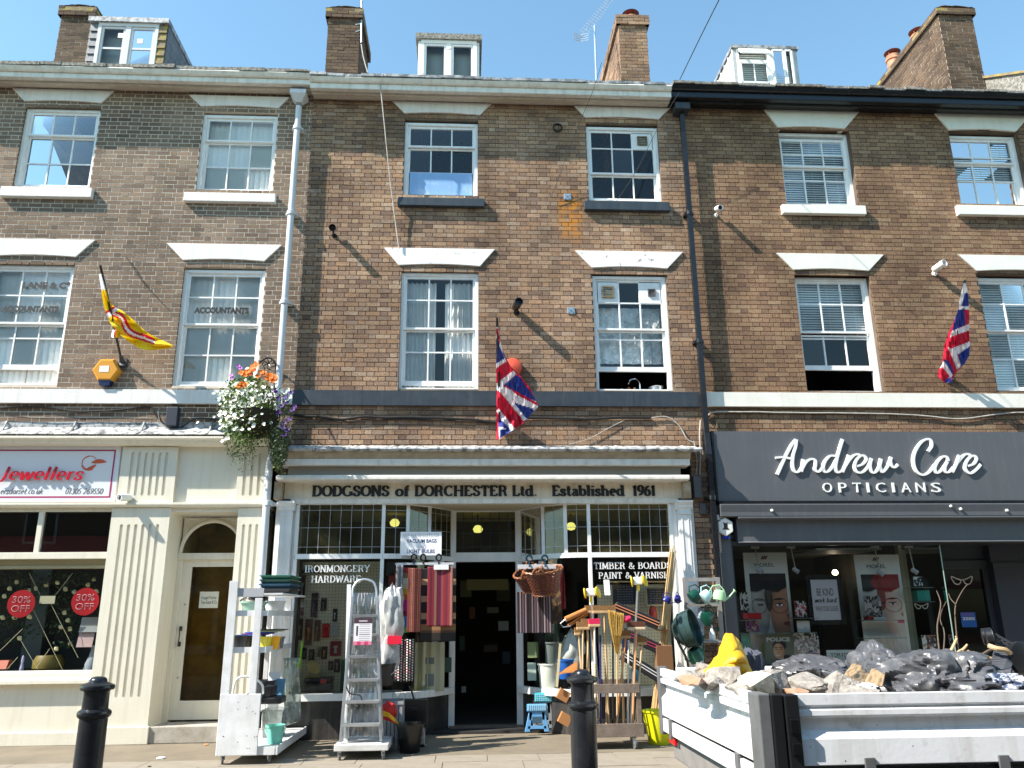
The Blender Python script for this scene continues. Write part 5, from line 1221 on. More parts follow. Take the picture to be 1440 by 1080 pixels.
def face_poster(skin, hair, two, lips, shirt):
    sk, hr_, bk = S(*skin), S(*hair), S(22, 20, 20)
    def f(u, v):
        if v > .8 or u < .1 or u > .93: return S(178, 176, 170)
        c = lerp(S(172, 168, 164), S(120, 116, 114), u*.6)
        nz_ = noise.noise(Vector((u*9, v*18, 4)))
        if two:      # a second, greyish face further back
            e = el(u, v, .26, .44, .24, .25); c = lerp(c, lerp(S(150, 146, 142), S(70, 68, 66), abs(u-.2)*2.4+nz_*.1), sm(e))
            c = lerp(c, S(60, 58, 56), sm(el(u, v, .3, .505, .07, .012), .5)); c = lerp(c, S(70, 66, 64), sm(el(u, v, .3, .55, .12, .01), .5))
        e = el(u, v, .24, .74, .3, .07+.06*(1-u)); c = lerp(c, bk, sm(e, .3))
        fe = el(u, v, .86, .43, .36, .3)
        sh = max(0, min(1, (.74-u)*2.2+abs(v-.45)*.7+nz_*.1)); c = lerp(c, lerp(sk, tuple(q*.28 for q in sk), sh), sm(fe, .2))
        if fe < 1.1:
            c = lerp(c, tuple(q*.5 for q in sk), sm(el(u, v, .72, .51, .13, .035), .9)*.6)      # eye socket
            c = lerp(c, S(210, 205, 200), sm(el(u, v, .73, .503, .075, .013), .5)); c = lerp(c, S(35, 22, 16), sm(el(u, v, .735, .504, .026, .013), .4)); c = lerp(c, S(30, 18, 14), sm(el(u, v, .73, .517, .085, .006), .7))
            c = lerp(c, lerp(hr_, S(30, 15, 10), .6), sm(el(u, v, .72, .555+.03*(u-.7), .13, .009), .7))
            c = lerp(c, tuple(q*.45 for q in sk), sm(el(u, v, .93, .4, .05, .02), .8)); c = lerp(c, S(*lips), sm(el(u, v, .88, .325, .1, .012), .5)); c = lerp(c, tuple(q*.7 for q in S(*lips)), sm(el(u, v, .88, .338, .1, .008), .5))
        hn = .5+.5*noise.noise(Vector((u*30+v*12, v*9, 2)))
        c = lerp(c, lerp(hr_, tuple(q*.35 for q in hr_), hn), sm(el(u, v, .68, .7+.05*u, .36, .11+.02*nz_), .25)*(1 if v > .56 else 0)); c = lerp(c, lerp(hr_, (0, 0, 0), hn), sm(el(u, v, .5, .58, .09, .14), .3)*.9)
        for cx, rx in ((.27, .17), (.74, .19)):
            e = el(u, v, cx, .495, rx, .07); c = lerp(c, S(28, 24, 26) if two else S(95, 30, 40), max(0, 1-abs(e-1)/.16))
        if .42 < u < .57 and abs(v-.515) < .008: c = S(40, 30, 30)
        if v < .22: c = lerp(c, lerp(S(*shirt), S(60, 58, 50), hn*.5), sm(el(u, v, .62, .06, .45, .15), .3))
        return c
    return f
def poster(px, Y, fn, nx, nz, lab, name='window_poster', cat='poster'):
    a, b, z0, z1 = RC(*px, Y); t = thing(name, lab, cat, ((a+b)/2, Y, z0))
    g = painted(a, b, z0, z1, Y, nx, nz, fn); g.box(a, b, Y+.001, Y+.008, z0, z1); g.c += [S(180, 178, 172)]*6; g.c = [tuple(min(.86, q*1.9) for q in c_) for c_ in g.c]; g.build('print', PRT, t, normals=False); return t, (a, b, z0, z1)
for i, (px_, fn, lb) in enumerate((((1051,1113,777,928), face_poster((150,105,85), (28,20,18), True, (120,60,60), (160,165,95)), 'tall eyewear poster of a dark-haired model with round glasses, left in the opticians window'), ((1209,1273,780,922), face_poster((205,165,155), (140,15,25), False, (170,70,85), (190,180,178)), 'tall eyewear poster of a red-haired model, right of the framed words'))):
    t, (a, b, z0, z1) = poster(px_, .42, fn, 90, 190, lb)
    m_ = (a+b)/2+.0; zt_ = Z(1080, 797, .42) if i == 0 else Z(1240, 799, .42)
    sans_text('MOREL', m_-.17, m_+.13, zt_, zt_+.055, .415, dep=.002).build('lettering', INK, t, normals=False)
    g = G(); [ribbon(g, [(q, 0), (q+.03, .05)], .02, .02, m_-.06, .413, zt_+.11, .002) for q in (0, .03, .06)]; g.build('emblem', P_('emblem_plum', (90, 30, 40), .5), t, normals=False)
t = thing('framed_words', 'black framed white card reading be kind work hard between the tall posters', 'framed print', (X(1161, 872, .6), .6, Z(1161, 875, .6)))
a, b, z0, z1 = RC(1142.5, 1180.5, 815, 872, .6)
g = G(); q = .07; g.box(a-q, a, .6, .64, z0-q, z1+q); g.box(b, b+q, .6, .64, z0-q, z1+q); g.box(a, b, .6, .64, z0-q, z0); g.box(a, b, .6, .64, z1, z1+q); g.build('frame', BLK, t, bevel=.004)
g = G(); g.box(a, b, .615, .63, z0, z1); g.build('card', P_('card_lilac_white', (238, 234, 242), .7), t)
h = z1-z0; ww = b-a
sans_text('BE KIND', a+ww*.2, a+ww*.82, z0+h*.6, z0+h*.78, .612, dep=.001).build('lettering', INK, t, normals=False)
serif_text('work hard.', a+ww*.08, a+ww*.93, z0+h*.43, h*.12, .611, thick=.16, thin=.08, serif=False, shear=.3, dep=.001).build('lettering', INK, t, normals=False)
sans_text('WEAR YOUR GLASSES', a+ww*.1, a+ww*.92, z0+h*.22, z0+h*.34, .612, dep=.001).build('lettering', P_('mid_grey_ink', (110, 105, 110)), t, normals=False)
def man(bgc, skin=(190, 140, 112)):
    sk = S(*skin)
    def f(u, v):
        c = S(*bgc); nz_ = noise.noise(Vector((u*9, v*9, 1)))
        c = lerp(c, S(20, 20, 23), sm(el(u, v, .7, .0, .42, .3), .2)); c = lerp(c, S(200, 198, 195), sm(el(u, v, .55, .16, .06, .1), .5)*.6)
        c = lerp(c, S(36, 28, 24), sm(el(u, v, .5, .62, .24, .2+.04*nz_), .2)); sh = max(0, min(1, (u-.42)*2.6))
        c = lerp(c, lerp(sk, tuple(q*.3 for q in sk), sh), sm(el(u, v, .47, .42, .19, .26), .2))
        for cx in (.38, .54): c = lerp(c, S(30, 22, 18), sm(el(u, v, cx, .49, .05, .016), .6)); c = lerp(c, S(40, 28, 22), sm(el(u, v, cx, .545, .07, .014), .7))
        c = lerp(c, S(235, 228, 220), sm(el(u, v, .43, .29, .08, .018), .5)); c = lerp(c, tuple(q*.5 for q in sk), sm(el(u, v, .44, .4, .03, .05), .9)*.6)
        return c
    return f
t, (a, b, z0, z1) = poster((1076,1117,891,934), .22, man((95,98,85)), 60, 62, 'grey-green poster of a smiling man in a dark jacket, low in the opticians window')
sans_text('POLICE', a+.03, b-.05, z1-.11, z1-.05, .216, dep=.001, offset=.04).build('lettering', WINK, t, normals=False)
t, (a, b, z0, z1) = poster((1163,1205,914,934), .3, lambda u, v: S(170, 195, 185) if not (.2 < abs(u-.5)*2 < .6 and abs(v-.28) < .1) else S(60, 70, 70), 40, 20, 'pale mint eyewear brand card low in the window under the framed words', 'brand_card', 'card')
sans_text('TOM FORD', a+.06, b-.06, z1-.1, z1-.04, .296, dep=.001).build('lettering', INK, t, normals=False)
def blob(pal, sd):
    def f(u, v): 
        n_ = noise.noise(Vector((u*3+sd, v*3, sd)))+.5*noise.noise(Vector((u*7, v*7+sd, 2)))
        return S(*pal[max(0, min(len(pal)-1, int((n_+.6)/1.2*len(pal))))])
    return f
cards = [((1041,1052,833,858), .2, [(30,30,32),(190,175,170),(25,25,28)], 'small black and white photo card at the far left of the opticians window'),
 ((1049,1067,872,889), .2, [(25,20,30),(140,60,130),(60,40,70),(160,120,110)], 'small purple-lit photo card under the red box'),
 ((1118,1134,845,868), .2, [(40,38,38),(170,60,70),(210,205,200),(30,30,30)], 'pale photo card with red marks left of the framed words'),
 ((1121,1139,873,889), .2, [(205,205,200),(170,170,168)], 'small white card on a glass shelf left of the framed words'),
 ((1117,1152,890,926), .24, [(90,88,88),(170,160,155),(120,110,108),(200,195,190),(60,55,55)], 'grey couple photo print right of the smiling man poster'),
 ((1216,1240,838,870), .2, [(45,45,50),(120,118,120),(30,30,34),(150,148,150)], 'small grey portrait card standing before the red-haired poster'),
 ((1285,1297,811,824), .3, [(210,210,215),(25,25,30)], 'small black and white zigzag card above the turquoise box'),
 ((1298,1318,893,926), .3, [(190,185,180),(60,40,38),(130,95,85),(215,210,205)], 'portrait card of a woman in sunglasses low beside the lobby glass'),
 ((1222,1272,884,912), .18, [(150,165,160),(175,185,180),(110,125,122)], 'pale translucent print in front of the red-haired poster'),
 ((1043,1056,892,922), .2, [(95,150,130),(80,130,115)], 'mint green card at the lower left of the opticians window')]
for px_, Y_, pal, lb in cards:
    if Y_ == .18: continue
    poster(px_, Y_, blob(pal, len(lb)*.7), 18, 24, lb, 'photo_card', 'card')
def boxy(px, Y, d, mat, lab, name='display_box', cat='box'):
    a, b, z0, z1 = RC(*px, Y); g = G(); g.box(a, b, Y, Y+d, z0, z1); return solo(g, name, mat, lab, cat, bevel=.004)
boxy((1045,1071,862,871), .15, .15, P_('bright_red', (215, 20, 35), .4), 'bright red display box at the left of the opticians window')
boxy((1290,1308,830,845), .2, .15, P_('turquoise', (40, 165, 150), .4), 'turquoise box on the glass shelves near the lobby')
boxy((1229,1246,868,872), .15, .12, P_('white_card_strip', (225, 225, 225), .4), 'thin white strip on the glass shelf before the portrait card')
boxy((1220,1229,867,872), .15, .12, P_('dark_red_box', (170, 20, 30), .4), 'small dark red box beside the thin white strip')
boxy((1056,1071,917,924), .2, .12, P_('bottle_green', (20, 85, 65), .4), 'flat bottle-green box low at the left of the opticians window')
boxy((1137,1151,919,923), .15, .12, P_('hot_pink', (200, 90, 160), .4), 'flat pink case below the grey couple print', 'glasses_case', 'case')
for i, (xa, xb, py_) in enumerate(((1040,1075,872),(1040,1120,890),(1118,1150,869),(1116,1148,889),(1216,1270,872),(1216,1275,897),(1283,1312,826),(1285,1314,846))):
    a, b = X(xa, py_, .12), X(xb, py_, .12); z = Z((xa+xb)/2, py_, .12); g = G(); g.box(a, b, .1, .36, z-.008, z)
    solo(g, 'glass_shelf', P_('glass_shelf', (140, 165, 158), .1), ['glass shelf under the red box', 'glass shelf across the feet of the left poster', 'glass shelf left of the framed words, upper', 'glass shelf left of the framed words, lower', 'glass shelf under the small grey portrait card', 'glass shelf under the pale bust of the red-haired poster', 'glass shelf above the turquoise box', 'glass shelf under the turquoise box'][i], 'shelf')
g = G(); c = W(1296, 853, .2); cat_eye(g, c.x, c.z, .1, .2, .007); solo(g, 'display_glasses', WINK, 'white cat-eye display glasses under the turquoise box', 'glasses')

# ================================================================== things on the walls
def hexa(cx, cz, r, y0, y1, sq=1.0, rot=0):
    return [(cx+r*math.cos(math.radians(60*i+rot)), cz+r*sq*math.sin(math.radians(60*i+rot))) for i in range(6)]
c = W(149, 520, -.1)
t = thing('alarm_box', 'yellow hexagonal alarm box with dark blue base beside the left flag bracket', 'alarm box', (c.x, 0, c.z-.2))
g = G(); P6 = hexa(c.x, c.z, .17, 0, 0, .95); q6 = hexa(c.x, c.z, .2, 0, 0, .95)
b = len(g.v); g.v += [(x, -.12, z) for x, z in P6]+[(x, -.09, z) for x, z in q6]+[(x, 0, z) for x, z in q6]
g.f += [tuple(range(6))]+[(i, i+6, (i+1) % 6+6, (i+1) % 6) for i in range(6)]+[(i+6, i+12, (i+1) % 6+12, (i+1) % 6+6) for i in range(6)]
g.build('case', P_('alarm_yellow', (215, 150, 40), .35), t)
g = G(); g.prism([(c.x-.1, c.z-.15), (c.x+.1, c.z-.15), (c.x+.07, c.z-.24), (c.x-.07, c.z-.24)], -.1, 0); g.build('lamp_base', P_('navy_lens', (20, 35, 75), .25), t, bevel=.006)
g = G(); g.box(c.x-.085, c.x+.05, -.123, -.12, c.z-.04, c.z+.055); g.build('label_plate', WINK, t)
c = W(1020, 741, -.14)
t = thing('alarm_box', 'white hexagonal alarm box with black animal emblem at the edge of the opticians', 'alarm box', (c.x, 0, c.z-.15))
g = G(); P6 = hexa(c.x, c.z, .125, 0, 0, 1.1, 30); g.prism(P6, -.16, -.08); g.build('case', P_('alarm_white', (225, 224, 218), .35), t, bevel=.012)
g = G(); g.box(c.x-.13, c.x+.03, -.12, 0, c.z+.1, c.z+.18); g.build('bracket', WH, t)
g = G(); g.box(c.x-.05, c.x+.05, -.15, -.09, c.z-.17, c.z-.13); g.build('lamp_base', P_('blue_lens', (25, 50, 140), .25), t)
g = G(); g.prism([(c.x-.03, c.z+.07), (c.x-.012, c.z+.055), (c.x+.012, c.z+.055), (c.x+.03, c.z+.07), (c.x+.025, c.z-.01), (c.x+.055, c.z-.04), (c.x-.055, c.z-.04), (c.x-.025, c.z-.01)], -.163, -.16); g.build('emblem', INK, t)
c = W(721, 515, -.1)
t = thing('alarm_siren', 'orange rounded siren partly behind the middle union flag', 'siren', (c.x, 0, c.z-.1))
g = G(); g.lathe([(.145, 0), (.15, .03), (.135, .09), (.1, .105), (0, .11)], (c.x, 0, c.z), 28, axis=(0, -1, 0)); g.build('cover', P_('siren_orange', (215, 85, 55), .4), t, smooth=True)
g = G(); g.box(c.x-.03, c.x+.03, -.05, 0, c.z-.19, c.z-.13); g.build('base', P_('siren_base', (170, 60, 40), .5), t)
def bullet(px_, py_, mat, lab, s=1, dirn=(.1, -1, -.35), name='security_camera', cat='camera'):
    c = W(px_, py_, -.15); t = thing(name, lab, cat, (c.x, 0, c.z))
    d = Vector(dirn).normalized(); g = G(); g.lathe([(.045*s, -.1*s), (.055*s, -.08*s), (.06*s, .12*s), (.05*s, .12*s), (.045*s, .08*s)], c, 16, axis=d); g.build('body', mat, t, smooth=True)
    g = G(); g.lathe([(.045*s, .08*s), (0, .085*s)], c, 12, axis=d); g.build('lens', INK, t)
    g = G(); g.tube([c-d*.03, (c.x, -.06, c.z-.06*s), (c.x, 0, c.z-.06*s)], .016*s, 8); g.lathe([(.045*s, 0), (.04*s, .02)], (c.x, 0, c.z-.06*s), 14, axis=(0, -1, 0)); g.build('bracket', mat, t, smooth=True)
bullet(468, 321, BLK, 'small black camera on the brick near the white drainpipe', .9)
bullet(727, 429, BLK, 'black cowled light above the middle union flag', 1.1, (.2, -1, .1), 'wall_light', 'light')
bullet(1010, 293, WH, 'small white camera beside the black drainpipe', .8)
bullet(1320, 375, WH, 'white floodlight with clear bulb near the right flag', 1.0, (.35, -1, .2), 'wall_light', 'light')
bullet(176, 700, WH, 'white camera on the fluted block beside the jewellers sign', .9, (-.5, -1, -.1))
for px_, py_, lb in ((798, 277, 'small steel anchor plate in the rust stain'), (803, 437, 'small steel anchor plate between the middle first-floor windows')):
    c = W(px_, py_, 0); t = thing('anchor_plate', lb, 'wall plate', (c.x, 0, c.z), 'steel plates fixed to the middle wall'); g = G(); g.box(c.x-.06, c.x+.06, -.015, .0, c.z-.055, c.z+.055); g.build('plate', STEEL, t, bevel=.004)
    g = G()
    for a_ in (-1, 1):
        for b_ in (-1, 1): g.lathe([(.012, 0), (.01, .01)], (c.x+a_*.035, -.015, c.z+b_*.03), 6, axis=(0, -1, 0))
    g.tube([(c.x, -.02, c.z), (c.x-.0, -.05, c.z)], .012, 6); g.build('bolt', STEEL, t, kind='stuff')
c = W(784, 180, 0); g = G(); g.lathe([(.085, 0), (.085, .02), (.06, .03), (.055, .0)], (c.x, 0, c.z), 18, axis=(0, -1, 0)); solo(g, 'flue_outlet', P_('flue_dark', (40, 32, 30), .7), 'round dark flue outlet high between the second-floor windows', 'flue')
g = G(); c = W(243, 586, -.05); g.box(c.x-.085, c.x+.085, -.1, .0, c.z-.15, c.z+.14); solo(g, 'junction_box', P_('charcoal_box', (45, 50, 62), .5), 'charcoal cable junction box below the white string course', 'junction box', bevel=.012)
g = G(); c = W(981, 685, -.08); g.box(c.x-.06, c.x+.06, -.1, .0, c.z-.16, c.z+.16); solo(g, 'cable_box', P_('grey_box', (85, 85, 88), .5), 'tall grey cable box between the two shops', 'junction box', bevel=.01)
g = G(); c = W(990, 715, -.08); g.box(c.x-.05, c.x+.05, -.06, .0, c.z-.08, c.z+.08); solo(g, 'cable_box', MC['grey_box'], 'small square box below the tall grey cable box', 'junction box', bevel=.008)
def cable(pts, r, mat, lab, Y=-.03, name='cable', cat='cable', wob=.006):
    P = [W(x, y, Y if len(q) == 0 else q[0]) for x, y, *q in pts]; C_ = crom(P, 6)
    C_ = [p+Vector((0, 0, wob*noise.noise(p*3))) for p in C_]
    g = G(); g.tube(C_, r, 6); return solo(g, name, mat, lab, cat, smooth=True)
cable([(0,574),(60,572),(110,579),(170,576),(210,572),(218,583),(232,597),(245,601)], .012, CABLE, 'black cable along the brick left of the junction box')
cable([(0,585),(80,589),(140,588),(215,590)], .006, CABLE, 'thin dark cable lowest on the brick above the jewellers')
cable([(245,601),(256,600),(270,591),(285,588),(312,592)], .01, CABLE, 'black cable curving from the junction box towards the flower basket')
cable([(222,578),(226,595),(240,603)], .005, WCABLE, 'short pale cable beside the junction box', Y=-.04)
cable([(413,584),(450,586),(480,589),(520,587),(560,587),(620,587),(660,590),(700,593),(740,588),(800,589),(870,588),(915,588)], .02, CABLE, 'thick black cable run across the brick above the hardware shop', wob=.02)
cable([(420,592),(470,591),(500,593),(560,589),(640,592),(690,595)], .008, CABLE, 'thin black cable sagging under the thick one')
cable([(915,588),(935,586),(948,592),(958,603),(966,617),(975,622)], .009, WCABLE, 'pale cable dropping to the corner of the hardware shop')
cable([(800,625),(830,616),(860,600),(880,590)], .005, WCABLE, 'white cable slanting over the brick right of the middle flag')
cable([(985,590),(984,612),(985,640),(984,668)], .012, WCABLE, 'bundle of pale cable beside the black drainpipe', wob=.05)
cable([(976,620),(980,650),(979,668)], .008, WCABLE, 'thin pale cable feeding the tall grey cable box')
cable([(993,588),(1003,580),(1040,579),(1100,580),(1180,581),(1240,582),(1290,584),(1350,589),(1400,583),(1440,580),(1500,582)], .012, WCABLE, 'dirty pale cable along the brick above the opticians sign')
cable([(996,590),(1006,595),(1003,603),(998,600)], .007, CABLE, 'loop of black cable left of the opticians sign', Y=-.05)
cable([(533,103,-.36),(540,170,-.3),(546,230,-.2),(553,290,-.1),(561,350,-.06)], .009, WCABLE, 'white cable hanging from the cornice over the middle house', wob=.0)
cable([(1011,0,-3.2),(985,52,-1.8),(956,112,-.34)], .007, CABLE, 'thin overhead wire rising from the black cornice end', wob=0)
cable([(846,88,-.6),(833,130,-.45),(812,180,-.3),(775,278,-.05)], .004, CABLE, 'very thin wire slanting past the upper right middle window', wob=0)
cable([(955,130,-.5),(925,180,-.4),(895,240,-.2),(862,290,-.05)], .004, CABLE, 'very thin wire crossing the window with the vent board', wob=0)
cable([(178,362),(200,395),(232,430)], .006, CABLE, 'thin rusty stay wire over the left brickwork')
# aerials
c = W(509, 60, 2.0); t = thing('aerial_mast', 'thin aerial mast with clamps beside the second chimney', 'aerial', (c.x, 2.0, c.z-1))
g = G(); g.tube([W(508, 60, 2.0), W(509, -30, 2.0)], .018, 8); g.build('mast', STEEL, t)
g = G(); g.tube([W(506, 20, 2.0), W(511, 20, 2.0)], .015, 6); g.tube([W(500, 45, 2.0), W(509, 42, 2.0)], .02, 6); g.tube([W(500, 35, 2.0), W(509, 33, 2.0)], .02, 6); g.build('clamp', STEEL, t, kind='stuff')
cable([(508,62,1.9),(511,80,1.9),(517,102,1.9)], .012, WCABLE, 'white aerial cable running down beside the second chimney', wob=0)
c = W(839, 105, 1.5); t = thing('television_aerial', 'slanted television aerial on a striped pole left of the third chimney', 'aerial', (c.x, 1.5, c.z-.6))
g = G(); g.tube([W(839, 125, 1.5), W(836, 36, 1.5)], .02, 8); g.build('mast', ALU, t)
A_, B_ = W(817, 52, 1.2), W(860, -4, 2.2); g = G(); g.tube([A_, B_], .011, 6); g.build('boom', ALU, t)
pr = (B_-A_).cross(Vector((0, 1, .3))).normalized()
for i in range(16): p = A_+(B_-A_)*(.1+.9*i/15); g = G(); g.tube([p-pr*.1*(1-.3*i/15), p+pr*.1*(1-.3*i/15)], .006, 5); g.build('element', ALU, t)
g = G()
for k in range(4):
    for s_ in (-1, 1): g.tube([A_+Vector((s_*.15, 0, -.06+.05*k)), A_+Vector((-s_*.02, .06, -.06+.05*k))], .008, 5)
g.build('reflector', ALU, t, kind='stuff')

# ================================================================== flags
RD, WT, BL, YL = S(205, 28, 62), S(236, 236, 242), S(40, 60, 145), S(238, 205, 25)
def flag(lab, top, base, Ytop, rows, cols, regions, base_col, sag, group='flags on angled wall poles'):
    """rows: (py, left px, right px) outline; regions: [(colour, polygon in photo pixels)] printed on the cloth"""
    P0, P1 = W(base[0], base[1], -.02), W(top[0], top[1], Ytop)
    t = thing('wall_flag', lab, 'flag', P0, group)
    g = G(); g.tube([P0, P1], .017, 8); g.build('pole', P_('flag_pole_dark', (30, 28, 28), .4), t, smooth=True)
    g = G(); g.lathe([(.07, 0), (.07, .02), (.03, .03), (.03, .12), (.022, .16)], P0+Vector((0, .02, 0)), 14, axis=(P1-P0).normalized()); g.box(P0.x-.05, P0.x+.05, -.02, .0, P0.z-.08, P0.z+.08); g.build('bracket', P_('bracket_grey', (70, 70, 74), .5), t)
    g = G(); n = 90; m_ = 64; y0, y1 = rows[0][0], rows[-1][0]
    def lr(py):
        for a, b in zip(rows[:-1], rows[1:]):
            if a[0] <= py <= b[0]: q = (py-a[0])/(b[0]-a[0]); return a[1]+(b[1]-a[1])*q, a[2]+(b[2]-a[2])*q
        return rows[-1][1:]
    px = {}
    for j in range(n+1):
        py = y0+(y1-y0)*j/n; l, r = lr(py)
        f = (py-top[1])/(base[1]-top[1]); Yp = Ytop+(-.02-Ytop)*min(max(f, 0), .97)
        for i in range(m_+1):
            x = l+(r-l)*i/m_; wdt = max(r-l, 1)/40
            Yq = Yp-.02+sag*math.sin(x*.42+py*.11)*min(1, wdt)+.03*math.sin(x*.9-py*.25)*min(1, wdt)*.6-.12*(x-l)/40
            g.v.append(tuple(W(x, py, Yq))); px[j*(m_+1)+i] = (x, py)
    for j in range(n):
        for i in range(m_):
            a = j*(m_+1)+i; g.f.append((a, a+1, a+m_+2, a+m_+1)); x, y = px[a]; x2, y2 = px[a+m_+2]; x, y = (x+x2)/2, (y+y2)/2
            c = base_col
            for col, poly in regions:
                if pip(x, y, poly): c = col
            g.c.append(c)
    g.build('cloth', printmat('flag_cloth', .75, .3), t, smooth=True, normals=False)
    return t
flag('union flag hanging over the hardware shop fascia', (699, 447), (703, 588), -1.15,
 [(460,698,700),(475,698,703),(490,698,706),(500,698,710),(515,698,718),(530,698,733),(545,698,745),(560,698,752),(572,698,757),(580,698,749),(590,698,741),(597,698,733),(605,698,722),(612,698,709),(618,698,702)], 0,
 [(WT, [(690,455),(705,455),(702,480),(698,475)]), (RD, [(696,462),(700,462),(704,480),(700,476)]),
  (BL, [(690,476),(700,478),(712,505),(698,520),(690,518)]), (WT, [(704,478),(708,500),(714,512),(702,486)]),
  (WT, [(690,516),(710,504),(712,508),(690,524)]),
  (RD, [(690,523),(712,508),(722,521),(700,540),(690,545)]), (WT, [(690,545),(700,538),(722,521),(726,526),(707,543),(720,560),(741,588),(736,594),(705,556),(700,552),(690,556)]),
  (BL, [(709,541),(726,527),(730,529),(752,560),(757,566),(740,560)]), (WT, [(707,543),(757,566),(757,574),(720,560)]), (RD, [(712,543),(757,567),(757,571),(728,556)]),
  (WT, [(720,558),(760,572),(750,584),(741,590)]), (BL, [(722,566),(750,575),(752,580),(742,590),(738,586)]),
  (RD, [(698,548),(704,552),(740,596),(732,600),(722,606),(714,600),(698,580)]),
  (WT, [(698,578),(701,574),(724,603),(720,608),(714,606)]), (BL, [(701,586),(719,605),(716,608),(704,604),(701,608)]),
  (WT, [(698,602),(705,600),(722,608),(702,620),(698,620)]), (BL, [(703,604),(716,604),(718,610),(703,616)]), (RD, [(690,600),(701,600),(702,619),(690,619)])],
 RD, .035)
flag('crumpled union flag over the opticians sign', (1357, 394), (1336, 532), -1.1,
 [(398,1355,1358),(410,1352,1361),(425,1349,1362),(440,1346,1363),(455,1340,1363),(470,1333,1363),(485,1328,1364),(500,1326,1363),(512,1325,1356),(522,1319,1346),(530,1319,1341),(538,1328,1337)], 0,
 [(WT, [(1350,396),(1360,396),(1362,432),(1348,436)]), (BL, [(1357,412),(1363,412),(1363,431),(1352,430)]), (WT, [(1350,430),(1364,431),(1364,436),(1350,436)]),
  (BL, [(1346,436),(1356,434),(1358,456),(1339,466)]), (RD, [(1356,436),(1365,436),(1365,455),(1358,458)]), (WT, [(1338,466),(1364,455),(1364,464),(1336,474)]),
  (RD, [(1320,470),(1345,440),(1336,474),(1345,520),(1328,515)]), (RD, [(1336,474),(1364,464),(1364,480),(1338,492)]), (WT, [(1338,490),(1364,480),(1364,488),(1345,500)]),
  (BL, [(1348,498),(1365,486),(1364,505),(1352,520)]), (RD, [(1336,500),(1347,497),(1350,518),(1338,526)]), (WT, [(1333,488),(1345,494),(1352,515),(1346,520),(1338,500)]),
  (BL, [(1326,505),(1335,508),(1342,525),(1334,530)]), (WT, [(1318,514),(1328,508),(1340,528),(1334,534)]), (RD, [(1318,520),(1326,516),(1336,530),(1324,536)]), (BL, [(1329,534),(1338,530),(1338,540),(1329,540)])],
 RD, .03)
P0, P1 = W(172, 512, -.02), W(141, 373, -1.1)
t = thing('wall_flag', 'yellow red and white flag wrapped round its pole on the left house', 'flag', P0, 'flags on angled wall poles')
g = G(); g.tube([P0, P1], .017, 8); g.build('pole', MC['flag_pole_dark'], t, smooth=True)
g = G(); g.lathe([(.07, 0), (.07, .02), (.03, .03), (.03, .15)], P0+Vector((0, .02, 0)), 14, axis=(P1-P0).normalized()); g.box(P0.x-.06, P0.x+.06, -.02, .0, P0.z-.09, P0.z+.09); g.build('bracket', MC['bracket_grey'], t)
g = G()
spine = [(142,385,3),(146,405,4),(150,425,5),(156,437,8),(163,445,12),(170,452,13),(180,462,14),(192,472,13),(205,480,12),(222,484,8),(242,487,2)]
n = 80; m_ = 24
sp = [Vector((a, b, c)) for a, b, c in spine]; cc = crom(sp, 8)
def Yl(py): f = (py-373)/(512-373); return -1.1+1.08*min(max(f, 0), .72)
for j, p in enumerate(cc):
    q = cc[min(j+1, len(cc)-1)]-cc[max(j-1, 0)]; nx, ny = -q.y, q.x; L = math.hypot(nx, ny); nx /= L; ny /= L
    for i in range(m_+1):
        s_ = (i/m_-.5)*2; g.v.append(tuple(W(p.x+nx*p.z*s_, p.y+ny*p.z*s_, Yl(p.y)-.06*math.sin(j*.28+s_*3.0)-.05*math.cos(s_*5+j*.1))))
for j in range(len(cc)-1):
    for i in range(m_):
        a = j*(m_+1)+i; g.f.append((a, a+1, a+m_+2, a+m_+1)); s_ = (i/m_-.5)*2+.25*math.sin(j*.22); tt = j/len(cc)
        c = YL
        if tt < .1: c = WT
        elif .26 < tt < .34: c = RD if tt < .29 else WT
        elif tt > .34:
            c = YL if s_ > .25 or s_ < -.55 or tt > .86 else (RD if s_ > .02 or s_ < -.25 else WT)
        g.c.append(c)
g.build('cloth', printmat('flag_cloth', .75, .3), t, smooth=True, normals=False)
g = G(); g.grid(lambda u, v: tuple(W(156+12*u+4*v+3*math.sin(v*5), 445+30*v, Yl(460)+.05*math.sin(u*6+v*3))), 12, 16); g.c = [(YL if (i % 12) > 4 else (RD if (i % 12) > 2 else WT)) for i in range(12*16)]; g.build('cloth_fold', MC['flag_cloth'], t, smooth=True, normals=False)

# ================================================================== hanging flower basket
fb = thing('hanging_flower_basket', 'overflowing basket of white, orange and purple flowers trailing ivy by the white drainpipe', 'flower basket', W(362, 640, -.45))
rr = random.Random(9)
g = G(); g.tube(crom([W(385, 552, -.02), W(388, 515, -.05), W(378, 503, -.25), W(362, 512, -.45)], 6), .014, 6)
for k in range(7): an = k*.9; p = W(378, 512, -.2); g.tube(crom([p, p+Vector((.07*math.cos(an), -.03, .07*math.sin(an))), p+Vector((.1*math.cos(an+.6), 0, .1*math.sin(an+.6)))], 4), .008, 5)
g.build('iron_bracket', BLK, fb)
g = G(); cb = W(362, 590, -.45); g.lathe([(.05, -.28), (.2, -.2), (.3, -.02), (.32, .1), (.3, .1)], cb, 20); g.build('basket_liner', P_('moss_liner', (45, 38, 24), .95), fb)
LF = M('petunia_leaf', (.15,.24,.035), (.08,.15,.025), scale=4, rough=.55); LFd = M('ivy_leaf', (.035,.065,.022), (.07,.1,.035), scale=4, rough=.5); LFy = M('young_leaf', (.22,.27,.06), rough=.6)
ga, gb_, gc = G(), G(), G()
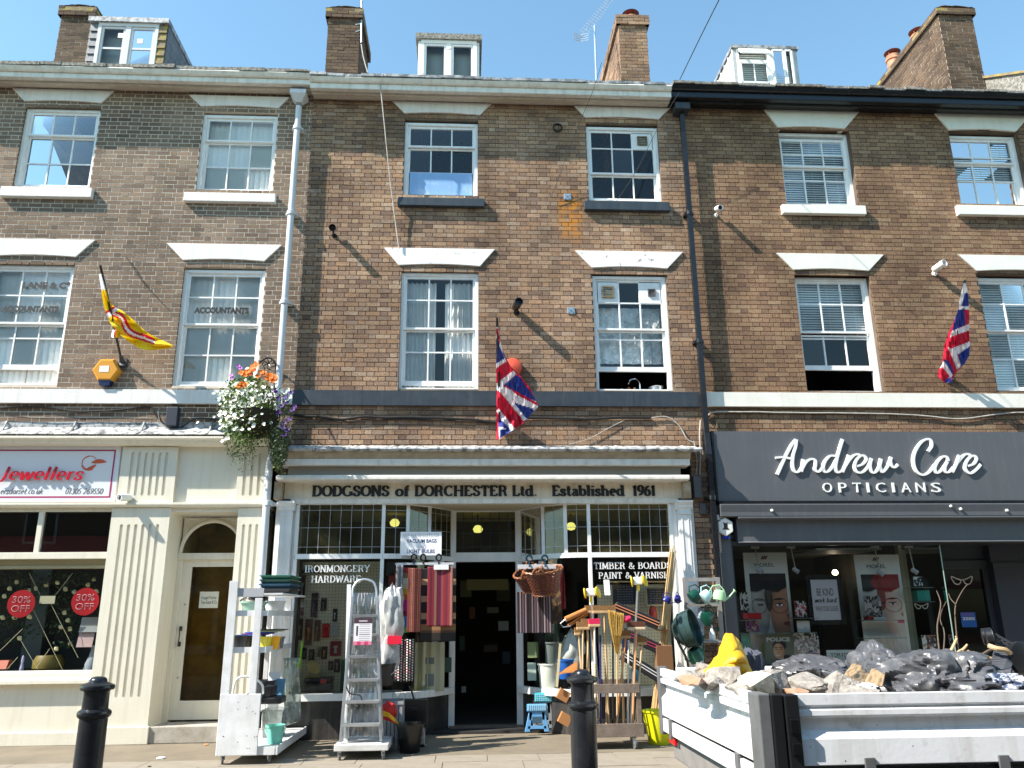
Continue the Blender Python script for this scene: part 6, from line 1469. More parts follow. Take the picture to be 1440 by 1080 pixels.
def scat(n, cx, cy, rx, ry, g, s0, s1, Yc_=-.45, Yr=.32):
    for _ in range(n):
        while True:
            a, b, c_ = rr.uniform(-1, 1), rr.uniform(-1, 1), rr.uniform(-1, 1)
            if .25 < a*a+b*b+c_*c_ < 1: break
        leafq(g, W(cx+a*rx, cy+b*ry, Yc_+c_*Yr), rr.uniform(s0, s1), rr)
scat(1700, 350, 580, 42, 55, ga, .018, .036); scat(700, 345, 560, 40, 34, ga, .016, .034, -.62, .2); scat(500, 335, 620, 22, 30, gb_, .012, .026); scat(900, 390, 590, 23, 50, gb_, .014, .028)
scat(1100, 392, 630, 14, 30, gb_, .014, .03); scat(350, 340, 575, 40, 50, gc, .012, .022)
for (x, y0, y1, n_) in ((328,625,655,40),(352,625,662,45),(357,615,645,40),(338,630,668,25),(388,640,662,70),(395,645,668,60)):
    for k in range(n_): leafq(gb_ if k % 3 else gc, W(x+rr.gauss(0, 2.2), y0+(y1-y0)*k/n_, -.55+rr.uniform(-.05, .05)), rr.uniform(.012, .022), rr)
ga.build('foliage', LF, fb, kind='stuff', normals=False); gb_.build('trailing_ivy', LFd, fb, kind='stuff', normals=False); gc.build('young_foliage', LFy, fb, kind='stuff', normals=False)
def flower(px_, py_, Y_, r, mat, name):
    c = W(px_, py_, Y_); g = G(); d = Vector((rr.uniform(-.6, .3), -1, rr.uniform(-.1, .8))).normalized(); a = d.orthogonal().normalized(); b = d.cross(a)
    for k in range(5):
        an = k*2*math.pi/5+rr.random(); v1 = a*math.cos(an)+b*math.sin(an); v2 = a*math.cos(an+.65)+b*math.sin(an+.65); v0 = a*math.cos(an-.65)+b*math.sin(an-.65)
        g.add([c, c+v0*r*.75+d*r*.2, c+v1*r+d*r*.3, c+v2*r*.75+d*r*.2], [(0, 1, 2, 3)])
    g.lathe([(r*.16, 0), (0, r*.3)], c, 5, axis=d)
    g.build(name, mat, fb, normals=False)
PW, POr, PPu, PPk = P_('white_petal', (240, 240, 225), .7), P_('orange_petal', (235, 120, 20), .7), P_('purple_petal', (75, 30, 120), .7), P_('lilac_petal', (190, 110, 200), .7)
for _ in range(150):
    a, b = rr.gauss(0, 1), rr.gauss(0, 1); flower(340+a*17, 570+b*17, -.72+rr.uniform(-.06, .1)+.0*a, rr.uniform(.022, .034), PW, 'white_flower')
for _ in range(26): flower(315+rr.uniform(-6, 8), 590+rr.gauss(0, 16), -.62, .03, PW, 'white_flower')
for px_, py_ in ((396,549),(401,552),(405,548),(409,558),(383,543),(392,545),(387,540),(404,563)): flower(px_, py_, -.66, .034, PW, 'white_flower')
for px_, py_ in ((356,515),(360,513),(351,521),(357,521),(339,524),(344,527),(347,523),(368,523),(372,526),(363,529),(377,531),(381,529),(387,531),(379,534),(335,542),(341,539),(345,541),(339,545),(352,526),(385,535)):
    flower(px_, py_, -.68, rr.uniform(.045, .06), POr, 'orange_flower'); flower(px_+1, py_+1, -.7, .035, POr, 'orange_flower')
for px_, py_ in ((335,515),(338,518),(325,528),(327,532)): flower(px_, py_, -.6, .035, PPk, 'lilac_flower')
for px_, py_ in ((378,557),(388,551),(391,561),(401,559),(403,566),(397,571),(410,552),(386,549),(400,594),(398,601),(415,572),(412,577),(392,580),(400,612),(404,605),(407,590)): flower(px_, py_, -.66, rr.uniform(.035, .045), PPu, 'purple_flower')
# ================================================================== street furniture
def bollard(x, y, top, lab):
    t = thing('bollard', lab, 'bollard', (x, y, 0), 'black cast iron bollards along the kerb')
    H = top; g = G()
    g.lathe([(.1,0),(.1,.12),(.092,.16),(.088,H-.27),(.088,H-.265),(.104,H-.25),(.107,H-.235),(.104,H-.22),(.082,H-.205),(.08,H-.1),(.086,H-.09)], (x, y, 0), 32); g.build('shaft', BLK, t, smooth=True)
    g = G(); g.lathe([(.086,H-.09),(.105,H-.085),(.11,H-.07),(.105,H-.055),(.07,H-.04),(.058,H-.035),(.055,H-.02),(.045,H-.008),(.02,H-.001),(0,H)], (x, y, 0), 32); g.build('cap', BLK, t, smooth=True)
    g = G(); g.lathe([(.125,0),(.125,.05),(.1,.08)], (x, y, 0), 28); g.build('base', BLK, t, smooth=True)
for px_, py_, lb in ((139, 951, 'black iron bollard in front of the cream jewellers shop'), (818, 941, 'black iron bollard in front of the broom cart')):
    w_ = W(px_, py_, -5.9); bollard(w_.x, w_.y, w_.z, lb)

def castor(par, x, y, r=.045, dx=.0):
    g = G(); g.lathe([(r*.5,-.014),(r,-.012),(r,.012),(r*.5,.014)], (x, y, r), 16, axis=(.9, .3, 0)); o = g.build('castor', P_('castor_grey', (95, 95, 98), .5), par, smooth=True)
    g = G(); g.box(x-.02, x+.02, y-.018, y-.013, r, r*2+.02); g.box(x-.02, x+.02, y+.016, y+.02, r, r*2+.02); g.box(x-.03, x+.03, y-.03, y+.03, r*2+.015, r*2+.02); g.build('castor_fork', STEEL, o)
def bucket(x, y, z, r1, r2, h, mat, lab, name='bucket', cat='bucket', group=None, handle=True, hm=None, n=28, tilt=None, sy=1):
    t = thing(name, lab, cat, (x, y, z), group)
    g = G(); g.lathe([(r1*.98, 0), (r1, .005), (r2, h), (r2+.01, h), (r2+.01, h-.02), (r2-.002, h-.02), (r2-.004, h-.004), (r1-.006, .01), (0, .01)], (x, y, z), n, sy=sy); g.build('body', mat, t, smooth=True)
    if handle:
        g = G(); g.tube([(x+(r2+.008)*math.cos(a), y-(r2*.25)-.01*0-.05*math.sin(a), z+h*.82-math.sin(a)*r2*.85) for a in [math.pi*i/14 for i in range(15)]], .004, 5); g.build('handle', hm or WH, t)
    return t
WBD = M('white_board_paint', (.72,.73,.74), (.58,.58,.57), scale=6, rough=.5, streak=.15, bump=.05)
# ---- white shelf trolley
x0, x1, yf_, yb_ = -2.79, -2.13, -1.78, -.06
t = thing('shelf_trolley', 'tall white wooden shelf trolley on castors by the jewellers side door', 'trolley', ((x0+x1)/2, (yf_+yb_)/2, 0))
g = G(); g.box(x0+.02, x1, yf_, yb_, .11, .17); g.build('deck', M('worn_white_deck', (.5,.49,.46), (.66,.66,.64), scale=5, rough=.6, bump=.1), t, bevel=.004)
g = G(); g.box(x0+.03, x1-.01, yf_-.02, yf_, .1, .185); g.box(x1, x1+.02, yf_-.02, yb_, .1, .185); g.build('deck_edge', WBD, t)
g = G(); xp = X(334, 980, yf_-.03)
g.box(x0, X(366, 1000, yf_-.03), yf_-.045, yf_-.022, .1, Z(335, 976, yf_-.03)); pn = g.build('end_board', WBD, t, bevel=.006)
for q in range(16): g = G(); a, b = x0+R0.uniform(.05, .45), R0.uniform(.15, .8); g.lathe([(.006, 0), (.004, .002)], (a, yf_-.045, b), 6, axis=(0, -1, 0)); g.build('screw', P_('rust_spot', (70, 50, 40), .7), pn)
pz = {}
def post(px0, py0, px1, py1, Y, wd=.075, th=.03):
    a, b = W(px0, py0, Y), W(px1, py1, Y); g = G(); xm = (a.x+b.x)/2; g.box(xm-wd/2, xm+wd/2, Y-th/2, Y+th/2, min(a.z, b.z), max(a.z, b.z)); g.build('post', WBD, t, bevel=.003); return xm
pa = post(331, 817, 313, 1000, yf_+.02, .1); pb = post(366, 841, 352, 990, yf_+.04, .085)
pc = post(403, 835, 398, 1030, yb_-.25, .08); pd = post(378, 830, 374, 1000, yb_-.3, .06)
shz = [Z(380, 862, -1.0), Z(380, 914, -1.0)]
for k, (yl, y2) in enumerate(((862, 862), (914, 914))):
    z = Z(345, yl, yf_)
    g = G(); g.box(pa+.0, pc+.04, yf_+.05, yf_+.075, z-.035, z+.03); g.build('shelf_rail', WBD, t)
    g = G(); g.box(pc+.04, pc+.065, yf_+.05, yb_-.2, z-.035, z+.03); g.build('shelf_rail', WBD, t)
    g = G(); g.box(pa-.03, pc+.04, yf_+.075, yb_-.2, z-.03, z-.012); g.build('shelf', WBD, t)
g = G(); z = Z(350, 833, yf_); g.box(pa, pb+.05, yf_+.03, yf_+.05, z-.05, z+.05); g.build('top_rail', P_('pale_grey_rail', (165, 168, 172), .5), t)
g = G(); z = Z(350, 833, yb_-.3); g.tube([(pb, yf_+.1, Z(350, 850, yf_)), (pc, yf_+.1, Z(350, 850, yf_))], .006, 5); g.build('wire', STEEL, t)
for a, b in ((x0+.06, yf_+.05), (x1-.08, yf_+.05), (x0+.06, yb_-.08), (x1-.08, yb_-.08)): castor(t, a, b)
# goods on it
zA, zB = Z(345, 862, yf_)-.012, Z(345, 914, yf_)-.012
def tray(x0, x1, y0, y1, z, h, mat, lab, grp):
    tt = thing('plastic_tray', lab, 'tray', ((x0+x1)/2, (y0+y1)/2, z), grp); g = G(); e = .03
    g.add([(x0+e,y0+e,z),(x1-e,y0+e,z),(x1-e,y1-e,z),(x0+e,y1-e,z),(x0,y0,z+h),(x1,y0,z+h),(x1,y1,z+h),(x0,y1,z+h)], [(0,3,2,1),(0,1,5,4),(1,2,6,5),(2,3,7,6),(3,0,4,7)]); g.build('body', mat, tt, solid=.004)
    g = G(); g.box(x0-.015, x1+.015, y0-.015, y0, z+h-.012, z+h); g.box(x0-.015, x1+.015, y1, y1+.015, z+h-.012, z+h); g.box(x0-.015, x0, y0, y1, z+h-.012, z+h); g.box(x1, x1+.015, y0, y1, z+h-.012, z+h); g.build('rim', mat, tt)
ya, yb2 = -1.3, -.7
xa, xb = X(368, 825, -1.2), X(410, 825, -1.2)
zt_ = Z(389, 834, -1.25)
g = G(); g.box(xa, xb, yf_+.1, yb_-.2, zt_-.03, zt_-.01); g.build('top_shelf', WBD, t)
for i, (c, lb) in enumerate((((25, 28, 32), 'black plastic tray at the bottom of the stack on the shelf trolley'), ((35, 75, 100), 'teal blue plastic tray, second from the bottom of the stack'), ((35, 70, 60), 'dark bottle-green tray, third in the stack on the shelf trolley'), ((30, 105, 85), 'bright green plastic tray on top of the stack'))):
    tray(xa, xb, ya, yb2, zt_+i*.052, .06, P_('tray%d' % i, c, .35), lb, 'trays stacked on the shelf trolley')
c = W(357, 850, -1.35); bucket(c.x, -1.35, zA, .1, .16, .15, P_('sage_bowl', (125, 160, 145), .35), 'sage green washing-up bowl on the upper shelf of the white trolley', 'bowl', 'bowl', handle=False)
g = G(); g.grid(lambda u, v: (c.x+.17*math.cos(u*6.28)*v, -1.35+.17*math.sin(u*6.28)*v, zA+.17+.05*(1-v*v)+.02*math.sin(u*19)*v), 24, 5); solo(g, 'plastic_cover', P_('black_film', (35, 36, 42), .25), 'black plastic sheeting heaped over the sage green bowl', 'plastic sheet', smooth=True, solid=.003)
c = W(386, 853, -1.0); bucket(c.x, -1.0, zA, .09, .13, .16, P_('white_colander', (215, 218, 220), .35), 'white plastic colander behind the sage bowl', 'colander', 'colander', handle=False)
c2_ = W(340, 903, -1.45)
for i, (px_, Y_, col, r, h, lb) in enumerate(((336, -1.5, (38, 38, 42), .085, .17, 'dark grey plant pot at the left of the lower trolley shelf'), (346, -1.2, (28, 28, 30), .085, .16, 'black plant pot behind the dark grey pot on the trolley'), (374, -1.35, (225, 205, 60), .075, .15, 'pale yellow tub on the lower trolley shelf'), (386, -1.3, (235, 170, 15), .07, .15, 'orange-yellow tub on the lower trolley shelf'), (393, -.95, (110, 112, 120), .06, .14, 'grey tub at the right end of the lower trolley shelf'))):
    bucket(X(px_, 905, Y_), Y_, zB, r*.75, r, h, P_('pot_col%d' % i, col, .4), lb, 'plastic_pot', 'pot', 'pots on the lower trolley shelf', handle=False)
for i, (col, dz, px_) in enumerate((((40,110,190), 0, 352), ((120,40,130), .014, 360), ((35,95,190), .03, 364), ((200,205,150), .045, 375), ((40,45,50), .06, 380))):
    a = X(px_-14, 888, -1.1); g = G(); g.box(a, a+.3, -1.3, -.85, zB+.16+dz, zB+.172+dz); solo(g, 'folded_cloth', P_('cloth_c%d' % i, col, .8), ['blue flat basin lid lowest over the tubs', 'purple flat lid over the blue one', 'royal blue flat lid third over the tubs', 'pale olive flat lid over the royal blue one', 'dark flat lid topmost over the coloured tubs'][i], 'lid', group='flat lids over the trolley tubs')
zD = .175
c = W(386, 1047, -1.2); bx_ = WG(386, 1045, zD)
bucket(bx_.x, bx_.y, zD, .085, .105, .2, P_('mint_bucket', (115, 195, 175), .35), 'mint green small bucket on the deck of the shelf trolley', hm=P_('mint_handle', (150, 215, 200), .4))
def tub(px, Y, z0, h, mat, lab, name='storage_box', cat='storage box', d=.35):
    a, b = X(px[0], px[2], Y), X(px[1], px[2], Y); g = G(); e = .02
    g.add([(a+e,Y+e,z0),(b-e,Y+e,z0),(b-e,Y+d-e,z0),(a+e,Y+d-e,z0),(a,Y,z0+h),(b,Y,z0+h),(b,Y+d,z0+h),(a,Y+d,z0+h)], [(0,3,2,1),(0,1,5,4),(1,2,6,5),(2,3,7,6),(3,0,4,7)]); g.box(a-.012, b+.012, Y-.012, Y+.0, z0+h-.02, z0+h); return solo(g, name, mat, lab, cat, solid=.003)
CLR = glassmat('clear_plastic', (.82,.86,.84), refl=1.2, haze=.22, hcol=(.8,.82,.82))
tub((368, 397, 1010), -1.0, zD, .32, CLR, 'clear plastic storage box behind the mint bucket')
g = G(); a = W(352, 990, -1.5); g.box(a.x, X(398, 985, -1.3), -1.4, -1.1, zD+.42, zD+.5); g.box(a.x+.1, a.x+.22, -1.4, -1.1, zD+.5, zD+.62); solo(g, 'black_bracket_tray', P_('black_plastic', (28, 28, 30), .35), 'black plastic step tray over the clear storage box', 'tray', bevel=.02)
g = G(); g.tube(crom([W(327, 977, -1.5), W(333, 955, -1.5), W(352, 952, -1.45), W(368, 962, -1.4), W(370, 976, -1.4)], 5), .014, 8); solo(g, 'towel_hoop', WH, 'white tubular hoop rising behind the end board', 'hoop', smooth=True)
bucket(X(372, 960, -.9), -.9, zD+.4, .1, .14, .26, P_('charcoal_bin', (60, 62, 66), .4), 'charcoal bin leaning behind the white posts of the trolley', 'bin', 'bin', handle=False)
def sheet(corners, mat, lab, name, cat, th=.006, amp=.0, nu=14, nv=14, solid=True):
    A, B, C_, D = [Vector(c) for c in corners]   # bottom-left, bottom-right, top-right, top-left
    g = G(); nrm = (B-A).cross(D-A).normalized()
    g.grid(lambda u, v: (A*(1-u)+B*u)*(1-v)+(D*(1-u)+C_*u)*v+nrm*amp*noise.noise(Vector((u*5, v*5, len(lab)))), nu, nv)
    return solo(g, name, mat, lab, cat, smooth=amp > 0, solid=th)
sheet((W(399, 1022, -.55), W(424, 1014, -.35), W(421, 925, -.35), W(399, 925, -.55)), glassmat('cloche_film', (.85,.9,.85), refl=1.5, haze=.3, hcol=(.75,.8,.76)), 'clear film cover packet standing on the trolley deck', 'film_packet', 'packet', amp=.03)
g = G(); g.beam(W(421, 940, -.4), W(425, 902, -.4), .02, .01); g.beam(W(412, 929, -.4), W(421, 936, -.4), .012, .01); solo(g, 'green_stake', P_('lime', (120, 190, 40), .4), 'lime green edged strip at the right end of the trolley', 'stake')
pic_card(386, 399, 955, 980, -1.0, P_('blue_print_pack', (70, 120, 150), .5), 'blue printed packet standing in the white trolley', 'packet', 'packet', lean=.08)
pic_card(375, 392, 945, 985, -.9, P_('white_pack', (215, 218, 220), .5), 'white plastic packet behind the blue printed one', 'packet', 'packet', lean=.08)

# ---- ladder trolley
x0, x1, yf_, yb_ = -1.5, -.88, -1.66, -.95
t = thing('flat_trolley', 'low white flat trolley on castors under the stepladders', 'trolley', ((x0+x1)/2, (yf_+yb_)/2, 0))
g = G(); g.box(x0, x1, yf_, yb_, .1, .17); g.build('deck', MC['worn_white_deck'], t, bevel=.006)
for a, b in ((x0+.06, yf_+.05), (x1-.06, yf_+.05), (x0+.06, yb_-.06), (x1-.06, yb_-.06)): castor(t, a, b, .042)
t = thing('stepladder', 'aluminium stepladder wrapped in clear film with a white and pink label', 'stepladder', (-1.2, -1.4, .17))
Yb0, Yt0 = -1.55, -1.3
def LP(px, py): return W(px, py, Yb0+(Yt0-Yb0)*(1040-py)/220)
l0, l1, r0_, r1_ = LP(479, 1044), LP(496, 838), LP(536, 1042), LP(530, 838)
for a, b in ((l0, l1), (r0_, r1_)): g = G(); g.beam(a, b, .03, .06); g.build('stile', ALU, t, bevel=.003)
g = G(); g.tube(crom([l1, LP(497, 826), LP(504, 817), LP(515, 815), LP(525, 819), LP(529, 828), r1_], 6), .016, 8); g.build('hand_hoop', ALU, t, smooth=True)
for py_ in (896, 927, 960, 990, 1021, 868):
    f = (1044-py_)/206; a, b = l0+(l1-l0)*f, r0_+(r1_-r0_)*f; g = G(); g.box(a.x+.01, b.x-.01, a.y-.05, a.y+.07, a.z-.015, a.z+.012)
    for k in range(4): g.box(a.x+.015, b.x-.015, a.y-.045+.03*k, a.y-.035+.03*k, a.z+.012, a.z+.016)
    g.build('tread', ALU, t)
for (a, b) in ((l0+Vector((.03, .38, .0)), l1+Vector((.02, .12, 0))), (r0_+Vector((-.02, .38, .0)), r1_+Vector((-.0, .12, 0)))): g = G(); g.beam(a, b, .022, .04); g.build('rear_leg', ALU, t)
g = G(); a = l0+(l1-l0)*.5; b = r0_+(r1_-r0_)*.5; g.beam(a+Vector((0, .3, 0)), b+Vector((0, .3, 0)), .03, .02); g.build('cross_brace', ALU, t)
FILM = glassmat('stretch_film', (.8,.82,.84), refl=3.0, rough=.1, haze=.3, hcol=(.62,.64,.67))
g = G(); 
g.grid(lambda u, v: (l0*(1-u)+r0_*u)*(1-v)+(l1*(1-u)+r1_*u)*v+Vector((0, .09+.03*noise.noise(Vector((u*16, v*7, 0))), .04)), 34, 40)
g.build('film_wrap', FILM, t, smooth=True)
a0 = LP(497, 907); g = G(); bx0, bx1 = X(497.5, 888, a0.y-.12), X(523, 888, a0.y-.12); zz0, zz1 = Z(510, 907, a0.y-.12), Z(510, 869, a0.y-.12)
def lab_fn(u, v):
    if v > .8: return S(70, 50, 60) if not (.25 < u < .75 and .86 < v < .92) else S(200, 190, 190)
    if v < .14: return S(190, 60, 100) if int(u*5) % 2 else S(215, 120, 150)
    if .12 < u < .22 and .35 < v < .7: return S(60, 55, 60)
    if u > .3 and int(v*40) % 3 == 0 and u < .9: return S(150, 145, 148)
    return S(225, 222, 225)
painted(bx0, bx1, zz0, zz1, a0.y-.12, 30, 44, lab_fn).build('label_sheet', PRT, t, normals=False)
g = G(); g.beam(W(486, 1050, -1.45), W(491, 822, -1.25), .05, .03); solo(g, 'white_plank', WBD, 'narrow white plank upright at the left of the stepladder', 'plank')
g = G(); g.tube(crom([LP(487, 965), LP(492, 975), LP(506, 978), LP(508, 986), LP(500, 990)], 5), .008, 6); g.build('strap_loop', CABLE, t)

# ---- sacks, bins left of the doorway
rr = random.Random(77)
def crumple(g, c, rx, ry, rz, k=3.0, amp=.25, n=28, seed=1, flat=None):
    def f(u, v):
        th, ph = u*2*math.pi, (v-.5)*math.pi
        d = Vector((math.cos(th)*math.cos(ph), math.sin(th)*math.cos(ph), math.sin(ph)))
        q = noise.noise(d*k*.7+Vector((seed, seed*2, 0))); q2 = abs(noise.noise(Vector((d.x*k*2.0+seed, d.y*k*2, d.z*k*.7)))); q3 = abs(noise.noise(Vector((d.x*k*3.6+d.z*2, seed, d.z*k*1.2+3))))
        s = 1+amp*(q*1.1-q2*.8-q3*.45+.35); p = Vector((d.x*rx*s, d.y*ry*s, d.z*rz*s))
        if flat is not None: p.z = max(p.z, flat)
        return c+p
    return g.grid(f, n, n//2)
PBAG = glassmat('white_poly_bag', (.8,.8,.8), refl=1.6, rough=.15, haze=.55, hcol=(.8,.8,.78))
g = G(); crumple(g, W(550, 868, -.75), .15, .12, .38, 3, .35, 36, 4); solo(g, 'polythene_sack', M('milky_polythene', (.5,.51,.5), (.3,.31,.31), scale=9, rough=.25, bump=.3, bscale=12), 'milky white polythene sack bulging right of the stepladder', 'sack', smooth=True)
g = G(); crumple(g, W(546, 920, -.75), .13, .12, .25, 3, .3, 30, 8); solo(g, 'polythene_sack', P_('grey_polythene', (175, 176, 178), .3), 'grey-white sack under the milky one beside the stepladder', 'sack', smooth=True)
g = G(); a = W(556, 900, -.88); g.box(a.x-.1, a.x+.08, -.9, -.86, a.z-.05, a.z+.05); solo(g, 'red_tag', P_('tag_red', (225, 25, 60), .5), 'bright red card tag on the sacks by the stepladder', 'tag')
def dots(u, v):
    n_ = noise.noise(Vector((u*9, v*16, 1)))
    if ((u*8) % 1-.5)**2+((v*16+.5*(int(u*8) % 2)) % 1-.5)**2 < .07: return S(225, 220, 215)
    return S(130, 20, 35) if n_ > .25 else S(25, 18, 20)
a, b, z0, z1 = RC(551, 582, 899, 958, -.3); painted_ob = painted(a, b, z0, z1, -.3, 60, 90, dots, fy=lambda u, v: .02*math.sin(u*14)+.01*math.sin(u*31+v*3)); solo(painted_ob, 'spotted_fabric', PRT, 'dark fabric with white and red spots hanging below the mats', 'fabric', smooth=True, solid=.004, normals=False)
g = G(); c = WG(576, 1058, 0); bucket(c.x, c.y, 0, .12, .17, .33, P_('bin_black', (18, 18, 20), .3), 'black plastic bin standing right of the low white trolley', 'bin', 'bin', hm=P_('bin_grey', (60, 60, 62), .4))
c = W(541, 948, -.9); bucket(c.x, -.9, c.z-.13, .1, .13, .26, P_('ribbed_black', (35, 35, 38), .4), 'small black bucket on the grey crate beside the stepladder')
def crate(px, Y, d, mat, lab, z0=0):
    a, b = X(px[0], (px[2]+px[3])/2, Y), X(px[1], (px[2]+px[3])/2, Y); z1 = Z((px[0]+px[1])/2, px[2], Y); t = thing('plastic_crate', lab, 'crate', ((a+b)/2, Y+d/2, z0))
    g = G(); g.box(a, b, Y+.01, Y+d, z0, z0+.02); g.box(a, b, Y+d-.015, Y+d, z0, z1); g.box(a, a+.012, Y+.01, Y+d, z0, z1); g.box(b-.012, b, Y+.01, Y+d, z0, z1); g.build('body', mat, t)
    n = max(3, int((b-a)/.045))
    for k in range(n): g = G(); x = a+(b-a)*k/n; g.box(x+.006, x+(b-a)/n-.006, Y-.002, Y+.01, z0+.02, z1-.04); g.build('slat', mat, t)
    g = G(); g.box(a-.01, b+.01, Y-.012, Y+.01, z1-.04, z1); g.build('rim', mat, t)
crate((533, 566, 986, 1040), -1.0, .35, P_('grey_crate', (150, 152, 155), .45), 'pale grey ribbed laundry crate behind the black bin')
g = G(); c = W(582, 1000, -.6); g.box(c.x-.19, c.x+.17, -.62, -.45, c.z-.18, c.z+.14); g.box(c.x-.05, c.x+.05, -.64, -.62, c.z+.0, c.z+.05); g.tube([(c.x, -.6, c.z+.14), (c.x-.06, -.55, c.z+.3)], .014, 6); solo(g, 'lidded_dustpan', P_('pan_black', (22, 22, 25), .3), 'black lidded dustpan box standing under the bay window sill', 'dustpan', bevel=.008)
g = G(); c = W(592, 1035, -.75); g.box(c.x-.03, c.x+.05, -.78, -.7, .0, .22); g.box(c.x-.08, c.x+.08, -.78, -.7, 0, .04); solo(g, 'steel_boot_scraper', STEEL, 'small grey metal stand beside the black bin', 'stand', bevel=.005)
t = thing('feather_duster', 'red and yellow ribbon duster leaning across the grey crate', 'duster', W(545, 1010, -1.1))
g = G(); crumple(g, W(547, 1000, -1.08), .09, .06, .1, 3, .3, 20, 3); g.build('red_head', P_('duster_red', (190, 35, 35), .7), t, smooth=True)
for i in range(7): g = G(); g.tube(crom([W(537, 1000+i*1.5, -1.1), W(546, 1003+i*1.2, -1.16), W(554, 1010+i, -1.16), W(560, 1018+i*.3, -1.1)], 5), .009, 5); g.build('ribbon', P_('duster_yellow', (230, 180, 25), .6) if i < 5 else MC['duster_red'], t)

# ---- hanging mats
def mat_on_rail(px, Y, fn, nx, nz, lab, name='hanging_mat', cat='mat', grp='mats hanging outside the left bay', th=.012, wav=.008):
    Y += .27 if px[0] < 700 else .2
    a, b, z0, z1 = RC(*px, Y); g = painted(a, b, z0, z1, Y, nx, nz, fn, fy=lambda u, v: wav*math.sin(u*7+px[0])); return solo(g, name, PRT, lab, cat, smooth=True, solid=th, group=grp, normals=False)
def stripes(cols, n, jit=0, dots_=False):
    def f(u, v):
        k = int(u*n); c = S(*cols[(k*7+k//3) % len(cols)])
        if dots_ and int(v*90) % 2 == 0 and k % 2: c = tuple(q*.35 for q in c)
        return c
    return f
g = G(); ra, rb = W(556, 793, -.05), W(638, 796, -.05); g.beam((ra.x, -.05, ra.z), (rb.x, -.05, ra.z), .03, .03); solo(g, 'hanging_rail', P_('rail_white', (200, 200, 200), .4), 'white rail hung under the notice holding the mats', 'rail')
mat_on_rail((556, 566, 794, 884), -.36, lambda u, v: S(100, 105, 112) if u > .4 else S(125, 122, 120), 12, 20, 'plain grey mat at the left end of the mats')
RB = [(95,165,60),(60,120,175),(60,120,175),(120,20,60),(190,20,120),(190,20,120),(205,80,30),(210,160,40),(205,190,150),(215,205,180),(140,110,70),(130,25,25)]
mat_on_rail((563, 576, 798, 890), -.32, lambda u, v: S(*RB[min(11, int(v*12))]), 8, 60, 'narrow rainbow blocked mat next to the grey one')
mat_on_rail((573, 592, 799, 889), -.4, stripes([(120,45,30),(150,70,45),(90,30,30),(170,120,80),(60,40,50),(140,60,40)], 22, dots_=True), 44, 110, 'rust striped mat with dotted weave')
def blocks(u, v):
    if v < .12: return S(28, 22, 20)
    if v < .24: return S(140, 105, 70) if .15 < v else S(90, 62, 42)
    k = int(v*13); return S(190, 150, 115) if k % 3 == 1 and (u < .28 or u > .84) else S(26, 22, 22)
mat_on_rail((591, 641, 799, 902), -.34, blocks, 40, 60, 'large dark mat with beige blocks behind the red one')
mat_on_rail((601, 637, 797, 881), -.42, stripes([(125,20,40),(95,20,35),(135,35,50),(150,110,90),(110,20,40),(90,25,60),(140,60,60)], 34), 68, 40, 'crimson striped mat with white paper header')
pic_card(610, 631, 794, 801, -.175, WINK, 'white paper header on the crimson striped mat', 'paper_header', 'label', lean=0)
for i, px_ in enumerate((582, 595, 617)): g = G(); c = W(px_, 784, -.06); g.tube([(c.x+.035*math.cos(a), -.06, c.z+.045*math.sin(a)) for a in [math.pi*2*k/14 for k in range(15)]], .012, 6); g.tube([(c.x, -.06, c.z-.04), (c.x, -.07, c.z-.09)], .01, 5); solo(g, 'hanging_hook', BLK, ['left black hook over the mat rail', 'middle black hook over the mat rail', 'right black hook over the mat rail'][i], 'hook', smooth=True)
# right of the doorway
mat_on_rail((727, 776, 832, 890), -.25, stripes([(60,42,48),(30,24,28),(150,130,135),(45,32,38),(25,20,22),(110,90,100)], 26, dots_=True), 78, 90, 'brown and grey striped mat under the wicker baskets', grp='mats hanging outside the right bay')
mat_on_rail((757, 790, 800, 876), -.18, lambda u, v: S(60, 45, 35) if noise.noise(Vector((u*5, v*9, 0))) < .15 else S(110, 85, 55), 24, 30, 'dark brown bristly mat behind the large basket', grp='mats hanging outside the right bay')
g = G(); ra, rb = W(728, 797, -.3), W(790, 795, -.3); g.beam((ra.x, -.3, ra.z), (rb.x, -.3, ra.z), .06, .03); solo(g, 'hanging_rail', MC['rail_white'], 'white rail above the wicker baskets', 'rail')
g = G(); g.grid(lambda u, v: tuple(W(786+6*u+6*v-3*v*v, 796+60*v, -.32+.02*math.sin(u*9+v*4))), 8, 20); solo(g, 'red_apron', P_('dark_red_cloth', (120, 25, 30), .8), 'dark red cloth hanging beside the large basket', 'cloth', smooth=True, solid=.006)
WIC = M('wicker', (.15,.04,.018), (.07,.02,.01), scale=30, rough=.4); WICl = M('wicker_rim', (.33,.13,.05), (.2,.07,.03), scale=25, rough=.4)
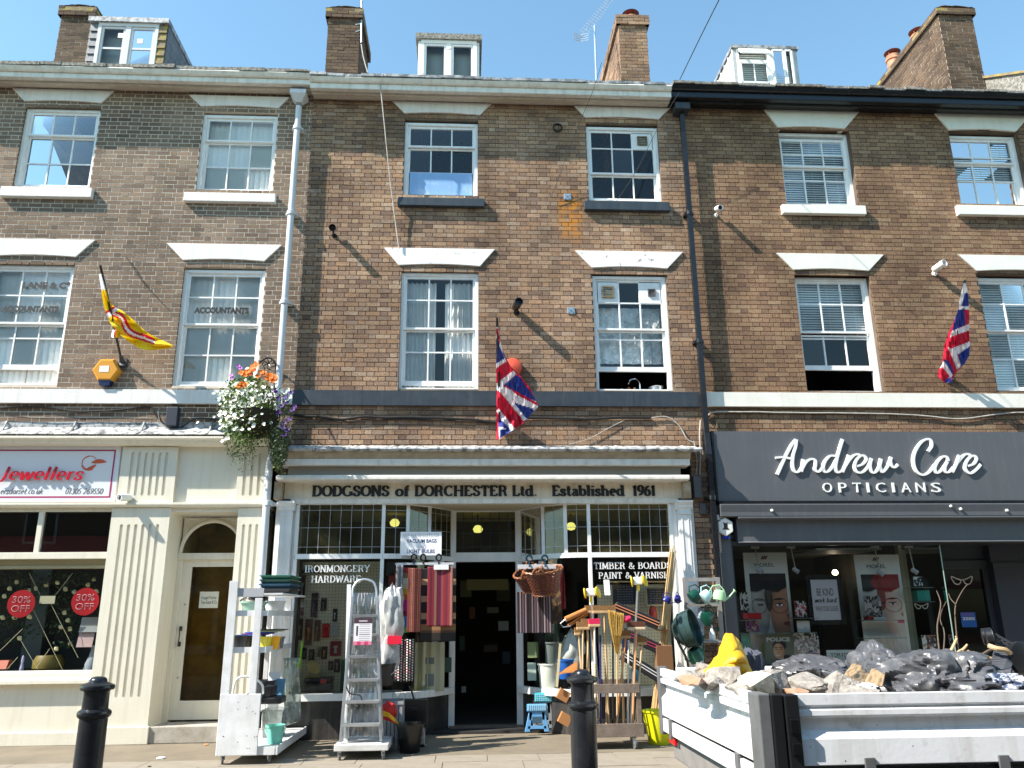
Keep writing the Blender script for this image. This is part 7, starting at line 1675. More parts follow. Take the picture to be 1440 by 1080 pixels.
def basket(c, r1, r2, h, tilt, lab, sc=1):
    t = thing('wicker_basket', lab, 'basket', c, 'wicker baskets hanging by the doorway'); Rm = Matrix.Rotation(tilt[0], 3, 'Y') @ Matrix.Rotation(tilt[1], 3, 'X'); c = Vector(c)
    P = lambda r, a, z: c+Rm @ Vector((r*math.cos(a), r*.8*math.sin(a), z))
    g = G(); n = 40; rows = 17
    for i in range(rows):
        f = i/(rows-1); r = r1+(r2-r1)*f; z = -h+h*f
        g.tube([P(r+(.007 if (k+i) % 2 else -.004), 2*math.pi*k/n, z+.004*math.sin(k)) for k in range(n+1)], .0085, 5, caps=False)
    g.build('weave', WIC, t, smooth=True)
    g = G()
    for k in range(20): g.tube([P(r1, 2*math.pi*k/20, -h), P(r2, 2*math.pi*k/20, 0)], .006, 5)
    g.build('stakes', WIC, t, kind='stuff')
    g = G(); g.lathe([(r1, 0), (0, .005)], (0, 0, 0), 24); g.v = [tuple(P(math.hypot(v[0], v[1]), math.atan2(v[1], v[0]), -h+v[2])) for v in g.v]; g.build('bottom', WIC, t)
    for (rr_, zz_, w_) in ((r2+.005, .0, .02), (r1+.005, -h, .014)):
        g = G()
        for s_ in range(2): g.tube([P(rr_+.006*math.cos(k*1.3+s_*3.1), 2*math.pi*k/48, zz_+.008*math.sin(k*1.3+s_*3.1)) for k in range(49)], w_*.55, 6, caps=False)
        g.build('rim', WICl, t, smooth=True)
    for a0 in (-1.9, 1.2):
        g = G(); g.tube([P(r2+.012, a0-.3+.6*q/10, .01)+Rm @ Vector((0, -.01, .075*math.sin(math.pi*q/10))) for q in range(11)], .014, 7); g.build('handle', WICl, t, smooth=True)
basket(W(742, 806, -.32)+Vector((0, 0, .02)), .14, .2, .26, (-.35, .45), 'smaller dark wicker basket hanging nearest the doorway')
basket(W(763, 801, -.45), .16, .27, .33, (-.12, .28), 'large reddish wicker basket hanging in front of the other')
for i, px_ in enumerate((744, 766)): g = G(); c = W(px_, 785, -.3); g.tube([(c.x+.04*math.cos(a), -.3, c.z+.04*math.sin(a)) for a in [math.pi*2*k/14 for k in range(15)]], .014, 6); g.tube([(c.x, -.3, c.z-.04), (c.x, -.34, c.z-.12)], .01, 5); solo(g, 'hanging_hook', P_('dark_teal', (15, 50, 60), .4), ['dark teal hook left above the baskets', 'dark teal hook right above the baskets'][i], 'hook', smooth=True)

# ---- window goods, left bay
PEG = M('pegboard', (.68,.61,.44), (.6,.54,.38), scale=3, rough=.8)
def pegboard(px, Y, lab):
    a, b, z0, z1 = RC(*px, Y); t = thing('pegboard', lab, 'pegboard', ((a+b)/2, Y, z0)); g = G(); g.box(a, b, Y, Y+.01, z0, z1); g.build('board', PEG, t); g = G(); nx, nz = int((b-a)/.045), int((z1-z0)/.045)
    for i in range(nx):
        for j in range(nz): x, z = a+.02+i*.045, z0+.02+j*.045; g.quad((x-.006, Y-.002, z-.006), (x+.006, Y-.002, z-.006), (x+.006, Y-.002, z+.006), (x-.006, Y-.002, z+.006))
    g.build('peg_holes', P_('peg_hole', (45, 40, 28)), t, kind='stuff', normals=False)
pegboard((414, 535, 790, 972), .42, 'beige pegboard of carded tools in the left bay'); pegboard((842, 944, 822, 975), .5, 'beige pegboard in the right bay behind the brooms')
def pack(px_, py_, w_, h_, col, col2, lab, Y=.38, name='carded_tool'):
    c = W(px_, py_, Y); a = w_*.0105/2; b = h_*.0112/2; t = thing(name, lab, 'packet', (c.x, Y, c.z-b), 'carded packets on the left pegboard'); g = G(); g.box(c.x-a, c.x+a, Y, Y+.006, c.z-b, c.z+b); g.build('card', P_('card_%d_%d_%d' % col, col, .6), t)
    g = G(); g.lathe([(.0, -b*.55), (a*.32, -b*.5), (a*.2, 0), (a*.5, b*.35), (a*.3, b*.5), (0, b*.5)], (c.x, Y-.015, c.z-b*.1), 8); g.build('tool', P_('tool_%d_%d_%d' % col2, col2, .4), t, smooth=True)
PK = [(425,826,8,30,(70,35,30),(150,150,155),'brown card with a long silver tool, top left of the pegboard'), (442,851,9,30,(65,30,40),(60,55,60),'tall maroon card, second from the left on the pegboard'), (455,850,8,16,(55,40,40),(120,115,115),'small brown card right of the tall maroon one'), (423,860,8,10,(110,60,45),(160,110,80),'small square copper card under the top left tool'), (471,865,6,16,(35,30,30),(180,180,180),'small dark card highest on the right of the pegboard'),
 (421,885,9,26,(80,55,38),(150,125,90),'brown card at the left end of the middle row'), (434,889,10,32,(85,50,40),(190,120,40),'large brown card with amber tool in the middle row'), (446,887,8,26,(85,60,45),(150,125,100),'brown card right of the large amber one'), (458,887,10,17,(190,30,35),(200,40,40),'bright red card in the middle row of the pegboard'), (471,886,9,18,(165,168,165),(190,190,188),'pale grey card beside the red one'), (472,912,15,18,(130,25,35),(190,185,185),'wide crimson card with a white tool'),
 (428,919,6,14,(40,34,30),(120,110,95),'tiny dark card at the left of the lower row'), (438,921,8,14,(60,48,40),(140,125,100),'small brown card with brass piece, lower row'), (449,917,5,12,(120,110,80),(90,85,70),'narrow tan card in the lower row'), (456,918,8,15,(65,42,30),(170,145,120),'brown card with a pale tool, lower row middle'), (465,936,7,11,(90,55,45),(130,120,110),'small rusty card low on the pegboard'), (474,936,8,16,(62,44,34),(150,140,130),'brown card lowest at the right of the pegboard'), (436,804,38,4,(55,45,50),(60,50,52),'dark printed strip along the top of the pegboard')]
for q in PK: pack(*q)
def solid_box(px, Y, d, mat, lab, name, cat, bev=.006, z0=None):
    a, b, z, z1 = RC(*px, Y); g = G(); g.box(a, b, Y, Y+d, z if z0 is None else z0, z1); return solo(g, name, mat, lab, cat, bevel=bev)
zsil = zw0+.0
g = G(); g.box(VL[0].x, VL[1].x+.3, .02, .42, zw0-.05, zw0); g.box(VR[1].x-.3, VR[0].x, .02, .5, zw0-.05, zw0); g.build('display_shelf', P_('pale_shelf', (190, 188, 180), .6), HM)
tb_ = thing('toolbox', 'black toolbox with red latch on the display shelf of the left bay', 'toolbox', W(446, 972, .15)); a, b, z0, z1 = RC(428, 466, 953, 972, .12); g = G(); g.box(a, b, .12, .32, z0, z0+(z1-z0)*.6); g.build('body', P_('toolbox_black', (28, 28, 32), .4), tb_, bevel=.01); g = G(); g.box(a-.01, b+.01, .11, .33, z0+(z1-z0)*.62, z1); g.build('lid', MC['toolbox_black'], tb_, bevel=.02); g = G(); g.box(b-.15, b-.07, .1, .115, z0+.1, z1-.02); g.build('latch', P_('latch_red', (200, 30, 40), .4), tb_)
g = G(); c = W(441, 938, .2); g.lathe([(.07, 0), (.075, .01), (.05, .02)], (c.x, .2, c.z), 20, axis=(0, -1, 0), sy=1.4); g.box(c.x-.1, c.x+.1, .2, .24, c.z-.16, c.z-.11); solo(g, 'oval_brush', P_('brush_yellow', (190, 175, 110), .6), 'yellow oval pad on a blue base above the toolbox', 'pad')
solid_box((479, 487, 928, 972), .2, .1, P_('pack_green', (25, 85, 65), .5), 'tall dark green pack at the right of the toolbox', 'tall_pack', 'packet')
solid_box((541, 556, 845, 925), .3, .1, P_('white_boxes', (190, 190, 188), .6), 'pale upright pack behind the second mullion of the left bay', 'tall_pack', 'packet')
def strips(u, v): 
    if .35 < u < .65 and (.1 < v < .35 or .55 < v < .68): return S(110, 115, 110)
    if u > .55: return S(185, 182, 150)
    return S(165, 160, 115) if int(u*10) % 3 else S(190, 185, 150)
a, b, z0, z1 = RC(583, 625, 903, 972, .34); g = painted(a, b, z0, z1, .34, 40, 60, strips, fy=lambda u, v: .008*math.sin(u*20)); solo(g, 'blind_pack', PRT, 'pale yellow striped roll of film standing in the left bay', 'film roll', smooth=True, solid=.006, normals=False)
rs_ = random.Random(4)
for i in range(12):
    px_, py_ = rs_.uniform(545, 600), rs_.uniform(800, 895); c = W(px_, py_, .5); a = rs_.uniform(.04, .1); g = G(); g.box(c.x-a, c.x+a, .5, .55, c.z-a, c.z+a*.8)
col_names = [((150,40,40),'dull red'),((60,65,70),'slate'),((95,90,75),'khaki'),((150,150,145),'pale grey'),((55,85,70),'sea green'),((120,95,60),'brown')]
places = ['behind the rainbow mat', 'above the grey mat', 'left of the mat rail', 'behind the second mullion', 'low in the curve of the left bay', 'high in the curve of the left bay']
for i, ((px_, py_), (col, cn), pl) in enumerate(zip(((552, 815), (549, 800), (546, 835), (543, 860), (629, 935), (606, 795)), col_names, places)):
    c = W(px_, py_, .45); g = G(); g.box(c.x-.06, c.x+.06, .45, .5, c.z-.1, c.z+.1); solo(g, 'boxed_tool', P_('bt_%d' % i, col, .6), '%s boxed tool %s' % (cn, pl), 'box', bevel=.005)
# right bay goods
pic_card(742, 757, 903, 925, .45, P_('leaf_print', (125, 140, 95), .5), 'green leaf print card low by the doorway post', lean=.03)
pic_card(742, 754, 932, 957, .42, P_('pale_mint_card', (165, 185, 172), .5), 'pale mint card on the sill by the doorway post', lean=.03)
bucket(X(772, 955, .35), .35, zw0, .13, .15, .33, P_('cream_bucket', (205, 210, 195), .35), 'cream plastic bucket on the sill of the right bay')
bucket(X(776, 925, .5), .55, zw0+.2, .13, .16, .42, P_('grey_bucket', (120, 128, 126), .4), 'grey bucket behind the cream one in the right bay', hm=P_('dark_handle', (60, 60, 60)))
bucket(X(773, 892, .6), .65, zw0+.5, .14, .17, .4, P_('green_bin', (25, 60, 48), .4), 'dark green bin above the grey bucket', 'bin', 'bin', handle=False)
g = G(); crumple(g, W(806, 915, .12), .15, .12, .26, 3, .25, 30, 12); solo(g, 'mop_sack', M('pale_sack', (.5,.52,.46), (.34,.36,.32), scale=9, rough=.7, bump=.3), 'pale sage sack of mop heads in the right bay', 'sack', smooth=True)
bucket(X(796, 955, -.25), -.25, .75, .09, .11, .25, P_('blue_bucket', (25, 85, 160), .4), 'blue bucket half hidden beside the right bay sill', hm=P_('dark_handle', (60,60,60)))
for i, (px, lb) in enumerate((((862, 895, 822, 850), 'left chalkboard menu in a wood frame hanging in the right bay'), ((908, 942, 825, 852), 'right chalkboard menu in a wood frame hanging in the right bay'))):
    a, b, z0, z1 = RC(*px, .3); t = thing('framed_chalkboard', lb, 'chalkboard', ((a+b)/2, .3, z0), 'chalkboards in the right bay'); g = G(); q = .022; g.box(a, b, .3, .33, z0, z0+q); g.box(a, b, .3, .33, z1-q, z1); g.box(a, a+q, .3, .33, z0+q, z1-q); g.box(b-q, b, .3, .33, z0+q, z1-q); g.build('frame', P_('frame_tan', (150, 140, 115), .6) if i else P_('frame_dark', (45, 50, 60), .5), t)
    painted(a+q, b-q, z0+q, z1-q, .315, 50, 34, lambda u, v: S(120, 120, 125) if (int(v*34) % 5 == 2 and (u*50) % 7 < 5 and .1 < u < .9 and noise.noise(Vector((u*20, int(v*34), i))) > -.2) else S(28, 34, 46)).build('board', PRT, t, normals=False)
g = G(); g.beam(W(848, 818, .1), W(944, 818, .1), .02, .02); solo(g, 'wooden_batten', WOOD, 'thin orange-brown batten across the right bay above the chalkboards', 'batten')
for i, (p, q, st, lb) in enumerate((((864,853),(926,879),(190,120,85),'upper black folded garden chair slanting behind the brooms'), ((874,889),(928,913),(150,45,75),'middle folded garden chair with pink striped canvas'), ((874,920),(928,953),(190,190,190),'lower black folded garden chair frame slanting to the truck'))):
    t = thing('folded_chair', lb, 'folding chair', W((p[0]+q[0])/2, (p[1]+q[1])/2, -.3), 'folded garden chairs stacked in the right bay'); A_, B_ = W(*p, -.3), W(*q, -.38); g = G(); g.beam(A_, B_, .14, .09); g.build('seat_pack', P_('chair_black', (22, 22, 26), .5), t, bevel=.015)
    for k in range(2): g = G(); o_ = Vector((.0, -.055, .03-.04*k)); g.beam(A_+o_, B_+o_, .012, .012); g.build('stripe', P_('stripe%d' % i, st, .5), t)
pic_card(850, 858, 815, 837, -.2, WINK, 'slanted white price label above the brooms', 'price_label', 'label')
for i, (px_, py_, c_) in enumerate(((880, 905, (50,90,150)), (893, 945, (40,140,180)), (932, 925, (110,115,115)), (886, 880, (150,155,155)), (918, 860, (170,40,40)))):
    c = W(px_, py_, .35); g = G(); g.lathe([(.05, 0), (.06, .02), (.055, .15), (.03, .2), (.02, .24)], (c.x, .35, c.z-.12), 14); solo(g, 'plastic_bottle', P_('bottle%d' % i, c_, .35), ['blue bottle between the folded chairs', 'cyan bottle low behind the broom cart', 'grey bottle under the pegboard', 'pale bottle above the middle folded chair', 'red bottle below the right chalkboard'][i], 'bottle', smooth=True)

# ---- broom cart
x0, x1, yf_, yb_ = 1.42, 2.2, -1.25, -.78
t = thing('broom_cart', 'weathered wooden broom cart on castors behind the right bollard', 'cart', ((x0+x1)/2, (yf_+yb_)/2, 0))
zb0, zb1, zr0, zr1 = Z(860, 1037, yf_), Z(860, 1018, yf_), Z(860, 975, yf_), Z(860, 962, yf_)
g = G(); g.box(x0, x1, yf_, yf_+.025, zb0, zb1); g.build('front_board', WOODw, t, bevel=.004); g = G(); g.box(x0+.01, x1-.03, yf_, yf_+.025, zr0, zr1); g.build('front_rail', WOODw, t, bevel=.004)
g = G(); g.box(x0, x1, yb_, yb_+.025, zb0, zb1); g.build('back_board', WOODw, t); g = G(); g.box(x0+.01, x1-.03, yb_, yb_+.025, zr0, zr1+.02); g.build('back_rail', WOODw, t)
for a in (x0+.0, x1-.07):
    for y in (yf_+.027, yb_-.027): g = G(); g.box(a, a+.055, y-.0, y+.025, zb0, zr1); g.build('post', WOODw, t)
    g = G(); g.box(a, a+.02, yf_+.03, yb_, zb0, zb1); g.build('end_board', WOODw, t); g = G(); g.box(a, a+.02, yf_+.03, yb_, zr0, zr1); g.build('end_rail', WOODw, t)
g = G(); g.box(x0, x1, yf_+.025, yb_, zb0, zb0+.02); g.build('floor', WOODw, t)
for a, b in ((x0-.0, yf_+.06), (x1-.12, yf_+.04), (x0+.05, yb_-.03), (x1-.06, yb_-.05)): castor(t, a, b, .055)
BRIS = M('bristle_tan', (.33,.17,.06), (.2,.1,.035), scale=40, rough=.9, bump=.6, bscale=90); BRISd = P_('bristle_brown', (95, 55, 40), .9)
def broom(bot, top, Y0, Y1, hmat, head, lab, hw=.2, bm=None, grip=None):
    a, b = W(bot[0], bot[1], Y0), W(top[0], top[1], Y1); t = thing('broom', lab, 'broom', a, 'brooms standing heads up in the cart')
    g = G(); g.tube([a, b], .0125, 8); g.build('handle', hmat, t, smooth=True)
    if head == 'flat':
        g = G(); g.box(b.x-hw/2, b.x+hw/2, b.y-.03, b.y+.03, b.z-.015, b.z+.022); g.build('head_block', WOOD if bm is not BRISd else P_('pale_block', (205,185,150), .6), t, bevel=.008)
        g = G(); nb = int(hw/.012)
        for k in range(nb):
            for j in range(4): x = b.x-hw/2+.008+k*.012; y = b.y-.022+j*.014; g.box(x-.005, x+.005, y-.006, y+.006, b.z+.022, b.z+.085+.012*noise.noise(Vector((x*40, y*40, 1))))
        g.build('bristles', bm or BRIS, t, kind='stuff')
    if grip:
        g = G(); d = (b-a)
        for k in range(6): f = grip+k*.025; g.lathe([(.0135, 0), (.0135, .012)], a+d*f, 8, axis=d.normalized()); 
        g.build('grip_bands', P_('grip_yellow', (205, 165, 30), .5), t, kind='stuff')
    return t, b
Yc0 = -1.05
broom((857,1032),(849.5,861),Yc0,-1.0,WOOD,'flat','widest tan bristled broom, tallest in the cart',.3)
broom((846,1032),(830,861),Yc0+.1,-.9,WOOD,'flat','short tan broom head left of the widest one',.14)
broom((818,1030),(820,884),-1.1,-1.05,M('blond_wood', (.6,.43,.25), (.52,.36,.2), scale=14, rough=.5),'flat','leftmost broom in the cart with tan bristles',.17)
broom((831,1030),(826,880),-1.0,-1.0,MC['blond_wood'],'flat','broom right of the leftmost one, pale wooden block',.17)
broom((838,1032),(836,880),-1.15,-1.1,P_('white_handle', (215, 210, 200), .4),'flat','pink bristled broom on a white handle with yellow bands',.15,bm=P_('pink_bristle', (215, 35, 85), .8),grip=.5)
broom((889,1032),(895,884),-1.1,-1.05,P_('orange_handle', (215, 145, 90), .45),'flat','oval brown scrubbing broom at the right of the cart',.23,bm=BRISd)
broom((845,1032),(844,893),-1.15,-1.0,P_('navy_handle', (30, 32, 95), .4),None,'plain navy blue pole in the middle of the cart')
broom((825,1030),(827,890),-1.12,-.98,MC['blond_wood'],None,'plain pale wooden pole at the left of the cart')
broom((862,1032),(862,880),-1.0,-.9,P_('black_handle', (25,25,28), .4),None,'plain black pole in the middle of the cart')
broom((878,1032),(874,912),-1.05,-1.02,WOOD,None,'plain wooden pole slanting beside the straw besom')
for k, (bx_, tx_, ty_, m_, lb) in enumerate(((823, 814, 892, 'blond_wood', 'pale pole second from the left in the cart'), (853, 851, 872, 'blond_wood', 'pale pole right beside the navy one'), (866, 880, 896, 'orange_handle', 'orange pole crossing behind the straw besom'), (883, 884, 900, 'white_handle', 'white pole left of the orange-handled broom'), (892, 903, 905, 'blond_wood', 'rightmost pale pole in the cart'))):
    broom((bx_,1032),(tx_,ty_),-.95,-.85,MC[m_],'flat' if k % 2 == 0 else None,lb,.12,bm=(BRIS, BRISd)[k % 2])
t = thing('straw_besom', 'golden straw besom broom, head up in the cart', 'broom', W(868, 1032, -1.1)); g = G(); g.tube([W(868, 1032, -1.1), W(868, 915, -1.05)], .012, 8); g.build('handle', WOOD, t)
STR = M('golden_straw', (.5,.3,.06), (.32,.18,.03), scale=30, rough=.8, bump=.5, bscale=70)
g = G()
for k in range(240):
    a_ = rr.uniform(-1, 1); d_ = rr.uniform(-.04, .04); top_ = W(866.5+a_*11.5, 861+rr.uniform(-1, 4)+2.5*a_, -1.1+d_); g.tube([W(868+a_*2.5, 918, -1.08+d_*.4), W(867+a_*6.5, 893, -1.1+d_), W(867+a_*10, 877, -1.1+d_), top_], .0035, 3, caps=False)
g.build('straw', STR, t, kind='stuff', normals=False)
for py_, w_ in ((893, 7.2), (900, 6), (907, 4.6)): g = G(); c = W(867.5, py_, -1.09); g.lathe([(w_*.0098, -.006), (w_*.0103, 0), (w_*.0098, .006)], c, 16, sy=.6); g.build('binding', P_('red_twine', (150, 60, 30), .7), t, smooth=True)
def gadget(px_, py_, Y, bot, lab):
    c = W(px_, py_, Y); t = thing('window_washer', lab, 'cleaning tool', W(*bot, Y)); g = G(); g.tube([W(*bot, Y), c], .013, 8); g.build('pole', ALU, t, smooth=True)
    g = G(); g.box(c.x-.06, c.x+.06, Y-.03, Y+.03, c.z-.04, c.z+.06); g.build('head', WH, t, bevel=.015); g = G(); g.lathe([(.055, -.012), (.065, 0), (.055, .012)], c+Vector((.09, -.02, .01)), 18, axis=(.8, -.5, .2), sy=1.3); g.build('yellow_pad', P_('washer_yellow', (235, 205, 40), .4), t, smooth=True)
    g = G(); g.lathe([(.05, -.012), (.06, 0), (.05, .012)], c+Vector((-.08, 0, .0)), 18, axis=(1, -.2, .1), sy=1.3); g.build('yellow_pad', MC['washer_yellow'], t, smooth=True)
    g = G(); g.tube([c+Vector((0, 0, -.12)), c+Vector((0, 0, -.04))], .02, 8); g.build('yellow_collar', MC['washer_yellow'], t)
gadget(831, 834, -.95, (846, 1032), 'white and yellow window washer head left above the brooms'); gadget(897, 818, -1.0, (886, 1032), 'white and yellow window washer on a silver pole at the right of the cart')
t = thing('paint_roller', 'orange long roller slanting at the left of the brooms', 'roller', W(809, 864, -.95)); A_, B_ = W(795, 871, -1.0), W(824, 858, -.95); g = G(); g.tube([A_, B_], .035, 14); g.build('sleeve', M('roller_orange', (.5,.2,.05), (.36,.14,.04), scale=20, rough=.9, bump=.5), t, smooth=True); g = G(); g.tube([A_, W(788, 877, -1.0), W(792, 882, -1.0), W(803, 880, -1.0)], .007, 6); g.build('wire_frame', STEEL, t)
t = thing('paint_roller', 'thinner orange roller under the long one', 'roller', W(812, 874, -.9)); g = G(); g.tube([W(799, 880, -.95), W(826, 864, -.9)], .02, 12); g.build('sleeve', MC['roller_orange'], t, smooth=True)
g = G(); c = W(882, 871, -.95); g.lathe([(.03, -.05), (.045, 0), (.03, .05)], c, 12, axis=(1, 0, .4)); solo(g, 'pink_brush', MC['pink_bristle'], 'small pink and blue round brush between the straw besom and the washer', 'brush', smooth=True)
for i, (p, q, lb) in enumerate((((784, 967, 800, 988), -.9, 'upper cardboard box tucked behind the right bollard'), ((786, 1002, 802, 1020), -.95, 'lower cardboard box tucked behind the right bollard'))):
    c = W((p[0]+p[2])/2, (p[1]+p[3])/2, q); g = G(); Rq = Matrix.Rotation(.5, 3, 'Y'); g.obox(c, Rq @ Vector((.07, 0, 0)), (0, .06, 0), Rq @ Vector((0, 0, .065))); solo(g, 'cardboard_box', P_('card_orange', (160, 110, 65), .8), lb, 'box')
t = thing('hand_brush', 'fan of pale wooden brush backs above the bollard cap', 'brush', W(798, 942, -.95))
for k in range(5): g = G(); g.beam(W(782+k*2, 950-k*1, -.98-k*.01), W(812, 931+k*3.2, -.98-k*.01), .02, .01); g.build('slat', P_('brush_wood', (205, 140, 80), .6), t)
g = G(); g.beam(W(783, 966, -1.0), W(788, 905, -1.0), .03, .01); solo(g, 'wooden_spatula', P_('pale_handle', (205, 190, 150), .6), 'pale wooden slat leaning left of the brooms', 'slat')
g = G(); c = W(787, 1032, -.9); bx_ = c

# step stools
def stool(px_, py0, py1, Y, c1, c2, lab, w0=.34, w1=.22):
    zb_, zt_ = Z(px_, py1, Y), Z(px_, py0, Y); x = X(px_, (py0+py1)/2, Y); h = zt_-zb_; t = thing('folding_step_stool', lab, 'step stool', (x, Y, zb_), 'folding step stools under the right bay')
    for s_ in (-1, 1):
        g = G(); g.prism([(x+s_*w0/2, zb_), (x+s_*(w0/2-.07), zb_), (x+s_*(w1/2-.05), zb_+h*.72), (x+s_*w1/2, zb_+h*.72)], Y-.02, Y+.02); g.build('leg', c2, t, bevel=.004)
    g = G(); g.box(x-w1/2, x+w1/2, Y-.02, Y+.02, zb_+h*.42, zb_+h*.74); 
    g2 = G(); g2.box(x-w1*.6/2, x+w1*.6/2, Y-.024, Y+.0, zb_+h*.3, zb_+h*.55); g.box(x-w0*.38, x+w0*.38, Y-.02, Y+.02, zb_+h*.1, zb_+h*.22); g.build('cross_panel', c2, t, bevel=.004); g2.build('window_recess', P_('stool_shade', (60, 90, 110), .5), t)
    g = G(); g.box(x-w1*.62, x+w1*.62, Y-.035, Y+.03, zb_+h*.74, zt_)
    tp = g.build('top_step', c1, t, bevel=.008)
    g = G()
    for i in range(9):
        for j in range(4): g.box(x-w1*.56+i*w1*.13, x-w1*.56+i*w1*.13+.014, Y-.04, Y-.035, zb_+h*.78+j*h*.05, zb_+h*.78+j*h*.05+.012)
    g.build('grip_pads', P_('pale_pads', (180, 225, 235), .5), tp, kind='stuff')
TL, SB = P_('teal_plastic', (70, 190, 200), .35), P_('sky_blue_plastic', (105, 165, 215), .35)
stool(764, 974, 1024, .28, TL, P_('grey_plastic', (150, 155, 160), .4), 'teal topped folding stool standing behind the blue one', .3, .2); stool(755, 990, 1029, .1, SB, SB, 'sky blue folding step stool in front of the teal one')

# canes, rack and watering cans
t = thing('cane_bundle', 'bundle of tall bamboo canes leaning on the right pilaster of the hardware shop', 'bamboo canes', W(930, 1000, -.3))
BAM = M('bamboo', (.6,.42,.2), (.45,.3,.13), scale=12, rough=.5)
for k in range(13): a_ = rr.uniform(-1, 1); b_ = rr.uniform(-1, 1); g = G(); g.tube([W(924+a_*8, 1000, -.35+.05*b_), W(946+b_*4+a_*3, 766+rr.uniform(0, 16), -.2+.04*a_)], .009, 6); g.build('cane', BAM, t)
g = G(); c = W(932, 886, -.32); g.lathe([(.09, -.01), (.1, 0), (.09, .01)], c, 14, sy=.5); g.build('twine', P_('jute', (150, 110, 70), .8), t)
g = G(); a, b, z0, z1 = RC(925, 948, 908, 1010, -.42); g.box(a, b, -.44, -.3, z0, z1); solo(g, 'cane_crate', P_('brown_crate', (120, 85, 55), .8), 'brown wooden bin holding the bamboo canes', 'bin', bevel=.004)
RK = M('grey_rack_paint', (.3,.29,.28), (.22,.21,.2), scale=6, rough=.6)
t = thing('display_rack', 'grey wooden rack holding watering cans between hardware shop and opticians', 'rack', W(990, 1000, -.4))
ra, rb = X(966, 870, -.4), X(1013, 870, -.4); zt_ = Z(990, 815, -.4)
for x in (ra, rb): g = G(); g.box(x-.03, x+.03, -.42, -.38, 0, zt_+.03); g.build('upright', RK, t)
for z in (zt_, Z(990, 850, -.4), Z(990, 902, -.4)): g = G(); g.box(ra+.03, rb-.03, -.42, -.385, z-.025, z+.025); g.build('cross_bar', RK, t)
g = G(); z = Z(992, 903, -.4); g.box(ra, rb, -.6, -.42, z, z+.02); g.build('shelf', RK, t)
def wcan(c, s, mat, lab, yaw=0, pitch=0, hang=False):
    c = Vector(c); t = thing('watering_can', lab, 'watering can', c, 'watering cans on the grey rack'); Rm = Matrix.Rotation(yaw, 3, 'Z') @ Matrix.Rotation(pitch, 3, 'Y'); T = lambda p: c+Rm @ (Vector(p)*s)
    def bb(g, nm, sm=True): g.v = [tuple(T(v)) for v in g.v]; g.build(nm, mat, t, smooth=sm)
    g = G(); g.lathe([(.42, -.4), (.5, -.36), (.5, 0), (.42, .3), (.25, .38), (.24, .36), (.4, .28), (.46, 0)], (0, 0, 0), 20, sy=.8); bb(g, 'body')
    g = G(); g.tube([(.45, 0, -.25), (.75, 0, .05), (1.0, 0, .45)], [.09, .06, .05], 8); bb(g, 'spout'); g = G(); g.lathe([(.05, 0), (.16, .14), (0, .17)], (1.0, 0, .45), 12, axis=(.6, 0, .8)); bb(g, 'rose')
    g = G(); g.tube([(-.46, 0, -.2), (-.8, 0, .1), (-.6, 0, .6), (-.1, 0, .75), (.3, 0, .4)], .05, 8); bb(g, 'handle')
wcan(W(938.5, 843, -.45), .11, P_('navy_can', (35, 40, 120), .3), 'left small navy watering can hanging by the canes', 0, .7)
wcan(W(953, 842, -.5), .11, MC['navy_can'], 'right small navy watering can hanging by the canes', 1, .7)
wcan(W(977, 838, -.55), .18, P_('forest_can', (15, 65, 52), .3), 'dark green watering can hanging highest on the rack', .2, .9)
wcan(W(993, 838, -.58), .17, P_('pale_blue_can', (180, 215, 220), .35), 'pale blue watering can hanging in the middle of the rack', .3, .9)
wcan(W(1012, 837, -.6), .18, P_('mint_can', (165, 205, 160), .35), 'mint watering can hanging at the right of the rack', -.1, .2)
wcan(W(996, 868, -.5), .2, MC['forest_can'], 'dark green watering can under the hanging row', .6, 1.2)
wcan(W(978, 920, -.62), .23, P_('green_can', (30, 90, 75), .3), 'green watering can lowest on the rack', .4, -.5)
t = thing('hanging_tub', 'round dark green enamel tub hanging on its side on the rack', 'tub', W(966, 905, -.7)); c = W(967, 885, -.7); g = G(); g.lathe([(0,-.2),(.12,-.18),(.2,-.1),(.24,0),(.245,.1),(.25,.11),(.235,.1),(.22,0)], c, 32, axis=(.75, -.45, .25)); g.build('drum', P_('deep_green', (40, 62, 62), .22), t, smooth=True)
for h_ in (-.06, .03): g = G(); r_ = .235 if h_ > 0 else .222; g.lathe([(r_+.004, h_-.006), (r_+.01, h_), (r_+.004, h_+.006)], c, 32, axis=(.75, -.45, .25)); g.build('hoop', MC['deep_green'], t, smooth=True)
g = G(); g.tube(crom([W(950, 895, -.75), W(957, 910, -.75), W(965, 925, -.72), W(968, 938, -.7)], 5), .016, 6); g.build('strap', BLK, t)
g = G(); c = W(1001, 893, -.5); g.lathe([(.04, 0), (.045, .02), (.04, .1), (.015, .15), (.012, .2), (0, .21)], (c.x, -.52, Z(1001, 903, -.5)+.02), 14); solo(g, 'spray_bottle', WH, 'white pointed bottle on the rack shelf', 'bottle', smooth=True)
g = G(); g.tube([W(985, 855, -.35), W(985, 1010, -.35)], .05, 10); solo(g, 'grey_tube', P_('tube_grey', (165, 175, 190), .4), 'pale grey plastic pipe standing behind the rack', 'pipe', smooth=True)
c = WG(927, 1046, 0); bucket(c.x, c.y, 0, .13, .19, .4, P_('yellow_tub', (215, 215, 20), .4), 'bright yellow flexible tub beside the truck tailgate', 'flexi_tub', 'tub', hm=MC['yellow_tub'])
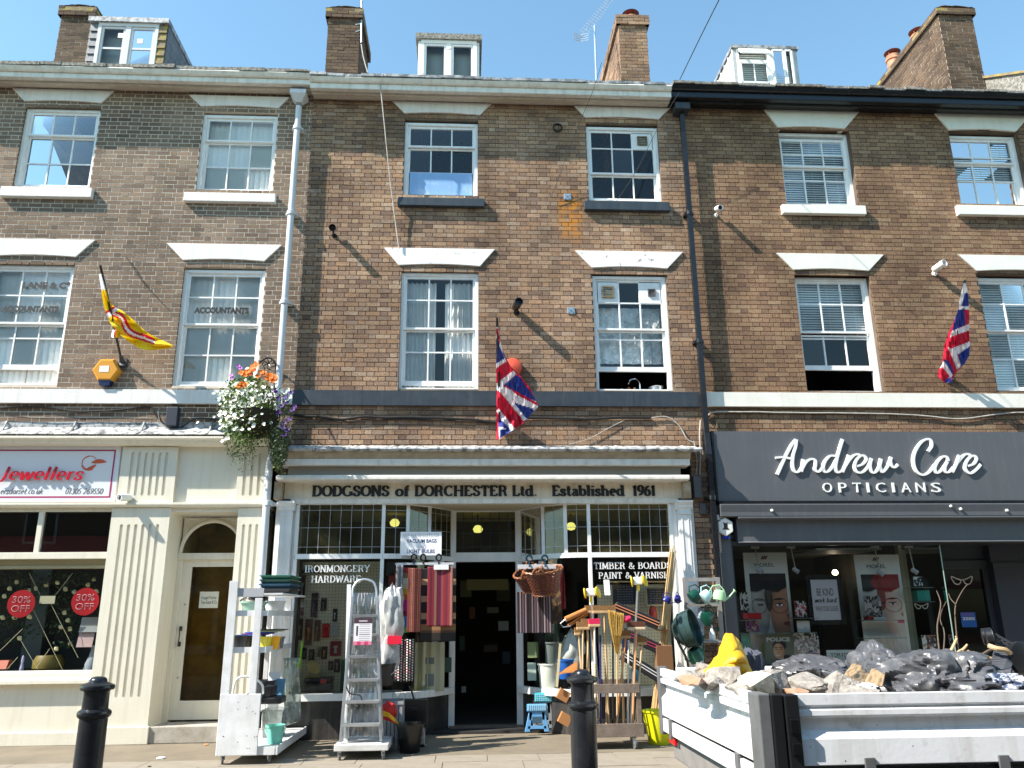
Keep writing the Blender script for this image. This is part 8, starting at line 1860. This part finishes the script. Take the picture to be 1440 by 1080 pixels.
# litter
g = G(); crumple(g, WG(226, 1066, .01), .05, .03, .015, 3, .4, 12, 5); solo(g, 'paper_scrap', WINK, 'small white paper scrap on the pavement before the side door', 'litter')
g = G(); g.lathe([(.02, 0), (.02, .006)], WG(210, 1078, .003), 8); solo(g, 'bottle_cap', INK, 'tiny black bottle cap on the pavement near the paper scrap', 'litter')
g = G(); crumple(g, WG(290, 1047, .01), .03, .02, .01, 3, .4, 10, 8); solo(g, 'leaf_litter', P_('orange_leaf', (215, 140, 90), .8), 'small orange leaf on the pavement by the stone step', 'litter')

# ================================================================== the tipper truck
TX0, TY0, TY1, TX1 = 1.335, -8.0, -6.0, 4.75
ZT = 1.228
WT_ = M('truck_white', (.74,.75,.76), (.5,.49,.46), scale=13, rough=.4, streak=.45, dirt=(.36,.33,.28), coat=.1, contrast=(.56,.74), bump=.08); TG = M('truck_grey_post', (.13,.135,.14), (.085,.085,.085), scale=7, rough=.5); TK = P_('truck_black', (20, 21, 23), .4)
t = thing('tipper_truck', 'white dropside tipper truck loaded with rubble and bags', 'truck', ((TX0+TX1)/2, -7, -.13))
pf = [(0, ZT), (0, ZT-.05), (.015, ZT-.056), (.015, ZT-.062), (0, ZT-.068), (0, ZT-.095), (.035, ZT-.105), (.035, ZT-.155), (0, ZT-.19), (0, ZT-.3), (.04, ZT-.305), (.04, ZT-.01), (.03, ZT)]
g = G(); g.profx([(TY0+a, b) for a, b in pf], TX0+.12, TX1); sd = g.build('side_board', WT_, t, bevel=.003, label='long near dropside with pressed ribs')
g = G(); g.profx([(TY1-a, b) for a, b in pf], TX0+.12, TX1); g.build('side_board', WT_, t, bevel=.003)
g = G(); n = len(pf); b0 = len(g.v)
g.v += [(TX0+a, TY0+.1, b) for a, b in pf]+[(TX0+a, TY1-.04, b) for a, b in pf]; g.f.append(tuple(range(n))); g.f.append(tuple(range(n, 2*n))[::-1])
for i in range(n): j = (i+1) % n; g.f.append((i, i+n, j+n, j))
g.build('tailgate', WT_, t, bevel=.003)
g = G(); g.box(TX0-.012, TX0+.045, TY0-.012, TY0+.13, ZT-.45, ZT+.004); g.build('corner_post', TG, t, bevel=.006)
g = G(); g.box(TX0+.045, TX0+.1, TY0-.02, TY0+.06, ZT-.45, ZT+.002); g.box(TX0+.105, TX0+.17, TY0-.026, TY0+.05, ZT-.45, ZT+.0); g.build('corner_post', TK, t, bevel=.006)
for za_, zb_ in ((ZT-.16, ZT-.1), (ZT-.25, ZT-.2)): g = G(); g.box(TX0+.115, TX0+.155, TY0-.045, TY0-.026, za_, zb_); g.build('latch', P_('latch_black', (10, 10, 11), .3), t, bevel=.004)
g = G(); g.box(TX0-.01, TX0+.05, TY1-.05, TY1+.02, ZT-.42, ZT+.01); g.build('corner_post', TG, t, bevel=.006)
g = G(); g.box(TX0+.04, TX1, TY0+.04, TY1-.04, ZT-.34, ZT-.3); g.build('bed', TG, t)
g = G(); g.box(TX0+.02, TX1, TY0+.02, TY0+.06, ZT-.4, ZT-.32); g.box(TX0+.02, TX0+.06, TY0+.02, TY1-.02, ZT-.4, ZT-.32); g.build('frame_rail', TK, t)
g = G(); g.box(TX0+.2, TX1, TY0-.005, TY0+.03, ZT-.44, ZT-.4); g.box(TX0, TX0+.03, TY0+.1, TY1-.02, ZT-.4, ZT-.32); g.build('lower_lip', WT_, t, bevel=.003)
g = G(); g.box(TX0+.05, TX0+.1, TY0+.15, TY1-.1, ZT-.56, ZT-.41); g.build('rear_bumper', M('dusty_grey_steel', (.16,.155,.15), (.24,.22,.2), scale=7, rough=.7), t, bevel=.01)
for y in (TY0+.35, TY1-.3): g = G(); g.box(TX0-.012, TX0+.0, y, y+.05, ZT-.42, ZT-.3); g.build('hinge', TG, t)
for k, y in enumerate((TY1-.22, TY0+.2)): g = G(); g.box(TX0+.03, TX0+.05, y, y+.16, ZT-.47, ZT-.36); g.build('tail_light', P_('tail_red', (190, 20, 20), .2), t, bevel=.005)
for xw in (2.35, 5.3):
    for y in (TY0+.15, TY1-.15):
        g = G(); g.lathe([(.2, -.1), (.33, -.1), (.35, -.06), (.35, .06), (.33, .1), (.2, .1)], (xw, y, .22), 28, axis=(0, 1, 0)); w_ = g.build('wheel', P_('tyre', (22, 22, 22), .85), t, smooth=True)
        g = G(); g.lathe([(.04, -.06), (.2, -.08), (.2, .08), (.04, .06)], (xw, y, .22), 20, axis=(0, 1, 0)); g.build('rim', STEEL, w_, smooth=True)
for y in (-7.4, -6.6): g = G(); g.box(TX0+.1, 5.9, y-.05, y+.05, .5, .78); g.build('chassis_rail', TK, t)
g = G(); g.prism([(4.85, .4), (6.7, .4), (6.75, .95), (6.3, 1.25), (5.9, 2.05), (4.9, 2.1)], -7.9, -6.1); cb = g.build('cab', WT_, t, bevel=.04)
g = G(); g.box(5.1, 5.85, -7.915, -7.9, 1.25, 1.85); g.build('cab_window', P_('cab_glass', (20, 25, 28), .08), cb)
for k in range(5):
    xh = TX0+.45+k*.62; g = G(); g.box(xh, xh+.05, TY0-.012, TY0-.001, ZT-.46, ZT-.27); g.build('hinge', TG, t, bevel=.003)
for k in range(14):     # dents and paint chips on the rim
    xh = TX0+.2+R0.random()*1.6; zz_ = ZT-.02-R0.random()*.27; g = G(); g.lathe([(.0015+.002*R0.random(), 0), (.001, .001)], (xh, TY0+.0, zz_), 6, axis=(0, -1, 0), sx=1+R0.random()*2); g.build('paint_chip', TK, sd)
# load
def hull(c, r, n=16, seed=0, sq=(1, 1, 1)):
    rq = random.Random(seed); bm = bmesh.new()
    for _ in range(n):
        v = Vector((rq.gauss(0, 1), rq.gauss(0, 1), rq.gauss(0, 1))).normalized(); m_ = max(abs(v.x), abs(v.y), abs(v.z)); v = v*(.6+.4/m_)*.85
        bm.verts.new((c[0]+v.x*r[0]*sq[0], c[1]+v.y*r[1]*sq[1], c[2]+v.z*r[2]*sq[2]))
    res = bmesh.ops.convex_hull(bm, input=bm.verts)
    bmesh.ops.delete(bm, geom=[e for e in res['geom_interior'] if isinstance(e, bmesh.types.BMVert)], context='VERTS')
    bmesh.ops.triangulate(bm, faces=bm.faces); bmesh.ops.subdivide_edges(bm, edges=bm.edges, cuts=3, use_grid_fill=True)
    g = G(); bm.verts.ensure_lookup_table(); bm.verts.index_update()
    R_ = min(r)
    for v in bm.verts:
        d = (v.co-Vector(c)); q = noise.noise(v.co*9+Vector((seed, 0, 0)))*.07+noise.noise(v.co*30)*.045+noise.noise(v.co*70)*.03; p = v.co+d.normalized()*q*R_*2.2; g.v.append(tuple(p))
    g.f = [tuple(v.index for v in f.verts) for f in bm.faces]; bm.free(); return g
CON = M('broken_concrete', (.34,.31,.27), (.2,.18,.16), scale=18, rough=.95, bump=1.0, bscale=60, contrast=(.4,.62)); CONy = M('pale_render', (.62,.58,.45), (.45,.41,.33), scale=9, rough=.9, bump=.6, bscale=40); CONb = M('old_brick_chunk', (.4,.2,.1), (.3,.24,.2), scale=14, rough=.95, bump=.8)
CH_ = [((950,972,940,956),-7.0,CON,'small pale rubble lump nearest the far tailgate corner'), ((971,999,932,955),-6.8,CON,'rubble lump left of the yellow jacket'), ((990,1016,950,968),-7.3,CON,'flat rubble lump under the largest left slab'), ((997,1046,937,964),-7.25,CON,'large grey concrete slab in front of the yellow jacket'), ((1026,1054,955,980),-7.6,CON,'rough grey lump just inside the near corner post'), ((1043,1082,945,982),-7.6,CONy,'cream-faced render chunk beside the corner post'), ((1066,1113,941,980),-7.5,CON,'big angular pale concrete block right of the cream chunk'), ((1108,1134,966,982),-7.7,CONb,'orange-brown brick fragment at the dropside rim'), ((1112,1165,946,982),-7.55,CON,'long rough concrete lump behind the dropside rim'), ((1150,1202,944,982),-7.6,CON,'rounded crumbling concrete lump left of the cardboard'), ((960,985,948,962),-7.3,CONb,'brownish fragment low at the tailgate'), ((1180,1225,962,980),-7.7,CON,'small debris lump under the torn cardboard')]
for i, (px, Y, mt, lb) in enumerate(CH_):
    a, b, z0, z1 = RC(*px, Y); c = ((a+b)/2, Y, (z0+z1)/2-.01); g = hull(c, ((b-a)/2*1.35, .17, (z1-z0)/2*1.42), 18, i+3); solo(g, 'rubble_chunk', mt, lb, 'rubble', group='rubble in the tipper truck', normals=True)
g = G(); g.grid(lambda u, v: (TX0+.06+(TX1-TX0-.1)*u, TY0+.06+1.88*v, ZT-.15+.05*math.sin(v*3.1)+.06*noise.noise(Vector((u*14, v*8, 3)))+.03*noise.noise(Vector((u*50, v*30, 5)))), 140, 80)
o = g.build('rubble_fill', CON, None, kind='stuff'); tag(o, 'small rubble and dust filling the truck bed', 'rubble')
BAGm = M('black_bin_bag', (.07,.073,.082), (.17,.17,.17), scale=6, rough=.36, spec=.5, bump=.6, bscale=14, contrast=(.5,.72))
def folds(g, c, rx, ry, rz, k, amp, n, seed):
    def f(u, v):
        th, ph = u*2*math.pi, (v-.5)*math.pi
        d = Vector((math.cos(th)*math.cos(ph), math.sin(th)*math.cos(ph), math.sin(ph))); w_ = Vector((noise.noise(d*2+Vector((seed, 0, 0))), 0, noise.noise(d*2+Vector((0, seed, 0)))))*.5
        e = d+w_; r1 = abs(noise.noise(Vector((e.x*k*1.3+seed, e.y*k, e.z*k*.9)))); r2 = abs(noise.noise(Vector((e.x*k*2.6+e.z*3, seed, e.z*k*2.4-e.x*2)))); r3 = abs(noise.noise(Vector((e.x*k*6+e.z*5, e.y*9, e.z*k*4))))
        s = 1+amp*(1.0*noise.noise(d*1.6+Vector((0, 0, seed)))-1.1*r1-.5*r2-.12*r3+.55); return c+Vector((d.x*rx*s, d.y*ry*s, d.z*rz*s))
    return g.grid(f, n, n//2)
def bag(px, Y, lab, seed, ry=.3, amp=.26, k=1.9, mat=None, n=110, name='bin_bag', cat='bin bag'):
    a, b, z0, z1 = RC(*px, Y); g = G(); folds(g, Vector(((a+b)/2, Y, (z0+z1)/2)), (b-a)/2*1.05, ry, (z1-z0)/2*1.1, k, amp, n, seed); return solo(g, name, mat or BAGm, lab, cat, smooth=True)
bag((1096,1188,926,962), -6.9, 'flat black bin bag behind the big concrete lumps', 21); bag((1242,1392,918,1005), -7.3, 'largest shiny grey-black bin bag in the middle of the load', 33, .34, .26, 1.9, n=170)
bag((1150,1200,934,960), -6.6, 'small crumpled black bag left of the cardboard', 41)
bag((1200,1262,911,985), -7.0, 'upright black bin bag behind the torn cardboard', 52, .2, .22)
JK = M('yellow_waterproof', (.75,.42,.01), (.68,.36,.008), scale=4, rough=.55, bump=.15, bscale=20)
def jk(u, v):
    px_ = 988+62*u; prof = [(0,.06),(.1,.2),(.2,.36),(.28,.5),(.36,.72),(.44,.93),(.52,1.0),(.66,.98),(.78,.86),(.88,.62),(.95,.34),(1.0,.1)]
    for a_, b_ in zip(prof[:-1], prof[1:]):
        if a_[0] <= u <= b_[0]: h = a_[1]+(b_[1]-a_[1])*(u-a_[0])/(b_[0]-a_[0])
    py_ = 948-57*h*v; Yv = -6.95+.3*(v-.5)*(1 if v > .5 else .4)
    p = W(px_, py_, Yv); q = noise.noise(p*5)*.05-abs(noise.noise(p*11+Vector((4, 0, 0))))*.06; return (p.x, p.y+q*1.4-.12*math.sin(v*3.1)*(1-abs(u-.55)), p.z+q*.3)
g = G(); g.grid(jk, 60, 44); solo(g, 'yellow_jacket', JK, 'bright yellow waterproof jacket heaped on the rubble', 'jacket', smooth=True, solid=.012)
g = G(); crumple(g, W(1052, 940, -6.7), .09, .12, .11, 3, .3, 30, 4); solo(g, 'grey_trousers', P_('grey_cloth', (70, 72, 82), .9), 'dark grey cloth bundle right of the yellow jacket', 'cloth', smooth=True)
# cardboard
KR = M('corrugated_card', (.45,.31,.17), (.36,.24,.13), scale=6, rough=.85)
for i, (cs, Y1, Y2, lb) in enumerate((([(1186,950),(1202,956),(1213,937),(1199,933)], -7.5, -7.3, 'left flap of torn cardboard standing up'), ([(1195,950),(1216,968),(1234,958),(1211,940)], -7.65, -7.4, 'largest bright panel of torn cardboard'), ([(1216,960),(1241,966),(1246,943),(1226,940)], -7.6, -7.3, 'crumpled right piece of torn cardboard'))):
    A_, B_, C_, D_ = [W(p[0], p[1], Y1 if k < 2 else Y2) for k, p in enumerate(cs)]; sheet((A_, B_, C_, D_), KR, lb, 'cardboard_piece', 'cardboard', th=.006, amp=.006)
g = G(); crumple(g, W(1218, 968, -7.72), .05, .04, .025, 4, .4, 20, 6); solo(g, 'white_scrap', WINK, 'scrap of white plaster at the rim under the cardboard', 'rubble')
c = W(1279, 937, -6.8); bucket(c.x, c.y, c.z-.1, .07, .085, .12, P_('plant_pot_grey', (75, 72, 72), .6), 'grey plant pot lying between the two black bags', 'plant_pot', 'plant pot', handle=False)
STK = M('bare_twig', (.14,.1,.07), (.08,.06,.045), scale=20, rough=.85, bump=.3); STKl = M('peeled_wood', (.6,.42,.22), (.4,.27,.14), scale=10, rough=.7)
def stick(pts, r, mat, lab, name='twig', cat='branch'):
    g = G(); P = crom([W(a, b, Y) for a, b, Y in pts], 5); n_ = len(P); g.tube([p+Vector((0, 0, .008*noise.noise(p*12))) for p in P], [r*(1-.6*i/n_) for i in range(n_)], 7); solo(g, name, mat, lab, cat, smooth=True, group='sticks poking out of the truck load')
stick([(1322,925,-7.0),(1318,880,-6.95),(1323,850,-6.9),(1317,830,-6.85)], .005, STK, 'thin dark twig rising from the big bag, leftmost')
stick([(1326,925,-7.0),(1328,890,-6.95),(1322,868,-6.9),(1331,845,-6.9)], .004, STK, 'second thin dark twig beside the leftmost one')
stick([(1349,918,-6.9),(1345,890,-6.9),(1344,850,-6.85),(1360,822,-6.8)], .005, STK, 'pale forked twig rising highest over the door reflection')
stick([(1344,850,-6.86),(1337,842,-6.84),(1334,835,-6.82)], .0035, STK, 'short side shoot near the pale forked twig')
stick([(1336,918,-7.0),(1345,900,-6.95),(1344,896,-6.95)], .01, STKl, 'short thick stub left of the splintered wood')
for i, (a, b) in enumerate((((1345,925),(1360,905)), ((1350,926),(1362,914)), ((1356,928),(1364,918)), ((1343,922),(1352,914)))): stick([(a[0],a[1],-7.1+.03*i),((a[0]+b[0])/2,(a[1]+b[1])/2,-7.1),(b[0],b[1],-7.1)], .012, STKl, ['longest splinter of pale wood', 'second splinter of pale wood', 'third splinter of pale wood', 'lowest splinter of pale wood'][i]+' behind the big bag')
stick([(1362,928,-7.2),(1380,921,-7.15),(1399,911,-7.1)], .013, STK, 'thick grey branch slanting right to the black wheels')
stick([(1372,932,-7.3),(1385,926,-7.3),(1400,925,-7.3)], .014, STKl, 'pale split log in front of the grey branch')
# pushchair-like folded frame
t = thing('broken_pushchair', 'broken black wheeled frame with ribbed basket at the right of the load', 'pushchair', W(1420, 950, -7.3))
KP = P_('frame_black', (24, 25, 28), .35); KG = P_('frame_grey', (75, 77, 82), .4)
for (px_, py_, r_) in ((1392, 896, .05), (1386, 895, .045)): g = G(); g.lathe([(r_*.5,-.02),(r_,-.015),(r_,.015),(r_*.5,.02)], W(px_, py_, -7.3 if px_ > 1390 else -7.2), 22, axis=(.85, -.5, .1)); g.build('small_wheel', KP, t, smooth=True)
for k in range(3): g = G(); g.beam(W(1399, 892+k*5.5, -7.3), W(1441, 915+k*6, -7.3), .012, .012); g.build('side_tube', KG, t)
for k in range(6): g = G(); g.beam(W(1402+k*7, 894+k*4, -7.3), W(1401+k*7, 904+k*4.3, -7.3), .01, .01); g.build('rung', KG, t)
g = G(); cw = W(1438, 926, -7.35); g.lathe([(.075,-.02),(.09,-.015),(.09,.015),(.075,.02)], cw, 28, axis=(.2, -1, .1))
wh = g.build('large_wheel', KP, t, smooth=True)
for k in range(7): an = k*.9; g = G(); g.beam(cw+Vector((.012*math.cos(an), -.01, .012*math.sin(an))), cw+Vector((.078*math.cos(an), -.01, .078*math.sin(an))), .014, .01); g.build('spoke', KG, wh)
A_, B_, C_, D_ = W(1391, 942, -7.4), W(1421, 938, -7.4), W(1430, 918, -7.3), W(1398, 912, -7.3)
for k in range(13): f = k/12; g = G(); p0, p1 = A_+(D_-A_)*f, B_+(C_-B_)*f; g.tube([p0, (p0+p1)/2+Vector((0, -.03, .0)), p1], .006, 5); g.build('basket_rib', KG, t)
g = G(); g.tube(crom([W(1390, 908, -7.35), W(1402, 912, -7.38), W(1416, 915, -7.38), W(1428, 926, -7.35)], 5), .013, 7); g.build('tan_strap', STKl, t)
g = G(); crumple(g, W(1408, 962, -7.55), .14, .1, .05, 4, .4, 44, 15); solo(g, 'checked_cloth', M('blue_white_check', (.5,.52,.58), (.03,.05,.1), scale=16, rough=.9, contrast=(.45,.52)), 'blue and white checked cloth under the broken pushchair', 'cloth', smooth=True)
pic_card(1372, 1389, 932, 947, -7.3, WINK, 'white plastic frame piece behind the checked cloth', 'white_tray', 'tray', lean=.08)
bag((1405,1470,936,980), -7.0, 'dark bag at the right end of the load behind the cloth', 61, .3)

# ================================================================== across the street (seen only as reflections)
ox = thing('terraced_building', 'pale brick building across the street reflected in shop glass', 'building', (0, -20, 0))
g = G(); g.box(-34, 30, -24, -17.2, 0, 8.2); g.build('wall', M('opposite_brick', (.3,.22,.16), (.24,.17,.12), scale=1.5, rough=.9), ox)
g = G(); g.profx([(-16.9, 8.2), (-20.6, 10.6), (-24.3, 8.2)], -34.1, 30.1); g.build('roof', SLATE, ox)
for i in range(15):
    x = -32+i*4.2
    for z in (4.1, 6.4): g = G(); g.box(x, x+1.1, -17.22, -17.15, z, z+1.5); w_ = g.build('window', WH, ox); g = G(); g.box(x+.08, x+1.02, -17.15, -17.13, z+.08, z+1.42); g.build('pane', P_('far_pane', (25, 30, 36), .1), w_)
    g = G(); g.box(x-.6, x+2.4, -17.22, -17.1, .4, 2.7); w_ = g.build('shop_window', P_('far_front%d' % (i % 3), ((90,30,30),(35,45,60),(190,185,170))[i % 3], .5), ox); g = G(); g.box(x-.4, x+2.2, -17.1, -17.08, .7, 2.4); g.build('pane', MC['far_pane'], w_)
